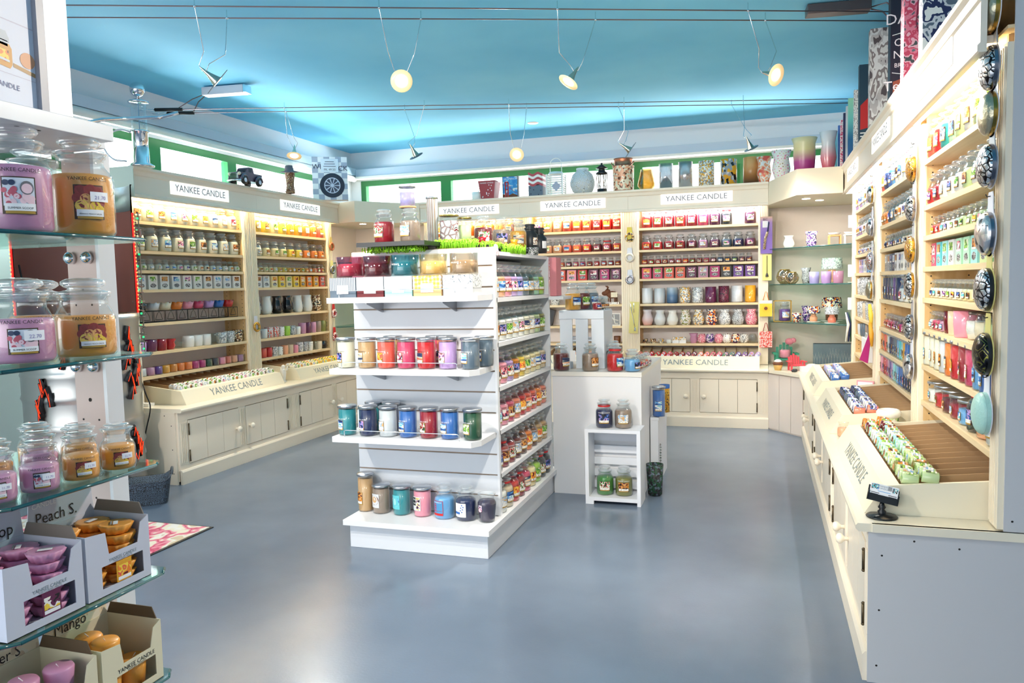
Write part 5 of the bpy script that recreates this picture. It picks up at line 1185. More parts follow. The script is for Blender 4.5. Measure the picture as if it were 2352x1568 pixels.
b=MB(); b.tube([(cx-.25,cy-.20,1.55),(cx-.20,cy-.22,1.40),(cx-.15,cy-.24,1.32),(cx-.10,cy-.22,1.44),(cx-.05,cy-.23,1.36),(cx+.0,cy-.22,1.40),(cx-.02,cy-.22,1.30),(cx-.05,cy-.22,1.2228)],.006,6)
single('wire_loop','' or b,blackmetal,'bent dark wire standing in the open drum niche','wire')
# floor mat
mm=multi('mat_blossom',['white','ivory','ivory','pink','rose','pink','ivory','white','beige'],5.5,'noise',.35,rnd=False,stretch=(1.6,1,1)); [setattr(n.color_ramp,'interpolation','EASE') for n in mm.node_tree.nodes if n.type=='VALTORGB']
t=thing('floor_mat','cream floor mat with pink blossom print and dark rubber edge','mat',(0,0,0)); part('mat_print',MB().box(-4.3,-3.012,2.42,3.595,.002,.008),mm,t); part('rubber_edge',MB().box(-4.32,-2.998,2.40,3.612,0,.0045),mat('rubber_black',(36,36,38),.6),t)
# grey plastic basket
gb=multi('basket_weave',['slate','charcoal','slate','charcoal'],70,'dots',.5,rnd=False,bump=.6)
t=thing('laundry_basket','dark grey woven plastic basket with two handles on the floor by the drum','basket',(BASK[0],BASK[1],0),.75)
def rrect(w,d,r_,n=5):
    out=[]
    for cx_,cy_,a0 in ((w-r_,d-r_,0),(-w+r_,d-r_,pi/2),(-w+r_,-d+r_,pi),(w-r_,-d+r_,1.5*pi)):
        for i in range(n+1): out.append((cx_+r_*cos(a0+i*pi/2/n),cy_+r_*sin(a0+i*pi/2/n)))
    return out
b=MB(); rings=[]; 
for (w,d,z) in ((.115,.085,0),(.12,.09,.01),(.145,.11,.15),(.150,.115,.155),(.138,.103,.15),(.112,.082,.012)):
    rings.append([(x,y,z+(.030*max(0,abs(x)/w-.75)*4*(1 if z>.14 else 0))) for x,y in rrect(w,d,.04)])
n=len(rings[0]); v=[p for r_ in rings for p in r_]
b.add(v,[(j_*n+i,j_*n+(i+1)%n,(j_+1)*n+(i+1)%n,(j_+1)*n+i) for j_ in range(len(rings)-1) for i in range(n)],0,True); b.add(rings[0],[tuple(range(n))[::-1]]); b.add(rings[-1],[tuple(range(n))])
part('basket_body',b,gb,t)
for s in (-1,1):
    b=MB(); b.tube([(s*.148,-.05,.178),(s*.152,-.045,.20),(s*.154,-.02,.212),(s*.154,.02,.212),(s*.152,.045,.20),(s*.148,.05,.178)],.008,8); part('handle',b,mat('basket_rim',(70,78,86),.5),t)
# cables at the end of the left cabinets
b=MB(); b.tube(curve([(-4.10,4.27,1.16),(-4.14,4.27,1.0),(-4.09,4.26,.80),(-4.07,4.26,.62),(-4.09,4.26,.40),(-4.08,4.26,.30)]),.004,6)
t=thing('white_cable','white power cable hanging beside the left cabinets with a loose plug','cable',(0,0,0)); part('cable',b,paint('white'),t); b=MB(); b.lathe([(.004,.0),(.012,-.03),(.012,-.05),(0,-.05)],10,0,T((-4.08,4.26,.30))); b.tube([(-4.085,4.26,.25),(-4.085,4.26,.232)],.002,5); b.tube([(-4.075,4.26,.25),(-4.075,4.26,.232)],.002,5); part('plug',b,paint('white'),t)
b=MB(); b.tube(curve([(-4.12,4.30,1.02),(-4.10,4.27,.82),(-4.03,4.25,.66),(-4.0,4.25,.56),(-4.06,4.25,.36),(-4.10,4.25,.12),(-4.12,4.25,.005)]),.0045,6)
tag(part('black_cable',b,blackplastic),'black power cable curving down the end of the left cabinets','cable')
# driftwood garland with small lights on the drum edge
t=thing('driftwood_garland','vertical driftwood and bead garland with green and red lights between drum and shelves','garland',(-4.065,4.30,0))
b=MB(); b.tube([(0,0,.95),(0.01,0,1.9)],.004,5); rnd=random.Random(9)
for k in range(9):
    z=1.02+k*.055; a=rnd.uniform(-.5,.5); b.tube([(-.06*cos(a),-.02,z-.01*a),(.05*cos(a),-.03,z+.02*a)],[.006,.004],6)
part('twigs',b,mat('driftwood',(150,138,126),.8),t); b=MB(); g=MB()
for k in range(34):
    z=.97+k*.027; (b if k%3 else g).ball((rnd.uniform(-.015,.015),-.012,z),.007,seg=6)
part('beads',b,multi('bead_mix',['black','grey','dark green','white'],90),t); part('green_lights',g,mat('led_green',(40,220,120),.5,emit=(30,220,110),es=1.5),t)
t=thing('driftwood_heart','small beige driftwood heart hanging at the top of the garland','ornament',(-4.05,4.28,1.72))
b=MB(); b.tube([(0,0,.05),(-.025,0,.06),(-.035,0,.035),(-.0,0,-.02),(.03,0,.035),(.022,0,.06)],.009,8,closed=True); part('heart_ring',b,mat('driftwood'),t)
# ------------------------------------------------------------------ cable lamps
wire_m=mat('wire_steel',(130,112,116),.4,.8)
def wire(a,b_,lab):
    b=MB(); b.tube([a,b_],.0032,6); tag(part('lighting_cable',b,wire_m),lab,'cable','tensioned lighting cables')
WA=((-4.47,2.389,2.72),(.70,4.583,2.72)); WB=((-4.47,2.583,2.72),(.70,4.733,2.72)); WC=((-4.36,4.806,2.72),(1.01,6.747,2.72)); WD=((-4.36,4.934,2.72),(1.01,6.900,2.72))
wire(*WA,'foremost of the four taut steel lighting cables under the ceiling'); wire(*WB,'second taut steel lighting cable from the front'); wire(*WC,'third taut steel lighting cable from the front'); wire(*WD,'rearmost taut steel lighting cable under the ceiling')
for p,l in ((WC[0],'front'),(WD[0],'rear')):
    t=thing('cable_tensioner',f'black spring tensioner on the {l} cable of the far pair, left wall','fitting',(p[0],p[1],2.72))
    b=MB(); b.tube([(.03,.011,0),(.22,.08,0)],.013,8); part('sleeve',b,blackmetal,t); b=MB(); b.tube([(-.12,-.044,0),(.03,.011,0)],.004,6); part('hook',b,chrome,t)
def on(W,x): (a,b_)=W; k=(x-a[0])/(b_[0]-a[0]); return Vector((x,a[1]+k*(b_[1]-a[1]),2.72))
lampcone=mat('lamp_cone_pewter',(206,202,186),.2,1.); plate_m=mat('lamp_plate_grey',(120,130,140),.35,.7)
glow=mat('lamp_glow',(255,238,200),.5,emit=(255,240,215),es=14); dim=mat('lamp_glow_dim',(255,238,200),.5,emit=(255,225,170),es=3); amberlens=mat('lamp_rim_amber',(236,214,170),.25,emit=(255,214,150),es=.3)
LN=['first from left on the near cables','second from left on the near cables','third from left on the near cables','fourth from left on the near cables','first from left on the far cables','second from left on the far cables','third from left on the far cables','fourth from left on the far cables','fifth from left on the far cables']
def cable_lamp(i,xa,xb,Wp,Wq,pos,d,shape,lit):
    pos=Vector(pos); d=Vector(d).normalized(); t=thing('cable_spotlight',('lit' if lit else 'dim')+f' {shape} spotlight, {LN[i]}','lamp',pos,0,'spotlights on the tensioned cables')
    q=d.to_track_quat('Z','Y').to_matrix().to_4x4()
    k=.0 
    b=MB(); b.lathe([(0,-.105),(.006,-.085),(.012,-.05),(.024,-.012),(.030,0)],16,0,q); part('cone',b,lampcone,t)
    b=MB()
    if shape=='round': b.lathe([(.028,-.003),(.056,.002),(.056,.004),(.028,.0)],24,0,q)
    else: b.box(-.062,.062,-.062,.062,.0,.003,0,q)
    part('shade',b,plate_m if not lit else amberlens,t)
    b=MB(); b.lathe([(0,.0045),(.026,.0045),(.029,.0035)],20,0,q); part('bulb',b,glow if lit else dim,t)
    back=d*-.075
    for W,x,s in ((Wp,xa,-1),(Wq,xb,1)):
        a=on(W,x)-pos; side=Vector((.03*s,.0,0)); m=a*.32+Vector((.055*s,0,0)) if shape!='' else a*.3
        b=MB(); b.tube([a+Vector((0,0,.04)),a,a*.42+Vector((.025*s,0,0)),back+side+Vector((0,0,.03)),back+side*.4,back],.0022,5); b.ball(tuple(a),.007,seg=8); part('rod',b,chrome,t)
    sp=bpy.data.lights.new('spot','SPOT'); sp.energy=(SPOT if lit else SPOT*.4)*(1.5 if i>8 else 1); sp.color=(1,.91,.78); sp.spot_size=R(95); sp.spot_blend=.6; sp.shadow_soft_size=.05
    so=bpy.data.objects.new('spot_light',sp); COL.objects.link(so); so.parent=t; so.location=d*.02; so.rotation_euler=(-d).to_track_quat('Z','Y').to_euler()
cable_lamp(0,-2.595,-2.56,WA,WB,(-2.60,3.33,2.40),(.5,.55,-.6),'square',False)
cable_lamp(1,-1.787,-1.664,WA,WB,(-1.751,3.678,2.40),(.42,-.86,-.32),'round',True)
cable_lamp(2,-.974,-.827,WA,WB,(-.962,4.033,2.40),(-.45,-.35,-.8),'round',True)
cable_lamp(3,-.068,.017,WA,WB,(.068,4.323,2.40),(.70,-.55,-.35),'round',True)
cable_lamp(4,-3.425,-3.485,WC,WD,(-3.46,5.30,2.39),(.15,-.35,-.9),'round',True)
cable_lamp(5,-2.436,-2.631,WC,WD,(-2.54,5.55,2.36),(.25,.45,-.8),'round',False)
cable_lamp(6,-1.834,-1.744,WC,WD,(-1.81,5.82,2.356),(.15,-.85,-.45),'round',True)
cable_lamp(7,-1.004,-1.068,WC,WD,(-.972,6.08,2.366),(.75,.25,-.55),'square',False)
cable_lamp(8,-.137,-.228,WC,WD,(-.08,6.366,2.361),(.35,.35,-.85),'round',False)
# added unseen cable pair and spotlights above the camera, for general fill light
WE=((-4.47,.35,2.72),(3.0,3.45,2.72)); WF=((-4.47,.55,2.72),(3.0,3.65,2.72))
wire(*WE,'added unseen steel cable carrying fill lamps, front'); wire(*WF,'added unseen steel cable carrying fill lamps, rear')
for i,(x,d) in enumerate(((-2.9,(.25,.75,-.6)),(-1.7,(.3,.8,-.5)),(-.5,(.0,.85,-.5)),(.5,(-.8,-.62,-.55)))):
    LN.append(ORD[i]+' from left of the added fill lamps on unseen cables'); y=on(WE,x).y+.12
    cable_lamp(9+i,x,x+.1,WE,WF,(x,y,2.40),d,'round',True)
t=thing('transformer_box','dark metal transformer bar fixed under the ceiling at the right','transformer',(.41,4.88,2.84),.12); part('housing',MB().box(-.17,.17,-.045,.045,0,.055),mat('transformer_brown',(96,86,88),.35,.5),t,bevel=.004)
b=MB(); b.tube([(.17,0,.02),(.25,-.03,.03),(.36,-.08,-.10)],.004,5); b.tube([(.17,.02,.02),(.24,.02,.0),(.34,.0,-.12)],.004,5); part('lead',b,wire_m,t)
t=thing('transformer_box','white and chrome transformer bar fixed under the ceiling at the left','transformer',(-3.86,5.03,2.83),.12); part('housing',MB().box(-.17,.17,-.045,.045,0,.06),mat('transformer_pinkwhite',(232,220,224),.3,.2),t,bevel=.004); part('end_cap',MB().box(.1701,.19,-.043,.043,.002,.058),chrome,t)
b=MB(); b.tube([(-.17,0,.02),(-.26,-.03,-.02),(-.34,-.10,-.10)],.004,5); b.tube([(-.17,.02,.02),(-.24,.02,-.03),(-.26,-.02,-.11)],.004,5); part('lead',b,wire_m,t)
b=MB(); b.lathe([(0,-.006),(.045,-.006),(.055,0)],24); single('ceiling_downlight',b,mat('downlight_peach',(236,214,200),.5),'small round recessed light in the blue ceiling near the back wall','lamp',(-2.10,7.30,2.899))
b=MB(); b.tube([(-1.30,1.16,1.664),(-1.303,1.30,1.712),(-1.352,1.49,1.757),(-1.335,1.50,1.757),(-1.300,1.52,1.770)],.004,8); b.box(-1.33,-1.28,1.13,1.17,1.6565,1.668)
single('steel_arm',b,chrome,'bent chrome arm reaching out behind the poster frame','bracket')

# ------------------------------------------------------------------ things on top of the units
ZT=2.2355
t=thing('drinks_dispenser','tall chrome and glass pump-shaped drinks dispenser with ball top on the left unit','dispenser',(-4.15,4.46,ZT))
part('lower_body',MB().lathe([(0,0),(.085,0),(.085,.012),(.055,.03),(.052,.235),(.062,.24),(.062,.25),(0,.25)],28),chrome,t)
part('cylinder',MB().lathe([(.051,.25),(.051,.44)],28),glass,t); b=MB(); b.tube([(0,0,.25),(0,0,.44)],.003,6)
for k in range(8): b.box(.046,.050,-.02,.0,.27+k*.02,.272+k*.02)
part('scale',b,mat('scale_blue',(110,150,180),.4),t)
part('cap',MB().lathe([(0,.44),(.066,.44),(.068,.452),(.03,.465),(.012,.475),(.012,.49),(0,.49)],28),chrome,t); b=MB(); b.ball((0,0,.535),.052,sc=(1,1,1),seg=20); part('ball_top',b,chrome,t)
b=MB(); b.tube(curve([(-.03,-.05,.235),(-.10,-.09,.25),(-.17,-.13,.20),(-.18,-.14,.12),(-.14,-.11,.05),(-.06,-.07,.035)]),.006,8); part('hose',b,steel,t)
# toy pick-up
t=thing('toy_pickup_truck','dark mauve vintage toy pickup truck on top of the left units','toy truck',(-4.15,5.62,ZT),-pi/2)
tm=mat('truck_mauve',(84,70,88),.25,.3,coat=.6)
b=MB(); P=[(-.16,.035),(.145,.035),(.150,.085),(.135,.100),(.060,.104),(.040,.140),(.025,.150),(-.035,.150),(-.05,.105),(-.16,.105)]
b.prism(P,-.048,.048,'y',0); o=part('body',b,tm,t,bevel=.006)
b=MB()
for x in (.095,-.10):
    for s in (-1,1): b.tube([(x+.042*cos(a),s*.060,.036+.042*sin(a)) for a in [k*pi/8 for k in range(9)]],.012,6)
part('fender',b,tm,t)
for x in (.095,-.10):
    for s in (-1,1): b=MB(); b.lathe([(0,-.012),(.020,-.012),(.036,-.010),(.036,.010),(.020,.012),(0,.012)],18,0,T((x,s*.058,.036))@RX(pi/2)); w_=part('wheel',b,blackplastic,t); b=MB(); b.lathe([(0,.0125),(.018,.0125)],14,0,T((x,s*.058,.036))@RX(pi/2*-s)); part('hubcap',b,chrome,w_)
b=MB()
for k in range(4): b.box(.150,.156,-.040,.040,.046+k*.011,.051+k*.011)
part('grille',b,chrome,t); b=MB(); b.tube([(.150,-.068,.030),(.166,-.03,.030),(.166,.03,.030),(.150,.068,.030)],.007,8); part('bumper',b,chrome,t)
for s in (-1,1): b=MB(); b.ball((.146,s*.048,.085),.014,seg=10); part('headlight',b,paint('cream',.2),t)
b=MB(); b.add([(.0585,-.040,.108),(.0585,.040,.108),(.041,.036,.138),(.041,-.036,.138)],[(0,1,2,3)]); b.box(-.02,.02,-.0485,.0485,.110,.138); part('window',b,mat('truck_glass',(40,44,54),.1),t)
# boot with hat
t=thing('cowboy_boot_figure','brown cowboy boot ornament wearing a grey hat on top of the left units','ornament',(-4.12,6.22,ZT),-pi/2+.4)
b=MB(); b.lathe([(0,0),(.042,0),(.040,.03),(.034,.07),(.038,.12),(.046,.18),(.044,.185),(0,.18)],20,0,T((-.02,0,0))); b.ball((.045,0,.022),.03,sc=(1.7,.9,.75)); part('boot',b,multi('tooled_leather',['brown','tan','brown','maroon','cream'],70,'noise',.5),t)
part('sole',MB().box(-.055,.095,-.028,.028,-.0,.006),mat('sole_tan',(150,120,90),.6),t)
b=MB(); b.lathe([(0,.265),(.03,.262),(.038,.235),(.042,.205),(.08,.198),(.082,.203),(.044,.212)],24,0,T((-.02,0,-.01))@RY(.12)); part('hat',b,mat('hat_grey',(104,100,108),.8),t)
# tyre advertising box
t=thing('tyre_display_box','white and grey chequered display box with a printed wheel on the left units','box',(-4.08,6.86,ZT),.52)
part('box_body',MB().box(-.17,.17,0,.13,0,.42),paper_white,t)
b=MB(); n=5
for i in range(6):
    for j_ in range(8):
        if (i+j_)%2: b.add([(-.17+i*.0566,-.001,j_*.0525),(-.17+(i+1)*.0566,-.001,j_*.0525),(-.17+(i+1)*.0566,-.001,(j_+1)*.0525),(-.17+i*.0566,-.001,(j_+1)*.0525)],[(0,1,2,3)],0)
part('chequer_print',b,mat('chequer_grey',(170,178,196),.6),t)
b=MB(); mx=T((.02,-.0025,.14))@RX(pi/2)
b.lathe([(.075,0),(.12,0)],36,0,mx); b.lathe([(.070,.0006),(.078,.0006)],36,1,mx); b.lathe([(0,.0006),(.016,.0006)],16,1,mx)
for k in range(10): 
    a=k*pi/5; b.add([(.012*cos(a-.25),.012*sin(a-.25),.0005),(.012*cos(a+.25),.012*sin(a+.25),.0005),(.072*cos(a+.07),.072*sin(a+.07),.0005),(.072*cos(a-.07),.072*sin(a-.07),.0005)],[(0,1,2,3)],1,False,mx)
b.lathe([(0,.0002),(.072,.0002)],30,2,mx)
part('wheel_print',b,[mat('tyre_navy',(40,48,66),.6),mat('rim_print',(206,212,228),.5),mat('rim_dark',(70,76,96),.6)],t)
b=MB(); b.box(-.085,.085,-.004,-.003,.27,.40,0); text_on(b,'FR. 49.50',.030,T((0,-.0046,.285)),1); text_on(b,'WI',.07,T((-.125,-.0035,.30)),1); text_on(b,'CK',.07,T((.127,-.0035,.285)),1)
for k in range(3): b.box(-.06+k*.008,.06-k*.008,-.0046,-.0044,.325+k*.022,.330+k*.022,1)
part('lettering',b,[mat('card_pale',(226,232,240),.6),mat('ink_navy',(50,56,80),.6)],t)
# back-wall tops, left to right
def top(name,x,y,label,cat,z=ZT,rz=0): return thing(name,label,cat,(x,y,z),rz)
cup('white_cup','white',.058,.085,'cup',(-2.83,7.68,ZT),'small white perforated cup at the left of the back unit tops','','cup')
t=top('star_bucket',-2.70,7.70,'red tapered metal bucket with white star print and lettering on the back units','bucket'); b=MB()
b.prism([(-.065,0),(.065,0),(.065,0)],0,0,'y') if False else None
v=[(-.068,-.068,0),(.068,-.068,0),(.068,.068,0),(-.068,.068,0),(-.092,-.092,.185),(.092,-.092,.185),(.092,.092,.185),(-.092,.092,.185)]
b.add(v,[(0,3,2,1),(0,1,5,4),(1,2,6,5),(2,3,7,6),(3,0,4,7)]); part('bucket_body',b,mat('bucket_red',(160,50,60),.4),t); b=MB(); b.tube([(-.092,-.092,.185),(.092,-.092,.185),(.092,.092,.185),(-.092,.092,.185)],.005,6,closed=True); part('rim',b,mat('bucket_red'),t)
b=MB(); text_on(b,'YANKEE CANDLE',width_fit(BRAND,.15),T((0,-.093,.160))@RX(-.0)); rnd=random.Random(2)
for k in range(12):
    cx_,cz_=rnd.uniform(-.055,.055),rnd.uniform(.02,.145); yy=-.0695-.024*cz_/.185; b.add([(cx_+.008*(1 if i%2 else .45)*cos(i*pi/5),yy-.001,cz_+.008*(1 if i%2 else .45)*sin(i*pi/5)) for i in range(10)],[tuple(range(10))])
part('star_print',b,letter_white,t); b=MB(); b.tube([(-.092,0,.16),(-.115,-.03,.10),(-.105,-.05,.03)],.003,5); part('handle',b,steel,t)
t=top('travel_poster_tin',-2.475,7.70,'blue tin with a red suspension bridge picture on the back units','tin'); part('tin_body',MB().box(-.084,.084,0,.05,0,.232),mat('tin_slate',(70,70,80),.4),t)
b=MB(); b.box(-.078,.078,-.001,0,.006,.226,0); b.prism([(-.078,.006),(.078,.006),(.078,.035),(.03,.055),(-.01,.04),(-.078,.05)],-.0022,-.0012,'y',1)
b.prism([(-.078,.006),(.078,.006),(.078,.014),(-.078,.014)],-.003,-.0022,'y',2)
for xx in (-.05,-.022): b.box(xx-.006,xx+.006,-.0030,-.0012,.014,.178,2)
for zz in (.05,.09,.13,.168): b.box(-.05,-.022,-.0030,-.0012,zz,zz+.009,2)
b.tube([(-.022,-.003,.175),(.01,-.003,.10),(.078,-.003,.05)],.0015,4,2); b.tube([(-.05,-.003,.175),(-.078,-.003,.13)],.0015,4,2); text_on(b,'SEE AMERICA',width_fit('SEE AMERICA',.135),T((0,-.0034,.196)),3)
part('bridge_picture',b,[multi('sky_clouds',[(30,130,200),(40,140,205),(70,160,215),'white'],16,'noise',.5,stretch=(1,1,1.6),rnd=False),paint('brown'),paint('red'),letter_white],t)
t=top('striped_vase',-2.185,7.70,'vase-shaped holder with wavy red and white stripes over a starry navy base','vase'); b=MB()
b.box(-.075,.075,-.06,.06,0,.115,0)
def wav(z0,z1,mi): b.prism([(x,z0+.010*sin(x*60)) for x in [-.076+i*.0095 for i in range(17)]]+[(x,z1+.010*sin(x*60)) for x in [.076-i*.0095 for i in range(17)]],-.061,.061,'y',mi)
for k in range(5): wav(.113+k*.025,.138+k*.025,1+(k%2))
for cx_,cz_ in ((-.05,.03),(-.02,.07),(.03,.02),(.055,.06),(-.055,.09)): b.add([(cx_+.010*(1 if i%2 else .45)*cos(i*pi/5),-.0605,cz_+.010*(1 if i%2 else .45)*sin(i*pi/5)) for i in range(10)],[tuple(range(10))],3)
part('vase_body',b,[paint('slate'),mat('stripe_red',(176,66,76),.4),paint('white'),mat('star_navy',(36,44,66),.5)],t)
t=top('slatted_lantern',-1.985,7.70,'white square slatted lantern with a tall hoop handle and grey tag','lantern'); wl=paint('white')
for x in (-.08,.08):
    for y in (-.07,.07): part('corner_post',MB().box(x-.008,x+.008,y-.008,y+.008,0,.215),wl,t)
b=MB()
for k in range(9): 
    for y in (-.07,.07): b.box(-.08,.08,y-.003,y+.003,.015+k*.022,.025+k*.022)
    for x in (-.08,.08): b.box(x-.003,x+.003,-.07,.07,.015+k*.022,.025+k*.022)
part('slats',b,wl,t); part('top',MB().lathe([(.085,.215),(.07,.235),(.065,.24),(0,.24)],24),wl,t); b=MB(); b.tube([(-.06,0,.22),(-.06,0,.32)]+[(.06*cos(a),0,.32+.06*sin(a)) for a in [pi-k*pi/8 for k in range(1,8)]]+[(.06,0,.32),(.06,0,.22)],.004,6); part('handle',b,wl,t)
b=MB(); b.prism([(.0,.04),(.05,.09),(.0,.14),(-.05,.09)],-.0775,-.0745,'y',0,T((.02,0,0))); part('tag',b,mat('tag_grey',(176,180,198),.6),t)
t=top('lattice_lantern',-1.715,7.72,'round white lattice lantern with cut-out leaves','lantern'); part('lattice_globe',MB().lathe([(.06,0),(.10,.03),(.125,.09),(.125,.13),(.10,.20),(.06,.235),(.06,.26)],28),multi('white_lattice',['grey','white','white','pale grey'],30,'edge',.4,rnd=False,bump=1.),t); part('collar',MB().lathe([(.06,.245),(.062,.262),(0,.262)],24),wl,t)
t=top('storm_lantern',-1.515,7.70,'small black metal storm lantern with pitched roof','lantern')
part('base',MB().lathe([(0,0),(.062,0),(.062,.012),(.050,.02),(.050,.035),(.045,.045),(0,.045)],6),blackmetal,t); b=MB()
for k in range(6): a=k*pi/3; b.tube([(.047*cos(a),.047*sin(a),.04),(.054*cos(a),.054*sin(a),.19)],.0035,5); b.tube([(.047*cos(a),.047*sin(a),.04),(.054*cos(a+.52),.054*sin(a+.52),.19)],.002,4)
part('cage',b,mat('cage_bronze',(110,84,40),.4,.6),t); part('roof',MB().lathe([(.056,.19),(.060,.20),(.035,.215),(.033,.24),(.06,.245),(.02,.275),(.008,.285),(.012,.295),(0,.302)],16),blackmetal,t); part('chimney_glass',MB().lathe([(.040,.045),(.040,.19)],16),glass,t)
t=top('copper_lantern',-1.30,7.70,'copper bucket-shaped lantern with punched floral sides','lantern')
part('punched_body',MB().lathe([(.098,0),(.100,.01),(.105,.25)],28),multi('copper_filigree',['copper' if 0 else 'brown','cream','peach','cream','peach'],60,'cells',.3,rnd=False),t); part('neck',MB().lathe([(.108,.25),(.088,.262),(.088,.31),(.095,.325),(.09,.325)],28),copper,t); part('base_ring',MB().lathe([(0,0),(.103,0),(.103,.012),(.1,.013)],28),copper,t)
b=MB(); b.tube([(.11*cos(a),-.06*sin(a)-.03,.29-.06*sin(a)) for a in [k*pi/8 for k in range(9)]],.005,6); part('handle',b,copper,t)
t=top('amber_vase',-1.075,7.70,'amber smoked glass vase, wide at the foot','vase'); part('vase_body',MB().lathe([(.03,0),(.055,.012),(.082,.04),(.085,.06),(.055,.205),(.052,.205),(.080,.06),(.05,.02),(0,.018)],28),thin_glass('amber_glass',(224,206,150),.3,.04,.06,.5),t)
for k,(x,sty,h,r_,lb) in enumerate(((-.885,None,.245,.068,'clear frosted glass cylinder with a grey leaf shape on the back units'),(-.70,'white',.25,.068,'plain frosted white glass cylinder on the back units'),(-.505,'gold mosaic',.245,.074,'grey and gold mosaic glass cylinder on the back units'),(-.300,'harlequin2',.245,.076,'black and gold harlequin glass cylinder on the back units'),(-.095,'bronze',.25,.074,'hammered bronze-coloured glass cylinder on the back units'))):
    m_={None:thin_glass('frost_clear',(222,224,226),.4,.1,.15,.5),'white':thin_glass('frost_white',(212,206,204),.4,.2,.3,.6),'gold mosaic':cupmat('gold mosaic'),'harlequin2':multi('harlequin_gold',['gold','black','pale grey','gold','grey'],46,'cells',.25,stretch=(1,1,.7)),'bronze':multi('bronze_hammered',[(70,50,36),(160,110,60),(206,150,90),(214,160,96)],.25,'grad',.3,rnd=False)}[sty]
    t=top('glass_cylinder',x,7.70,lb,'candle holder'); part('cylinder',MB().lathe([(0,0),(r_,0),(r_,h),(r_-.003,h),(r_-.003,.01),(0,.01)],28),m_,t)
    if k==0: b=MB(); b.prism([(-.055,0),(.055,0),(.058,.05),(.03,.10),(0,.135),(-.03,.10),(-.058,.05)],-.010,-.008,'y'); part('leaf_shape',b,mat('leaf_grey',(170,174,184),.6),t)
for nme,x,y,z,r_,h,m_,sh,lb in (('hurricane_vase',.02,7.62,ZT,.07,.235,multi('vase_peach',['coral','peach','white','peach'],18),'flare','peach marbled vase partly hidden at the right end of the back units'),
    ('spotted_vase',.165,7.45,ZT,.088,.255,multi('vase_spotted',['charcoal','cream','white','white','pink'],34,'dots'),'flare','cream flared vase with dark speckles on the corner cabinet'),
    ('crackle_vase',.345,7.16,ZT,.105,.30,multi('vase_gold_purple',[(150,40,110),(170,60,130),(214,204,150),(220,214,170)],.30,'grad',.3,rnd=False,bump=0),'tulip','large gold over purple crackle glass vase on the corner cabinet'),
    ('twisted_vase',.53,7.10,ZT,.07,.33,multi('vase_pink_clear',[(200,70,90),(214,130,140),(214,214,216),(226,226,228)],.33,'grad',.2,rnd=False),'flare','twisted pink to clear glass vase beside the right fascia')):
    t=thing(nme,lb,'vase',(x,y,z)); pr=[(0,0),(r_*.62,0),(r_*.68,h*.08),(r_*.92,h*.35),(r_*.74,h*.72),(r_,h),(r_*.95,h),(r_*.70,h*.70),(r_*.6,.012),(0,.012)] if sh=='flare' else [(0,0),(r_*.7,0),(r_*.78,h*.06),(r_*.86,h*.5),(r_*.84,h*.85),(r_,h),(r_*.95,h),(r_*.8,h*.8),(r_*.7,.012),(0,.012)]
    part('vase_body',MB().lathe(pr,28),m_,t)
# right-hand fascia top: standing bags and boards, fronts towards -Y
RB=[(7.57,.41,paint('aqua'),'pale aqua board, farthest of those standing on the right unit tops'),(7.29,.41,paint('blue'),'blue board standing on the right unit tops'),(7.09,.42,multi('pink_script',['pink','white','rose','white'],40),'pink and white lettered board standing on the right unit tops'),
    (6.84,.425,paint('navy'),'navy board standing on the right unit tops'),(6.63,.435,paint('pale grey'),'pale grey board standing on the right unit tops'),(6.47,.46,multi('sea_gradient',[(20,70,130),(30,110,160),(110,200,190),(160,220,180)],.46,'grad',.5,rnd=False),'green to blue board standing on the right unit tops'),
    (6.09,.435,multi('floral_grey',['pale grey','white','grey','white'],50),'pale floral board standing on the right unit tops')]
for y,h,m_,lb in RB:
    single('picture_board',MB().box(.622,.90,0,.035,0,h),m_,lb,'board',(0,y,ZT),0)
t=thing('car_gift_bag','dark blue board with a red car picture standing on the right unit tops','board',(0,5.78,ZT)); part('board',MB().box(.622,.92,0,.06,0,.53),mat('bag_petrol',(20,60,80),.5),t)
b=MB(); b.prism([(.63,.10),(.90,.16),(.90,.32),(.80,.36),(.70,.33),(.63,.26)],-.002,-.001,'y',0); b.prism([(.68,.33),(.74,.40),(.83,.42),(.88,.36),(.88,.34)],-.002,-.001,'y',1); b.prism([(.70,.335),(.75,.385),(.82,.40),(.85,.35)],-.003,-.002,'y',2)
for k in range(3): b.box(.63,.9,-.003,-.002,.03+k*.022,.038+k*.022,1)
part('car_picture',b,[paint('red'),paint('white'),paint('black')],t)
t=thing('sepia_gift_bag','sepia bag with a lace and bottles photograph standing on the right unit tops','bag',(0,5.23,ZT)); part('bag_body',MB().box(.622,.95,0,.08,0,.60,0),multi('sepia_photo',[(90,78,80),(200,190,186),(232,226,222),(140,126,124),(226,220,214)],16,'noise',.6,stretch=(1.2,1,.5),rnd=False),t)
t=thing('whiskey_gift_bag','black gift bag with white whiskey lettering standing on the right unit tops','bag',(0,4.44,ZT)); part('bag_body',MB().box(.622,.95,0,.08,0,.60),mat('bag_black',(22,32,50),.5),t)
b=MB()
for tx,s,x,z in (("DANIEL'S",.075,.75,.385),('Old',.055,.68,.275),('No.7',.055,.69,.215),('BRAND',.030,.69,.17),('Tennessee',.070,.74,.055)): text_on(b,tx,s,T((x,-.0012,z)))
b.tube([(.63,-.001,.33),(.70,-.001,.345),(.80,-.001,.33)],.002,4); b.tube([(.63,-.001,.145),(.70,-.001,.13),(.80,-.001,.145)],.002,4); part('lettering',b,letter_white,t); b=MB(); b.prism([(.635,.01),(.80,.01),(.80,.14),(.70,.12),(.635,.10)],-.0008,-.0002,'y'); part('glass_print',b,mat('whiskey_copper',(150,78,56),.5),t)
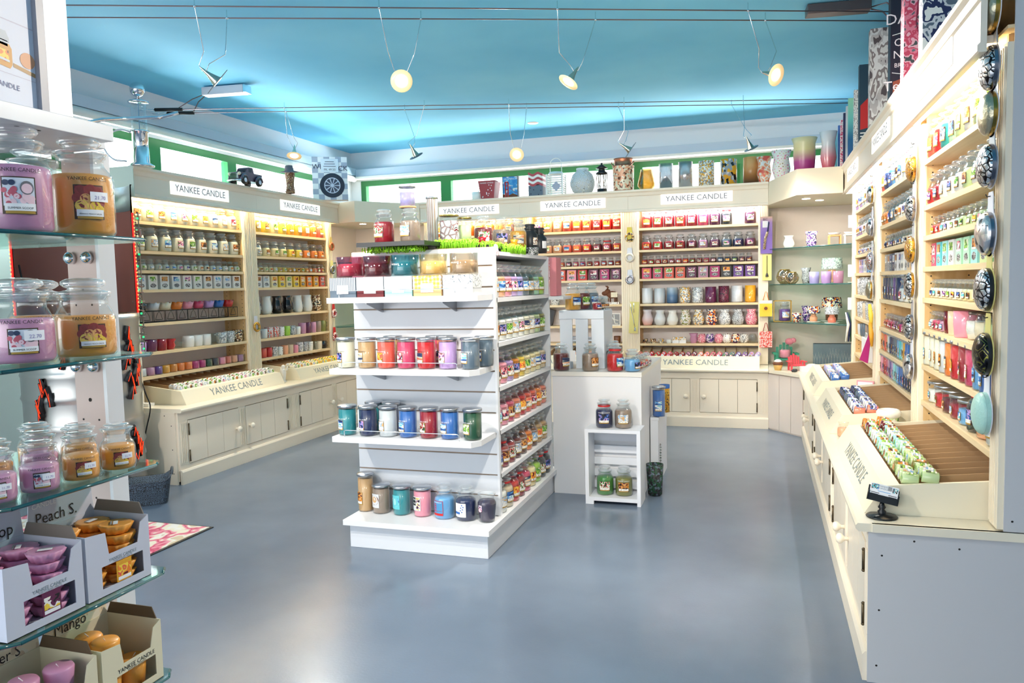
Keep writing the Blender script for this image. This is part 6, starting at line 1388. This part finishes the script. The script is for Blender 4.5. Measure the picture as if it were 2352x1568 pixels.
t=thing('blossom_gift_bag','red blossom picture gift bag with burgundy cord on the right unit tops','bag',(0,4.04,ZT)); part('bag_body',MB().box(.622,.95,0,.09,0,.50),multi('blossom_photo',[(90,100,110),(214,120,140),(190,60,90),(226,170,184),(60,70,72)],22,'noise',.6,rnd=False),t)
b=MB(); b.tube([(.70,-.004,.48),(.68,-.006,.38),(.67,-.006,.26),(.69,-.006,.20)],.003,5); part('cord',b,mat('cord_burgundy',(130,24,60),.6),t)
single('zebra_gift_bag',MB().box(.64,.95,0,.09,0,.48),multi('bag_bluegrey',['slate','pale grey','navy','white'],18),'blue-grey patterned gift bag nearest the camera on the right unit tops','bag',(0,3.70,ZT),0)

# ------------------------------------------------------------------ novelty metal covers hanging on pilasters (fronts towards -X)
def dome_cover(x,y,z,rz,metal,pat,cardm,label,r_=.068,group='novelty metal covers hanging on the right pilasters'):
    t=thing('dome_jar_cover',label,'ornament',(x,y,z),rz,group)
    P=[(-.028,.075),(-.022,.085),(.022,.085),(.028,.075),(.03,.03)]+[((r_+.004)*cos(a),(r_+.004)*sin(a)-.045) for a in [pi/3-k*pi/12 for k in range(21)]]+[(-.03,.03)]
    b=MB(); b.prism(P,-.0025,-.0005,'y'); part('backing_card',b,cardm,t,bevel=0)
    b=MB(); b.lathe([(r_*.99,0),(r_,.004),(r_,.012)],28,0,T((0,-.003,-.045))@RX(pi/2)); part('rim',b,metal,t)
    b=MB(); b.lathe([(r_*sin(a)*.985,.012+r_*.40*cos(a)) for a in [pi/2-k*pi/16 for k in range(9)]],28,0,T((0,-.003,-.045))@RX(pi/2)); part('pierced_dome',b,pat,t)
    b=MB(); b.tube([(0,.0,.072),(0,-.012,.070),(0,-.016,.078)],.002,5); part('hook',b,blackmetal,t)
def dpat(n,c,s,k='edge'): 
    m_=multi(n,c,s,k,.25,.85,rnd=False,bump=1.0); return m_
pw1=dpat('cover_pewter',['black','charcoal','silver','silver'],50); gl1=dpat('cover_gold',['brown','gold','cream','gold'],60); sv1=dpat('cover_silver',['charcoal','silver','white','silver'],46,'cells'); sm1=mat('cover_hammered',(176,172,150),.3,.9,bump=(90,1.))
cardw=mat('card_white',(226,228,238),.5); cardy=mat('card_yellow',(222,212,130),.5); cardp=mat('card_silver',(190,196,206),.3,.4)
D90=-H90
for z,pt,mt,cd,c in ((2.16,sm1,brass,cardw,'hammered gold'),(1.985,pw1,pewter,cardp,'dark embossed'),(1.845,sm1,brass,cardw,'second hammered gold'),(1.685,pw1,pewter,cardp,'second dark embossed'),(1.475,sv1,pewter,cardw,'swirled silver'),(1.300,pw1,mat('cover_black',(30,32,34),.35),cardy,'black web-patterned'),(1.095,dpat('cover_jack',['black','charcoal','olive','black'],26),mat('cover_black'),cardy,'black ribbed bowl-shaped'),(.905,mat('cover_mint',(170,214,204),.4,bump=(100,1.)),mat('cover_mint',(170,214,204),.4),cardw,'mint green dotted')):
    dome_cover(.684,2.795,z+.045,D90,mt,pt,cd,f'{c} metal jar cover on a card hanging from the nearest right pilaster')
for k,(z,pt,mt,c) in enumerate(((1.86,gl1,brass,'gold'),(1.675,pw1,pewter,'dark swirled'),(1.48,gl1,brass,'gold basket'),(1.315,pw1,brass,'gold and black'),(1.115,pw1,pewter,'brown pierced'),(.925,sv1,pewter,'silver mesh'))):
    dome_cover(.684,4.10,z+.035,D90,mt,pt,cardw if k%2 else cardp,f'{c} jar cover, {ORD[k]} from top, between nearest and middle right units',.06)
for k,(z,pt,mt,c) in enumerate(((1.895,sv1,brass,'pale gold'),(1.685,sv1,pewter,'silver'),(1.465,dpat('cover_red',['crimson','white','silver'],40),pewter,'red and silver'),(1.275,sm1,brass,'yellow-green'))):
    dome_cover(.684,5.55,z+.03,D90,mt,pt,cardw,f'{c} jar cover, {ORD[k]} from top, between middle and farthest right units',.058)
def ring(x,y,z,rz,c1,cardm,label,heart=False,y0=0):
    t=thing('ring_jar_cover',label,'ornament',(x,y,z),rz,'ring-shaped covers on cards')
    b=MB(); b.prism([(-.03,-.055),(.03,-.055),(.034,.0),(.026,.04),(.022,.085),(-.022,.085),(-.026,.04),(-.034,0)],-.002,-.0005,'y'); part('backing_card',b,cardm,t)
    b=MB(); b.tube([(.034*cos(a),-.010,.034*sin(a)-.012) for a in [k*2*pi/20 for k in range(20)]],.011,8,closed=True); part('ring',b,c1,t)
mos=multi('ring_black_gold',['black','gold','black','cream'],90,'cells',.3)
ring(-4.235,5.78,1.045,H90,brass,cardw,'gold heart ring on a white card between the two left units')
for k,(z,c,cd) in enumerate(((1.80,mat('ring_copper',(214,130,90),.3,.6),mat('card_gold',(236,214,130),.5)),(1.56,pewter,cardy),(1.33,multi('ring_red',['red','white','crimson'],70),paint('red')),(1.11,multi('ring_red'  ,['red'],70),paint('red')),(.87,multi('ring_red',['red'],70),paint('red')))):
    ring(-4.235,7.085,z,H90,c,cd,f'ring cover on {"a gold" if k==0 else ("a yellow" if k==1 else "a red")} card, {ORD[k]} from top, at the far left pilaster')
for k,(z,c,cd,lb) in enumerate(((1.80,mos,mat('card_yellow2',(226,206,70),.5),'black and gold ring'),(1.60,mat('ring_white_heart',(226,218,200),.4),cardw,'white heart ring'),(1.385,pewter,cardw,'pewter donut-shaped ring'))):
    ring(-1.235,7.624,z,0,c,cd,f'{lb} on a card hanging left of the right back-wall unit')
t=thing('snuffer_pack','pale yellow card holding a long candle wick trimmer, left of the right back unit','tool pack',(-1.20,7.625,1.0)); part('card',MB().box(-.045,.045,-.003,-.001,-.155,.155,0,RY(.06)),cardy,t)
b=MB(); b.tube([(-.035,-.008,.145),(-.02,-.010,.05),(.0,-.010,-.05),(.008,-.010,-.09)],.004,6); b.tube([(.0,-.008,.145),(.0,-.010,.05)],.004,6); b.lathe([(.012,-.13),(.008,-.10),(0,-.09)],12,0,T((.01,-.008,0))); part('trimmer',b,chrome,t)
t=thing('lighter_pack','yellow and purple blister card with a spotted gas lighter, right back pilaster','tool pack',(.04,7.622,1.755)); part('card',MB().box(-.052,.052,-.003,-.001,-.17,.17),multi('lighter_card',[(120,90,180),(150,120,190),(240,200,40),(250,210,30)],.34,'grad',.4,rnd=False),t)
for c_ in t.children: pass
b=MB(); b.tube([(-.02,-.012,-.13),(-.01,-.012,-.03),(.01,-.012,.03)],.012,8); part('lighter',b,multi('leopard',['cream','tan','black','cream'],70,'dots'),t); b=MB(); b.tube([(.01,-.012,.03),(.02,-.012,.12)],.006,8,0); part('nozzle',b,paint('navy'),t); b=MB(); b.box(-.035,.012,-.0045,-.003,.07,.13,0); part('product_panel',b,paper_white,t); b=MB(); text_on(b,'BIC',.028,T((-.01,-.0048,.135))); part('lettering',b,paint('black'),t)
t=thing('snuffer_pack','pale yellow card holding a bell candle snuffer below the lighter pack','tool pack',(.045,7.622,1.455)); part('card',MB().box(-.04,.04,-.003,-.001,-.12,.12),cardy,t); b=MB(); b.tube([(0,-.008,.11),(0,-.008,-.05)],.003,6); b.lathe([(.014,-.085),(.010,-.06),(.003,-.05)],12,0,T((0,-.008,0))); part('snuffer',b,blackmetal,t)
def giftbag(z,m_,hm,label,w=.056,h=.15):
    t=thing('hanging_gift_bag',label,'gift bag',(.035,7.61,z),.0); part('bag_body',MB().box(-w,w,-.012,-.001,-h/2,h/2),m_,t); b=MB(); b.tube([(-.025,-.007,h/2),(-.006,-.007,h/2+.075),(.0,-.007,h/2+.08),(.008,-.007,h/2+.075),(.025,-.007,h/2)],.003,5); part('handle',b,hm,t); return t
t=giftbag(1.075,mat('bag_sunflower_ground',(240,200,60),.5),paint('orange'),'small gift bag with a yellow sunflower picture on the right back pilaster')
b=MB()
for k in range(14): a=k*pi/7; b.add([(.012*cos(a-.3),-.0135,.012*sin(a-.3)),(.012*cos(a+.3),-.0135,.012*sin(a+.3)),(.05*cos(a),-.0135,.05*sin(a))],[(0,1,2)],0)
b.lathe([(0,.0006),(.016,.0006)],16,1,T((0,-.0135,0))@RX(pi/2)); b.box(-.056,.056,-.0128,-.012,.045,.075,2); part('flower_print',b,[mat('sunflower_petal',(250,180,20),.5),paint('brown'),paint('pale grey')],t)
giftbag(.785,multi('hearts_red',['red','white','coral','red'],60,'dots'),paint('crimson'),'small gift bag with red heart print on the right back pilaster')
# ------------------------------------------------------------------ corner cabinet wares
G1,G2,G3=1.6255,1.2975,.9525
def hold(name,style,r_,h,sh,x,y,z,label,cat='candle holder',rz=0): return cup(name,style,r_,h,sh,(x,y,z),label,None,cat,rz)
hold('burner_pot','white',.052,.115,'bulb',.235,7.62,G1,'white fluted burner pot with pierced rim on the top glass shelf, right corner')
hold('burner_vase','purple mosaic',.056,.135,'flare',.42,7.45,G1,'lilac iridescent hourglass burner on the top glass shelf, right corner','vase')
for k,(x,y,m_,l) in enumerate(((.60,7.30,mat('bamboo_tan',(214,160,100),.5),'tan wooden cube burner frame with white dish, right corner top glass shelf'),(.72,7.25,paint('white'),'white cube burner frame with white dish, right corner top glass shelf'))):
    t=thing('cube_burner',l,'oil burner',(x,y,G1)); b=MB()
    for sx in (-1,1):
        for sy in (-1,1): b.box(sx*.045-.006,sx*.045+.006,sy*.045-.006,sy*.045+.006,0,.078)
    b.box(-.051,.051,-.051,.051,.078,.088); b.box(-.051,.051,-.051,.051,0,.008); part('frame',b,m_,t); part('dish',MB().lathe([(0,.0885),(.03,.0885),(.052,.108),(.048,.108),(0,.095)],20),paint('white'),t)
for x,y,r_,l in ((.20,7.60,.075,'larger ribbed round smoked glass vase with gold rim, right corner middle glass shelf'),(.26,7.46,.06,'smaller ribbed round smoked glass vase with gold rim, right corner middle glass shelf')):
    t=thing('ribbed_vase',l,'vase',(x,y,G2)); part('vase_body',MB().lathe([(0,0),(r_*.5,0),(r_*.9,r_*.5),(r_,r_*.9),(r_*.8,r_*1.5),(r_*.55,r_*1.75)],24),thin_glass('smoked_beige',(206,190,160),.4,.1,.15,.5),t); b=MB(); b.tube([(r_*.56*cos(a),r_*.56*sin(a),r_*1.76) for a in [k*pi/10 for k in range(20)]],.004,6,closed=True); part('gold_rim',b,brass,t)
hold('crackle_goblet','silver crackle',.045,.145,'flare',.385,7.62,G2,'tall pale crackle glass holder behind the blue tumbler, right corner middle glass shelf')
for x,y,c,l in ((.44,7.36,'lavender','blue iridescent slanted tumbler, right corner middle glass shelf'),(.535,7.30,'lilac','purple iridescent slanted tumbler, right corner middle glass shelf'),(.625,7.22,'mauve','pink iridescent slanted tumbler, right corner middle glass shelf')):
    hold('slanted_tumbler',c,.043,.105,'cup',x,y,G2,l)
def lamp(x,y,z,wx,shade,label,s=1.):
    t=thing('candle_shade_lamp',label,'candle lamp',(x,y,z),0,None)
    part('plate',MB().lathe([(0,0),(.05*s,0),(.065*s,.006),(.062*s,.008),(0,.004)],24),paint('white'),t)
    link('wax_jar',cm(('lampjar',wx,s),lambda:MB().lathe([(0,.009),(.034*s,.009),(.036*s,.04*s),(.030*s,.055*s),(.022*s,.062*s),(.022*s,.08*s),(0,.08*s)],20).mesh('wax_jar',[wax(wx)])),t)
    part('shade',MB().lathe([(.062*s,.085*s),(.056*s,.150*s),(.052*s,.150*s),(.058*s,.085*s)],24),cupmat(shade),t)
lamp(.60,7.55,G2,'peach','silver mosaic','tall candle lamp with beige mosaic shade behind the pink tumbler, right corner',1.5)
lamp(.76,7.2,G2,'salmon','white','small candle lamp with white cone shade, middle glass shelf, right corner cabinet',1.)
t=thing('gold_frame_lantern','gold-edged glass lantern holding a purple jar candle, right corner lowest glass shelf','lantern',(.18,7.58,G3)); b=MB()
for sx in (-1,1):
    for sy in (-1,1): b.box(sx*.075-.003,sx*.075+.003,sy*.07-.003,sy*.07+.003,0,.195)
for z in (0,.19):
    for s in (-1,1): b.box(-.078,.078,s*.07-.003,s*.07+.003,z,z+.005); b.box(s*.075-.003,s*.075+.003,-.07,.07,z,z+.005)
part('frame',b,brass,t)
vessel('large',(.20,7.58,G3+.0055),.2,'purple','cotton','large purple candle jar inside the gold-edged lantern')
hold('harlequin_cup','harlequin',.042,.085,'tapered',.30,7.46,G3,'harlequin mosaic votive cup on the lowest glass shelf, right corner')
hold('harlequin_vase','purple mosaic',.045,.14,'flare',.39,7.62,G3,'harlequin mosaic vase on the lowest glass shelf, right corner','vase')
lamp(.44,7.42,G3,'peach','harlequin','small candle lamp with harlequin shade, right corner lowest glass shelf',.95)
lamp(.60,7.55,G3,'brown','harlequin','tall candle lamp with harlequin shade, right corner lowest glass shelf',1.45)
lamp(.575,7.20,G3,'salmon','silver crackle','small candle lamp with white crackle shade, right corner lowest glass shelf',.95)
lamp(.80,7.35,G3,'crimson','silver mosaic','candle lamp with crimson jar at the right end of the lowest glass shelf, right corner',1.4)
for z,y in ((1.83,6.90),(1.40,6.90),(1.10,6.90)): pass
for k,z in enumerate((1.80,1.40,1.13)): single('price_card_holder',MB().box(.672,.700,6.915,6.919,z-.05,z+.05),paper_white,f'small white price card at far end of right wall units, {ORD[k]} from top','price card')
# items on the corner worktop
z0=.5405
def adir(x,y,rz,s,m_,label):
    t=thing('garden_chair_ornament',label,'ornament',(x,y,z0),rz)
    b=MB()
    for k in range(5): b.box((-.042+k*.018)*s,(-.028+k*.018)*s,.018*s,.026*s,.03*s,(.105+.012*(2-abs(k-2)))*s,0,T((0,.012*s,0))@RX(-.2))
    part('backrest',b,m_,t); part('seat',MB().box(-.045*s,.045*s,-.05*s,.02*s,.035*s,.043*s),m_,t)
    for sx in (-1,1): part('arm',MB().box(sx*.055*s-.010*s,sx*.055*s+.010*s,-.06*s,.03*s,.065*s,.072*s),m_,t)
    for sx in (-1,1):
        for yy in (-.045,.02): part('leg',MB().box(sx*.048*s-.006*s,sx*.048*s+.006*s,yy*s-.006*s,yy*s+.006*s,0,.065*s),m_,t)
    return t
adir(.205,7.60,.1,1.7,mat('chair_green',(40,140,112),.45),'green toy garden chair holding a pink jar on the corner worktop')
vessel('medium',(.205,7.585,z0+.0735),.1,'pink',None,'pink candle jar seated in the green toy garden chair',lid=False)
b=MB(); b.ball((0,0,0),.035,sc=(1.1,.5,.9)); b.ball((.035,0,.01),.025,sc=(1,.5,1)); single('pink_shell','' or b,mat('shell_pink',(232,140,156),.6),'pink shell ornament behind the green toy chair','ornament',(.245,7.68,.76))
adir(.285,7.235,.3,1.15,mat('chair_coral',(226,80,92),.45),'coral red toy garden chair on the corner worktop')
t=thing('cupcake_ornament','cupcake-shaped ornament in a gold paper case on the corner worktop','ornament',(.135,7.215,z0)); b=MB(); b.lathe([(0,0),(.028,0),(.040,.048),(.036,.052)],12); part('paper_case',b,mat('case_gold',(226,182,104),.5),t); b=MB(); b.lathe([(.038,.046),(.046,.058),(.036,.074),(0,.078)],20); part('chocolate',b,paint('brown'),t); b=MB(); b.lathe([(.030,.070),(.034,.082),(.018,.094),(0,.098)],20); part('icing',b,paint('white'),t)
b=MB()
for k in range(7): b.ball((.035*cos(k*.9)*(k%3)/2,.02*sin(k*1.3),.012),.013,seg=8)
single('bead_cluster',b,paint('charcoal'),'cluster of black beads in front of the coral toy chair','ornament',(.27,7.09,z0))
t=thing('tree_print_box','long grey-blue box with bare tree print on the corner worktop','box',(.66,7.80,z0),-.05); b=MB(); b.box(-.20,.20,-.05,.05,0,.19); part('box_body',b,mat('box_steelblue',(110,128,142),.5),t); b=MB(); rnd=random.Random(4)
for k in range(16):
    x=-.19+k*.025; h=rnd.uniform(.09,.16); b.tube([(x,-.051,.0),(x,-.051,h*.5)],.0016,4)
    for s in (-1,1): b.tube([(x,-.051,h*.5),(x+s*.015,-.051,h)],.001,4); b.tube([(x,-.051,h*.35),(x+s*.010,-.051,h*.7)],.0009,4)
part('tree_print',b,paint('pale grey'),t); part('opening',MB().box(-.19,.19,-.04,.04,.1895,.1905),mat('dark_blue_inside',(50,66,90),.7),t)
b=MB(); b.ball((0,0,.03),.05,sc=(1.2,.8,.55)); single('white_dish_stack',b,paint('white'),'white rounded dish on the corner worktop','dish',(.42,7.25,z0),0)
single('white_carton',MB().box(-.05,.05,-.035,.035,0,.045),paper_white,'small flat white carton on the corner worktop','box',(.37,7.12,z0),.3)
for k in range(3):
    b=MB(); b.tube([(0,0,0),(.02,-.01,-.10),(.0,-.02,-.24)],[.004,.012,.006],6); single('hanging_ribbon',b,[paint('white'),paint('navy'),paint('dark green')][k],['white','navy','dark green'][k]+' ribbon lanyard hanging at the far right unit end','ribbon',(.655+k*.012,6.90,1.06),k*.5)
# left corner wares (seen between units and gondola)
t=thing('woven_shade_lamp','wide tan woven cone shade on a glass base, left corner upper glass shelf','candle lamp',(-4.18,7.50,G1-.0)); part('shade',MB().lathe([(.085,.0),(.045,.10)],24),multi('woven_tan',['tan','beige','tan'],80,'wave',.8),t); part('base',MB().lathe([(0,0),(.03,0),(.03,.01),(0,.01)],16),glass,t)
hold('pink_rim_jar','beige',.06,.10,'cup',-4.02,7.50,G1,'peach glass jar with pink crimped rim, left corner upper glass shelf'); b=MB(); b.lathe([(.062,.100),(.075,.106),(.07,.118),(0,.12)],24); single('crimped_topper',b,mat('crimp_pink',(226,120,160),.5),'pink crimped topper on the peach jar, left corner','topper',(-4.02,7.50,G1+.0005))
hold('crackle_cup','gold mosaic',.045,.12,'cup',-4.15,7.45,G2,'clear crackle cylinder, left corner middle glass shelf'); hold('crackle_cup','silver crackle',.05,.10,'round',-3.98,7.55,G2,'round crackle votive, left corner middle glass shelf')
hold('mosaic_cylinder','black lattice',.05,.14,'cup',-3.80,7.62,G2,'black patterned cylinder, left corner middle glass shelf')
vessel('large',(-4.02,7.52,G3),.4,'sky blue','cotton','large pale blue candle jar, left corner lowest glass shelf')
t=thing('crackle_shade_candle','yellow jar candle with silver crackle shade, left corner lowest glass shelf','candle',(-3.86,7.55,G3)); part('jar',MB().lathe([(0,0),(.053,0),(.053,.10),(.04,.115)],24),wax('vanilla'),t); part('shade',MB().lathe([(.075,.105),(.055,.17),(.05,.17),(.07,.105)],24),cupmat('silver crackle'),t); b=MB(); b.patch(.0537,.02,.075,-2.0,-.9,6); part('label',b,PICS['xmas'],t)
hold('crackle_goblet','pink crackle',.06,.18,'round',-3.93,7.35,z0,'large pink crackle bowl on the left corner worktop')
# cherub on the left worktop, items near trays
t=thing('cherub_figurine','small white standing figurine between the two left trays','figurine',(-4.03,5.86,z0),.6)
b=MB(); b.ball((0,0,.135),.018,seg=12); b.lathe([(.012,.0),(.016,.02),(.020,.05),(.024,.085),(.018,.110),(.008,.122)],14); b.tube([(0,-.015,.10),(.03,-.03,.11),(.035,-.03,.14)],.006,6); b.tube([(0,.015,.10),(-.03,.02,.09)],.006,6); b.lathe([(0,0),(.028,0),(.026,.008),(0,.01)],14); b.ball((-.02,.02,.10),.02,sc=(.4,1,1.4),seg=10); part('figure',b,paint('white',.35),t)
single('white_adapter',MB().box(-.045,.045,-.03,.03,0,.022),paint('white',.4),'white power adapter on the near end of the left worktop','adapter',(-4.22,4.45,z0),0)
# business card holder at the near end of the right worktop
t=thing('business_card_holder','black swivel holder with business cards on the near corner of the right worktop','card holder',(.385,2.815,z0),-.06)
b=MB(); b.lathe([(0,0),(.048,0),(.050,.003),(.046,.006),(.015,.010),(.010,.014),(0,.014)],32); part('foot',b,blackplastic,t); b=MB(); b.lathe([(.012,.010),(.014,.020),(.008,.026),(.013,.034),(.008,.042),(.006,.052),(0,.052)],20); part('ball_joint',b,blackplastic,t)
mx=T((0,0,.052))@RY(.20)@RX(-.28); b=MB(); b.box(-.048,.048,-.010,-.007,0,.020,0,mx); b.box(-.048,.048,.008,.011,0,.048,0,mx); b.box(-.048,.048,-.010,.011,-.003,0,0,mx); b.box(-.048,-.045,-.010,.011,0,.030,0,mx); b.box(.045,.048,-.010,.011,0,.030,0,mx); part('tray',b,blackplastic,t)
b=MB(); b.box(-.043,.043,-.0065,.005,.001,.056,0,mx); cards=part('cards',b,paper_white,t)
b=MB()
def q(x0,x1,z0_,z1_,mi): b.add([(x0,-.0068,z0_),(x1,-.0068,z0_),(x1,-.0068,z1_),(x0,-.0068,z1_)],[(0,1,2,3)],mi,False,mx)
q(-.041,-.018,.037,.054,0); q(.010,.022,.040,.054,1); q(.024,.041,.036,.052,0); text_on(b,'YANKEE',.0075,mx@T((-.004,-.0069,.047)),2); text_on(b,'CANDLE',.0075,mx@T((-.004,-.0069,.040)),2)
for k in range(3): q(-.040,-.040+.026-.003*k,.024-.005*k,.0262-.005*k,3); q(.014+.002*k,.040,.024-.005*k,.0262-.005*k,3)
q(-.02,.02,.031,.033,4); part('card_print',b,[multi('card_photo',['black','white','turquoise','brown','sky blue'],90),paint('grey'),letter_grey,letter_dark,paint('sky blue')],cards)
hold('leaf_pot','white',.052,.030,'cup',.628,4.215,.662,'white ceramic pot rim','pot') if False else None
t=thing('leaf_print_pot','white ceramic pot with green leaf print standing at the end of the middle right tray','pot',(.60,4.20,z0))
part('pot_body',MB().lathe([(0,0),(.044,0),(.046,.11)],28),multi('leaf_pot_print',['green','white','pale green','white'],50,'cells',.3),t); part('pot_rim',MB().lathe([(.046,.11),(.056,.12),(.058,.135),(.048,.148),(.038,.150),(.036,.140),(0,.138)],28),paint('white',.3),t); part('inner_green',MB().lathe([(0,.1395),(.035,.1395)],24),paint('green'),t)
vessel('small',(.395,4.22,z0),-H90,'peach',None,'small glass jar with peach wax between the near and middle right trays',lid=False)
t=thing('pink_notice_card','pink framed notice card propped at the end of the farthest right tray','card',(.64,5.45,z0+.05),-.5); part('card_frame',MB().box(-.055,.055,-.005,.005,0,.085),mat('notice_pink',(236,160,170),.5),t); part('card_face',MB().box(-.047,.047,-.0065,-.0052,.008,.077),paper_white,t); part('base_box',MB().box(-.055,.055,-.03,.03,-.05,-.001),paint('blue'),t)
for k,(y,z,c,l) in enumerate(((5.50,1.10,'yellow','yellow fish-shaped bag clip hanging in front of the farthest right unit, upper'),(5.47,.98,'gold','yellow bag clip with string hanging in front of the farthest right unit, lower'))):
    b=MB(); b.tube([(0,0,.07),(.0,-.02,.0),(.0,-.03,-.08)],[.010,.016,.008],8); single('hanging_tag','' or b,paint(c),l,'tag',(.665,y,z),.3)
b=MB(); b.prism([(-.05,-.10),(.03,.08),(.045,.07),(.02,-.12)],-.002,.002,'y'); single('crimson_pennant',b,paint('magenta'),'crimson pennant-shaped fabric hanging in front of the farthest right unit','pennant',(.650,5.55,.90),-.9)
# ------------------------------------------------------------------ lights, world, camera
def area(name,loc,rot,sx,sy,e,col=(1,1,1)):
    l=bpy.data.lights.new(name,'AREA'); l.shape='RECTANGLE'; l.size=sx; l.size_y=sy; l.energy=e; l.color=col
    o=bpy.data.objects.new(name,l); COL.objects.link(o); o.location=loc; o.rotation_euler=rot; return o
w=bpy.data.worlds.new('World'); S.world=w; w.use_nodes=True; bg=w.node_tree.nodes['Background']; bg.inputs['Color'].default_value=(.98,.99,1,1); bg.inputs['Strength'].default_value=WORLD_S
area('window_daylight',(-1.9,8.75,1.95),(R(-112),0,0),5.0,.5,DAY*1.0,(.92,.97,1))
area('window_daylight',(-5.15,6.0,1.95),(R(-112),0,R(90)),3.6,.5,DAY*.9,(.92,.97,1))
cam=bpy.data.cameras.new('camera'); co=bpy.data.objects.new('camera',cam); COL.objects.link(co); S.camera=co
f_=Vector((-.30727967,.9488157,-.072993)); r_=Vector((.95161925,.30638234,-.02346633)); u_=r_.cross(f_)
co.matrix_world=Matrix(((r_.x,u_.x,-f_.x,0),(r_.y,u_.y,-f_.y,0),(r_.z,u_.z,-f_.z,1.35),(0,0,0,1)))
cam.sensor_width=36; cam.lens=36*1777.76/2352; cam.clip_start=.05; cam.clip_end=200
S.view_settings.view_transform='Standard'; S.view_settings.look='None'; S.view_settings.gamma=1; S.view_settings.use_curve_mapping=False
S.view_settings.exposure=EXPO
for m_ in bpy.data.materials:
    if not m_.name.startswith('tube_'): m_.cycles.emission_sampling='NONE'
S.cycles.transparent_max_bounces=14; S.cycles.max_bounces=6; S.cycles.diffuse_bounces=4; S.cycles.glossy_bounces=3; S.cycles.transmission_bounces=4; S.cycles.sample_clamp_indirect=5; S.cycles.adaptive_threshold=.03
print('vessels',COUNT[0],'objects',len(bpy.data.objects))
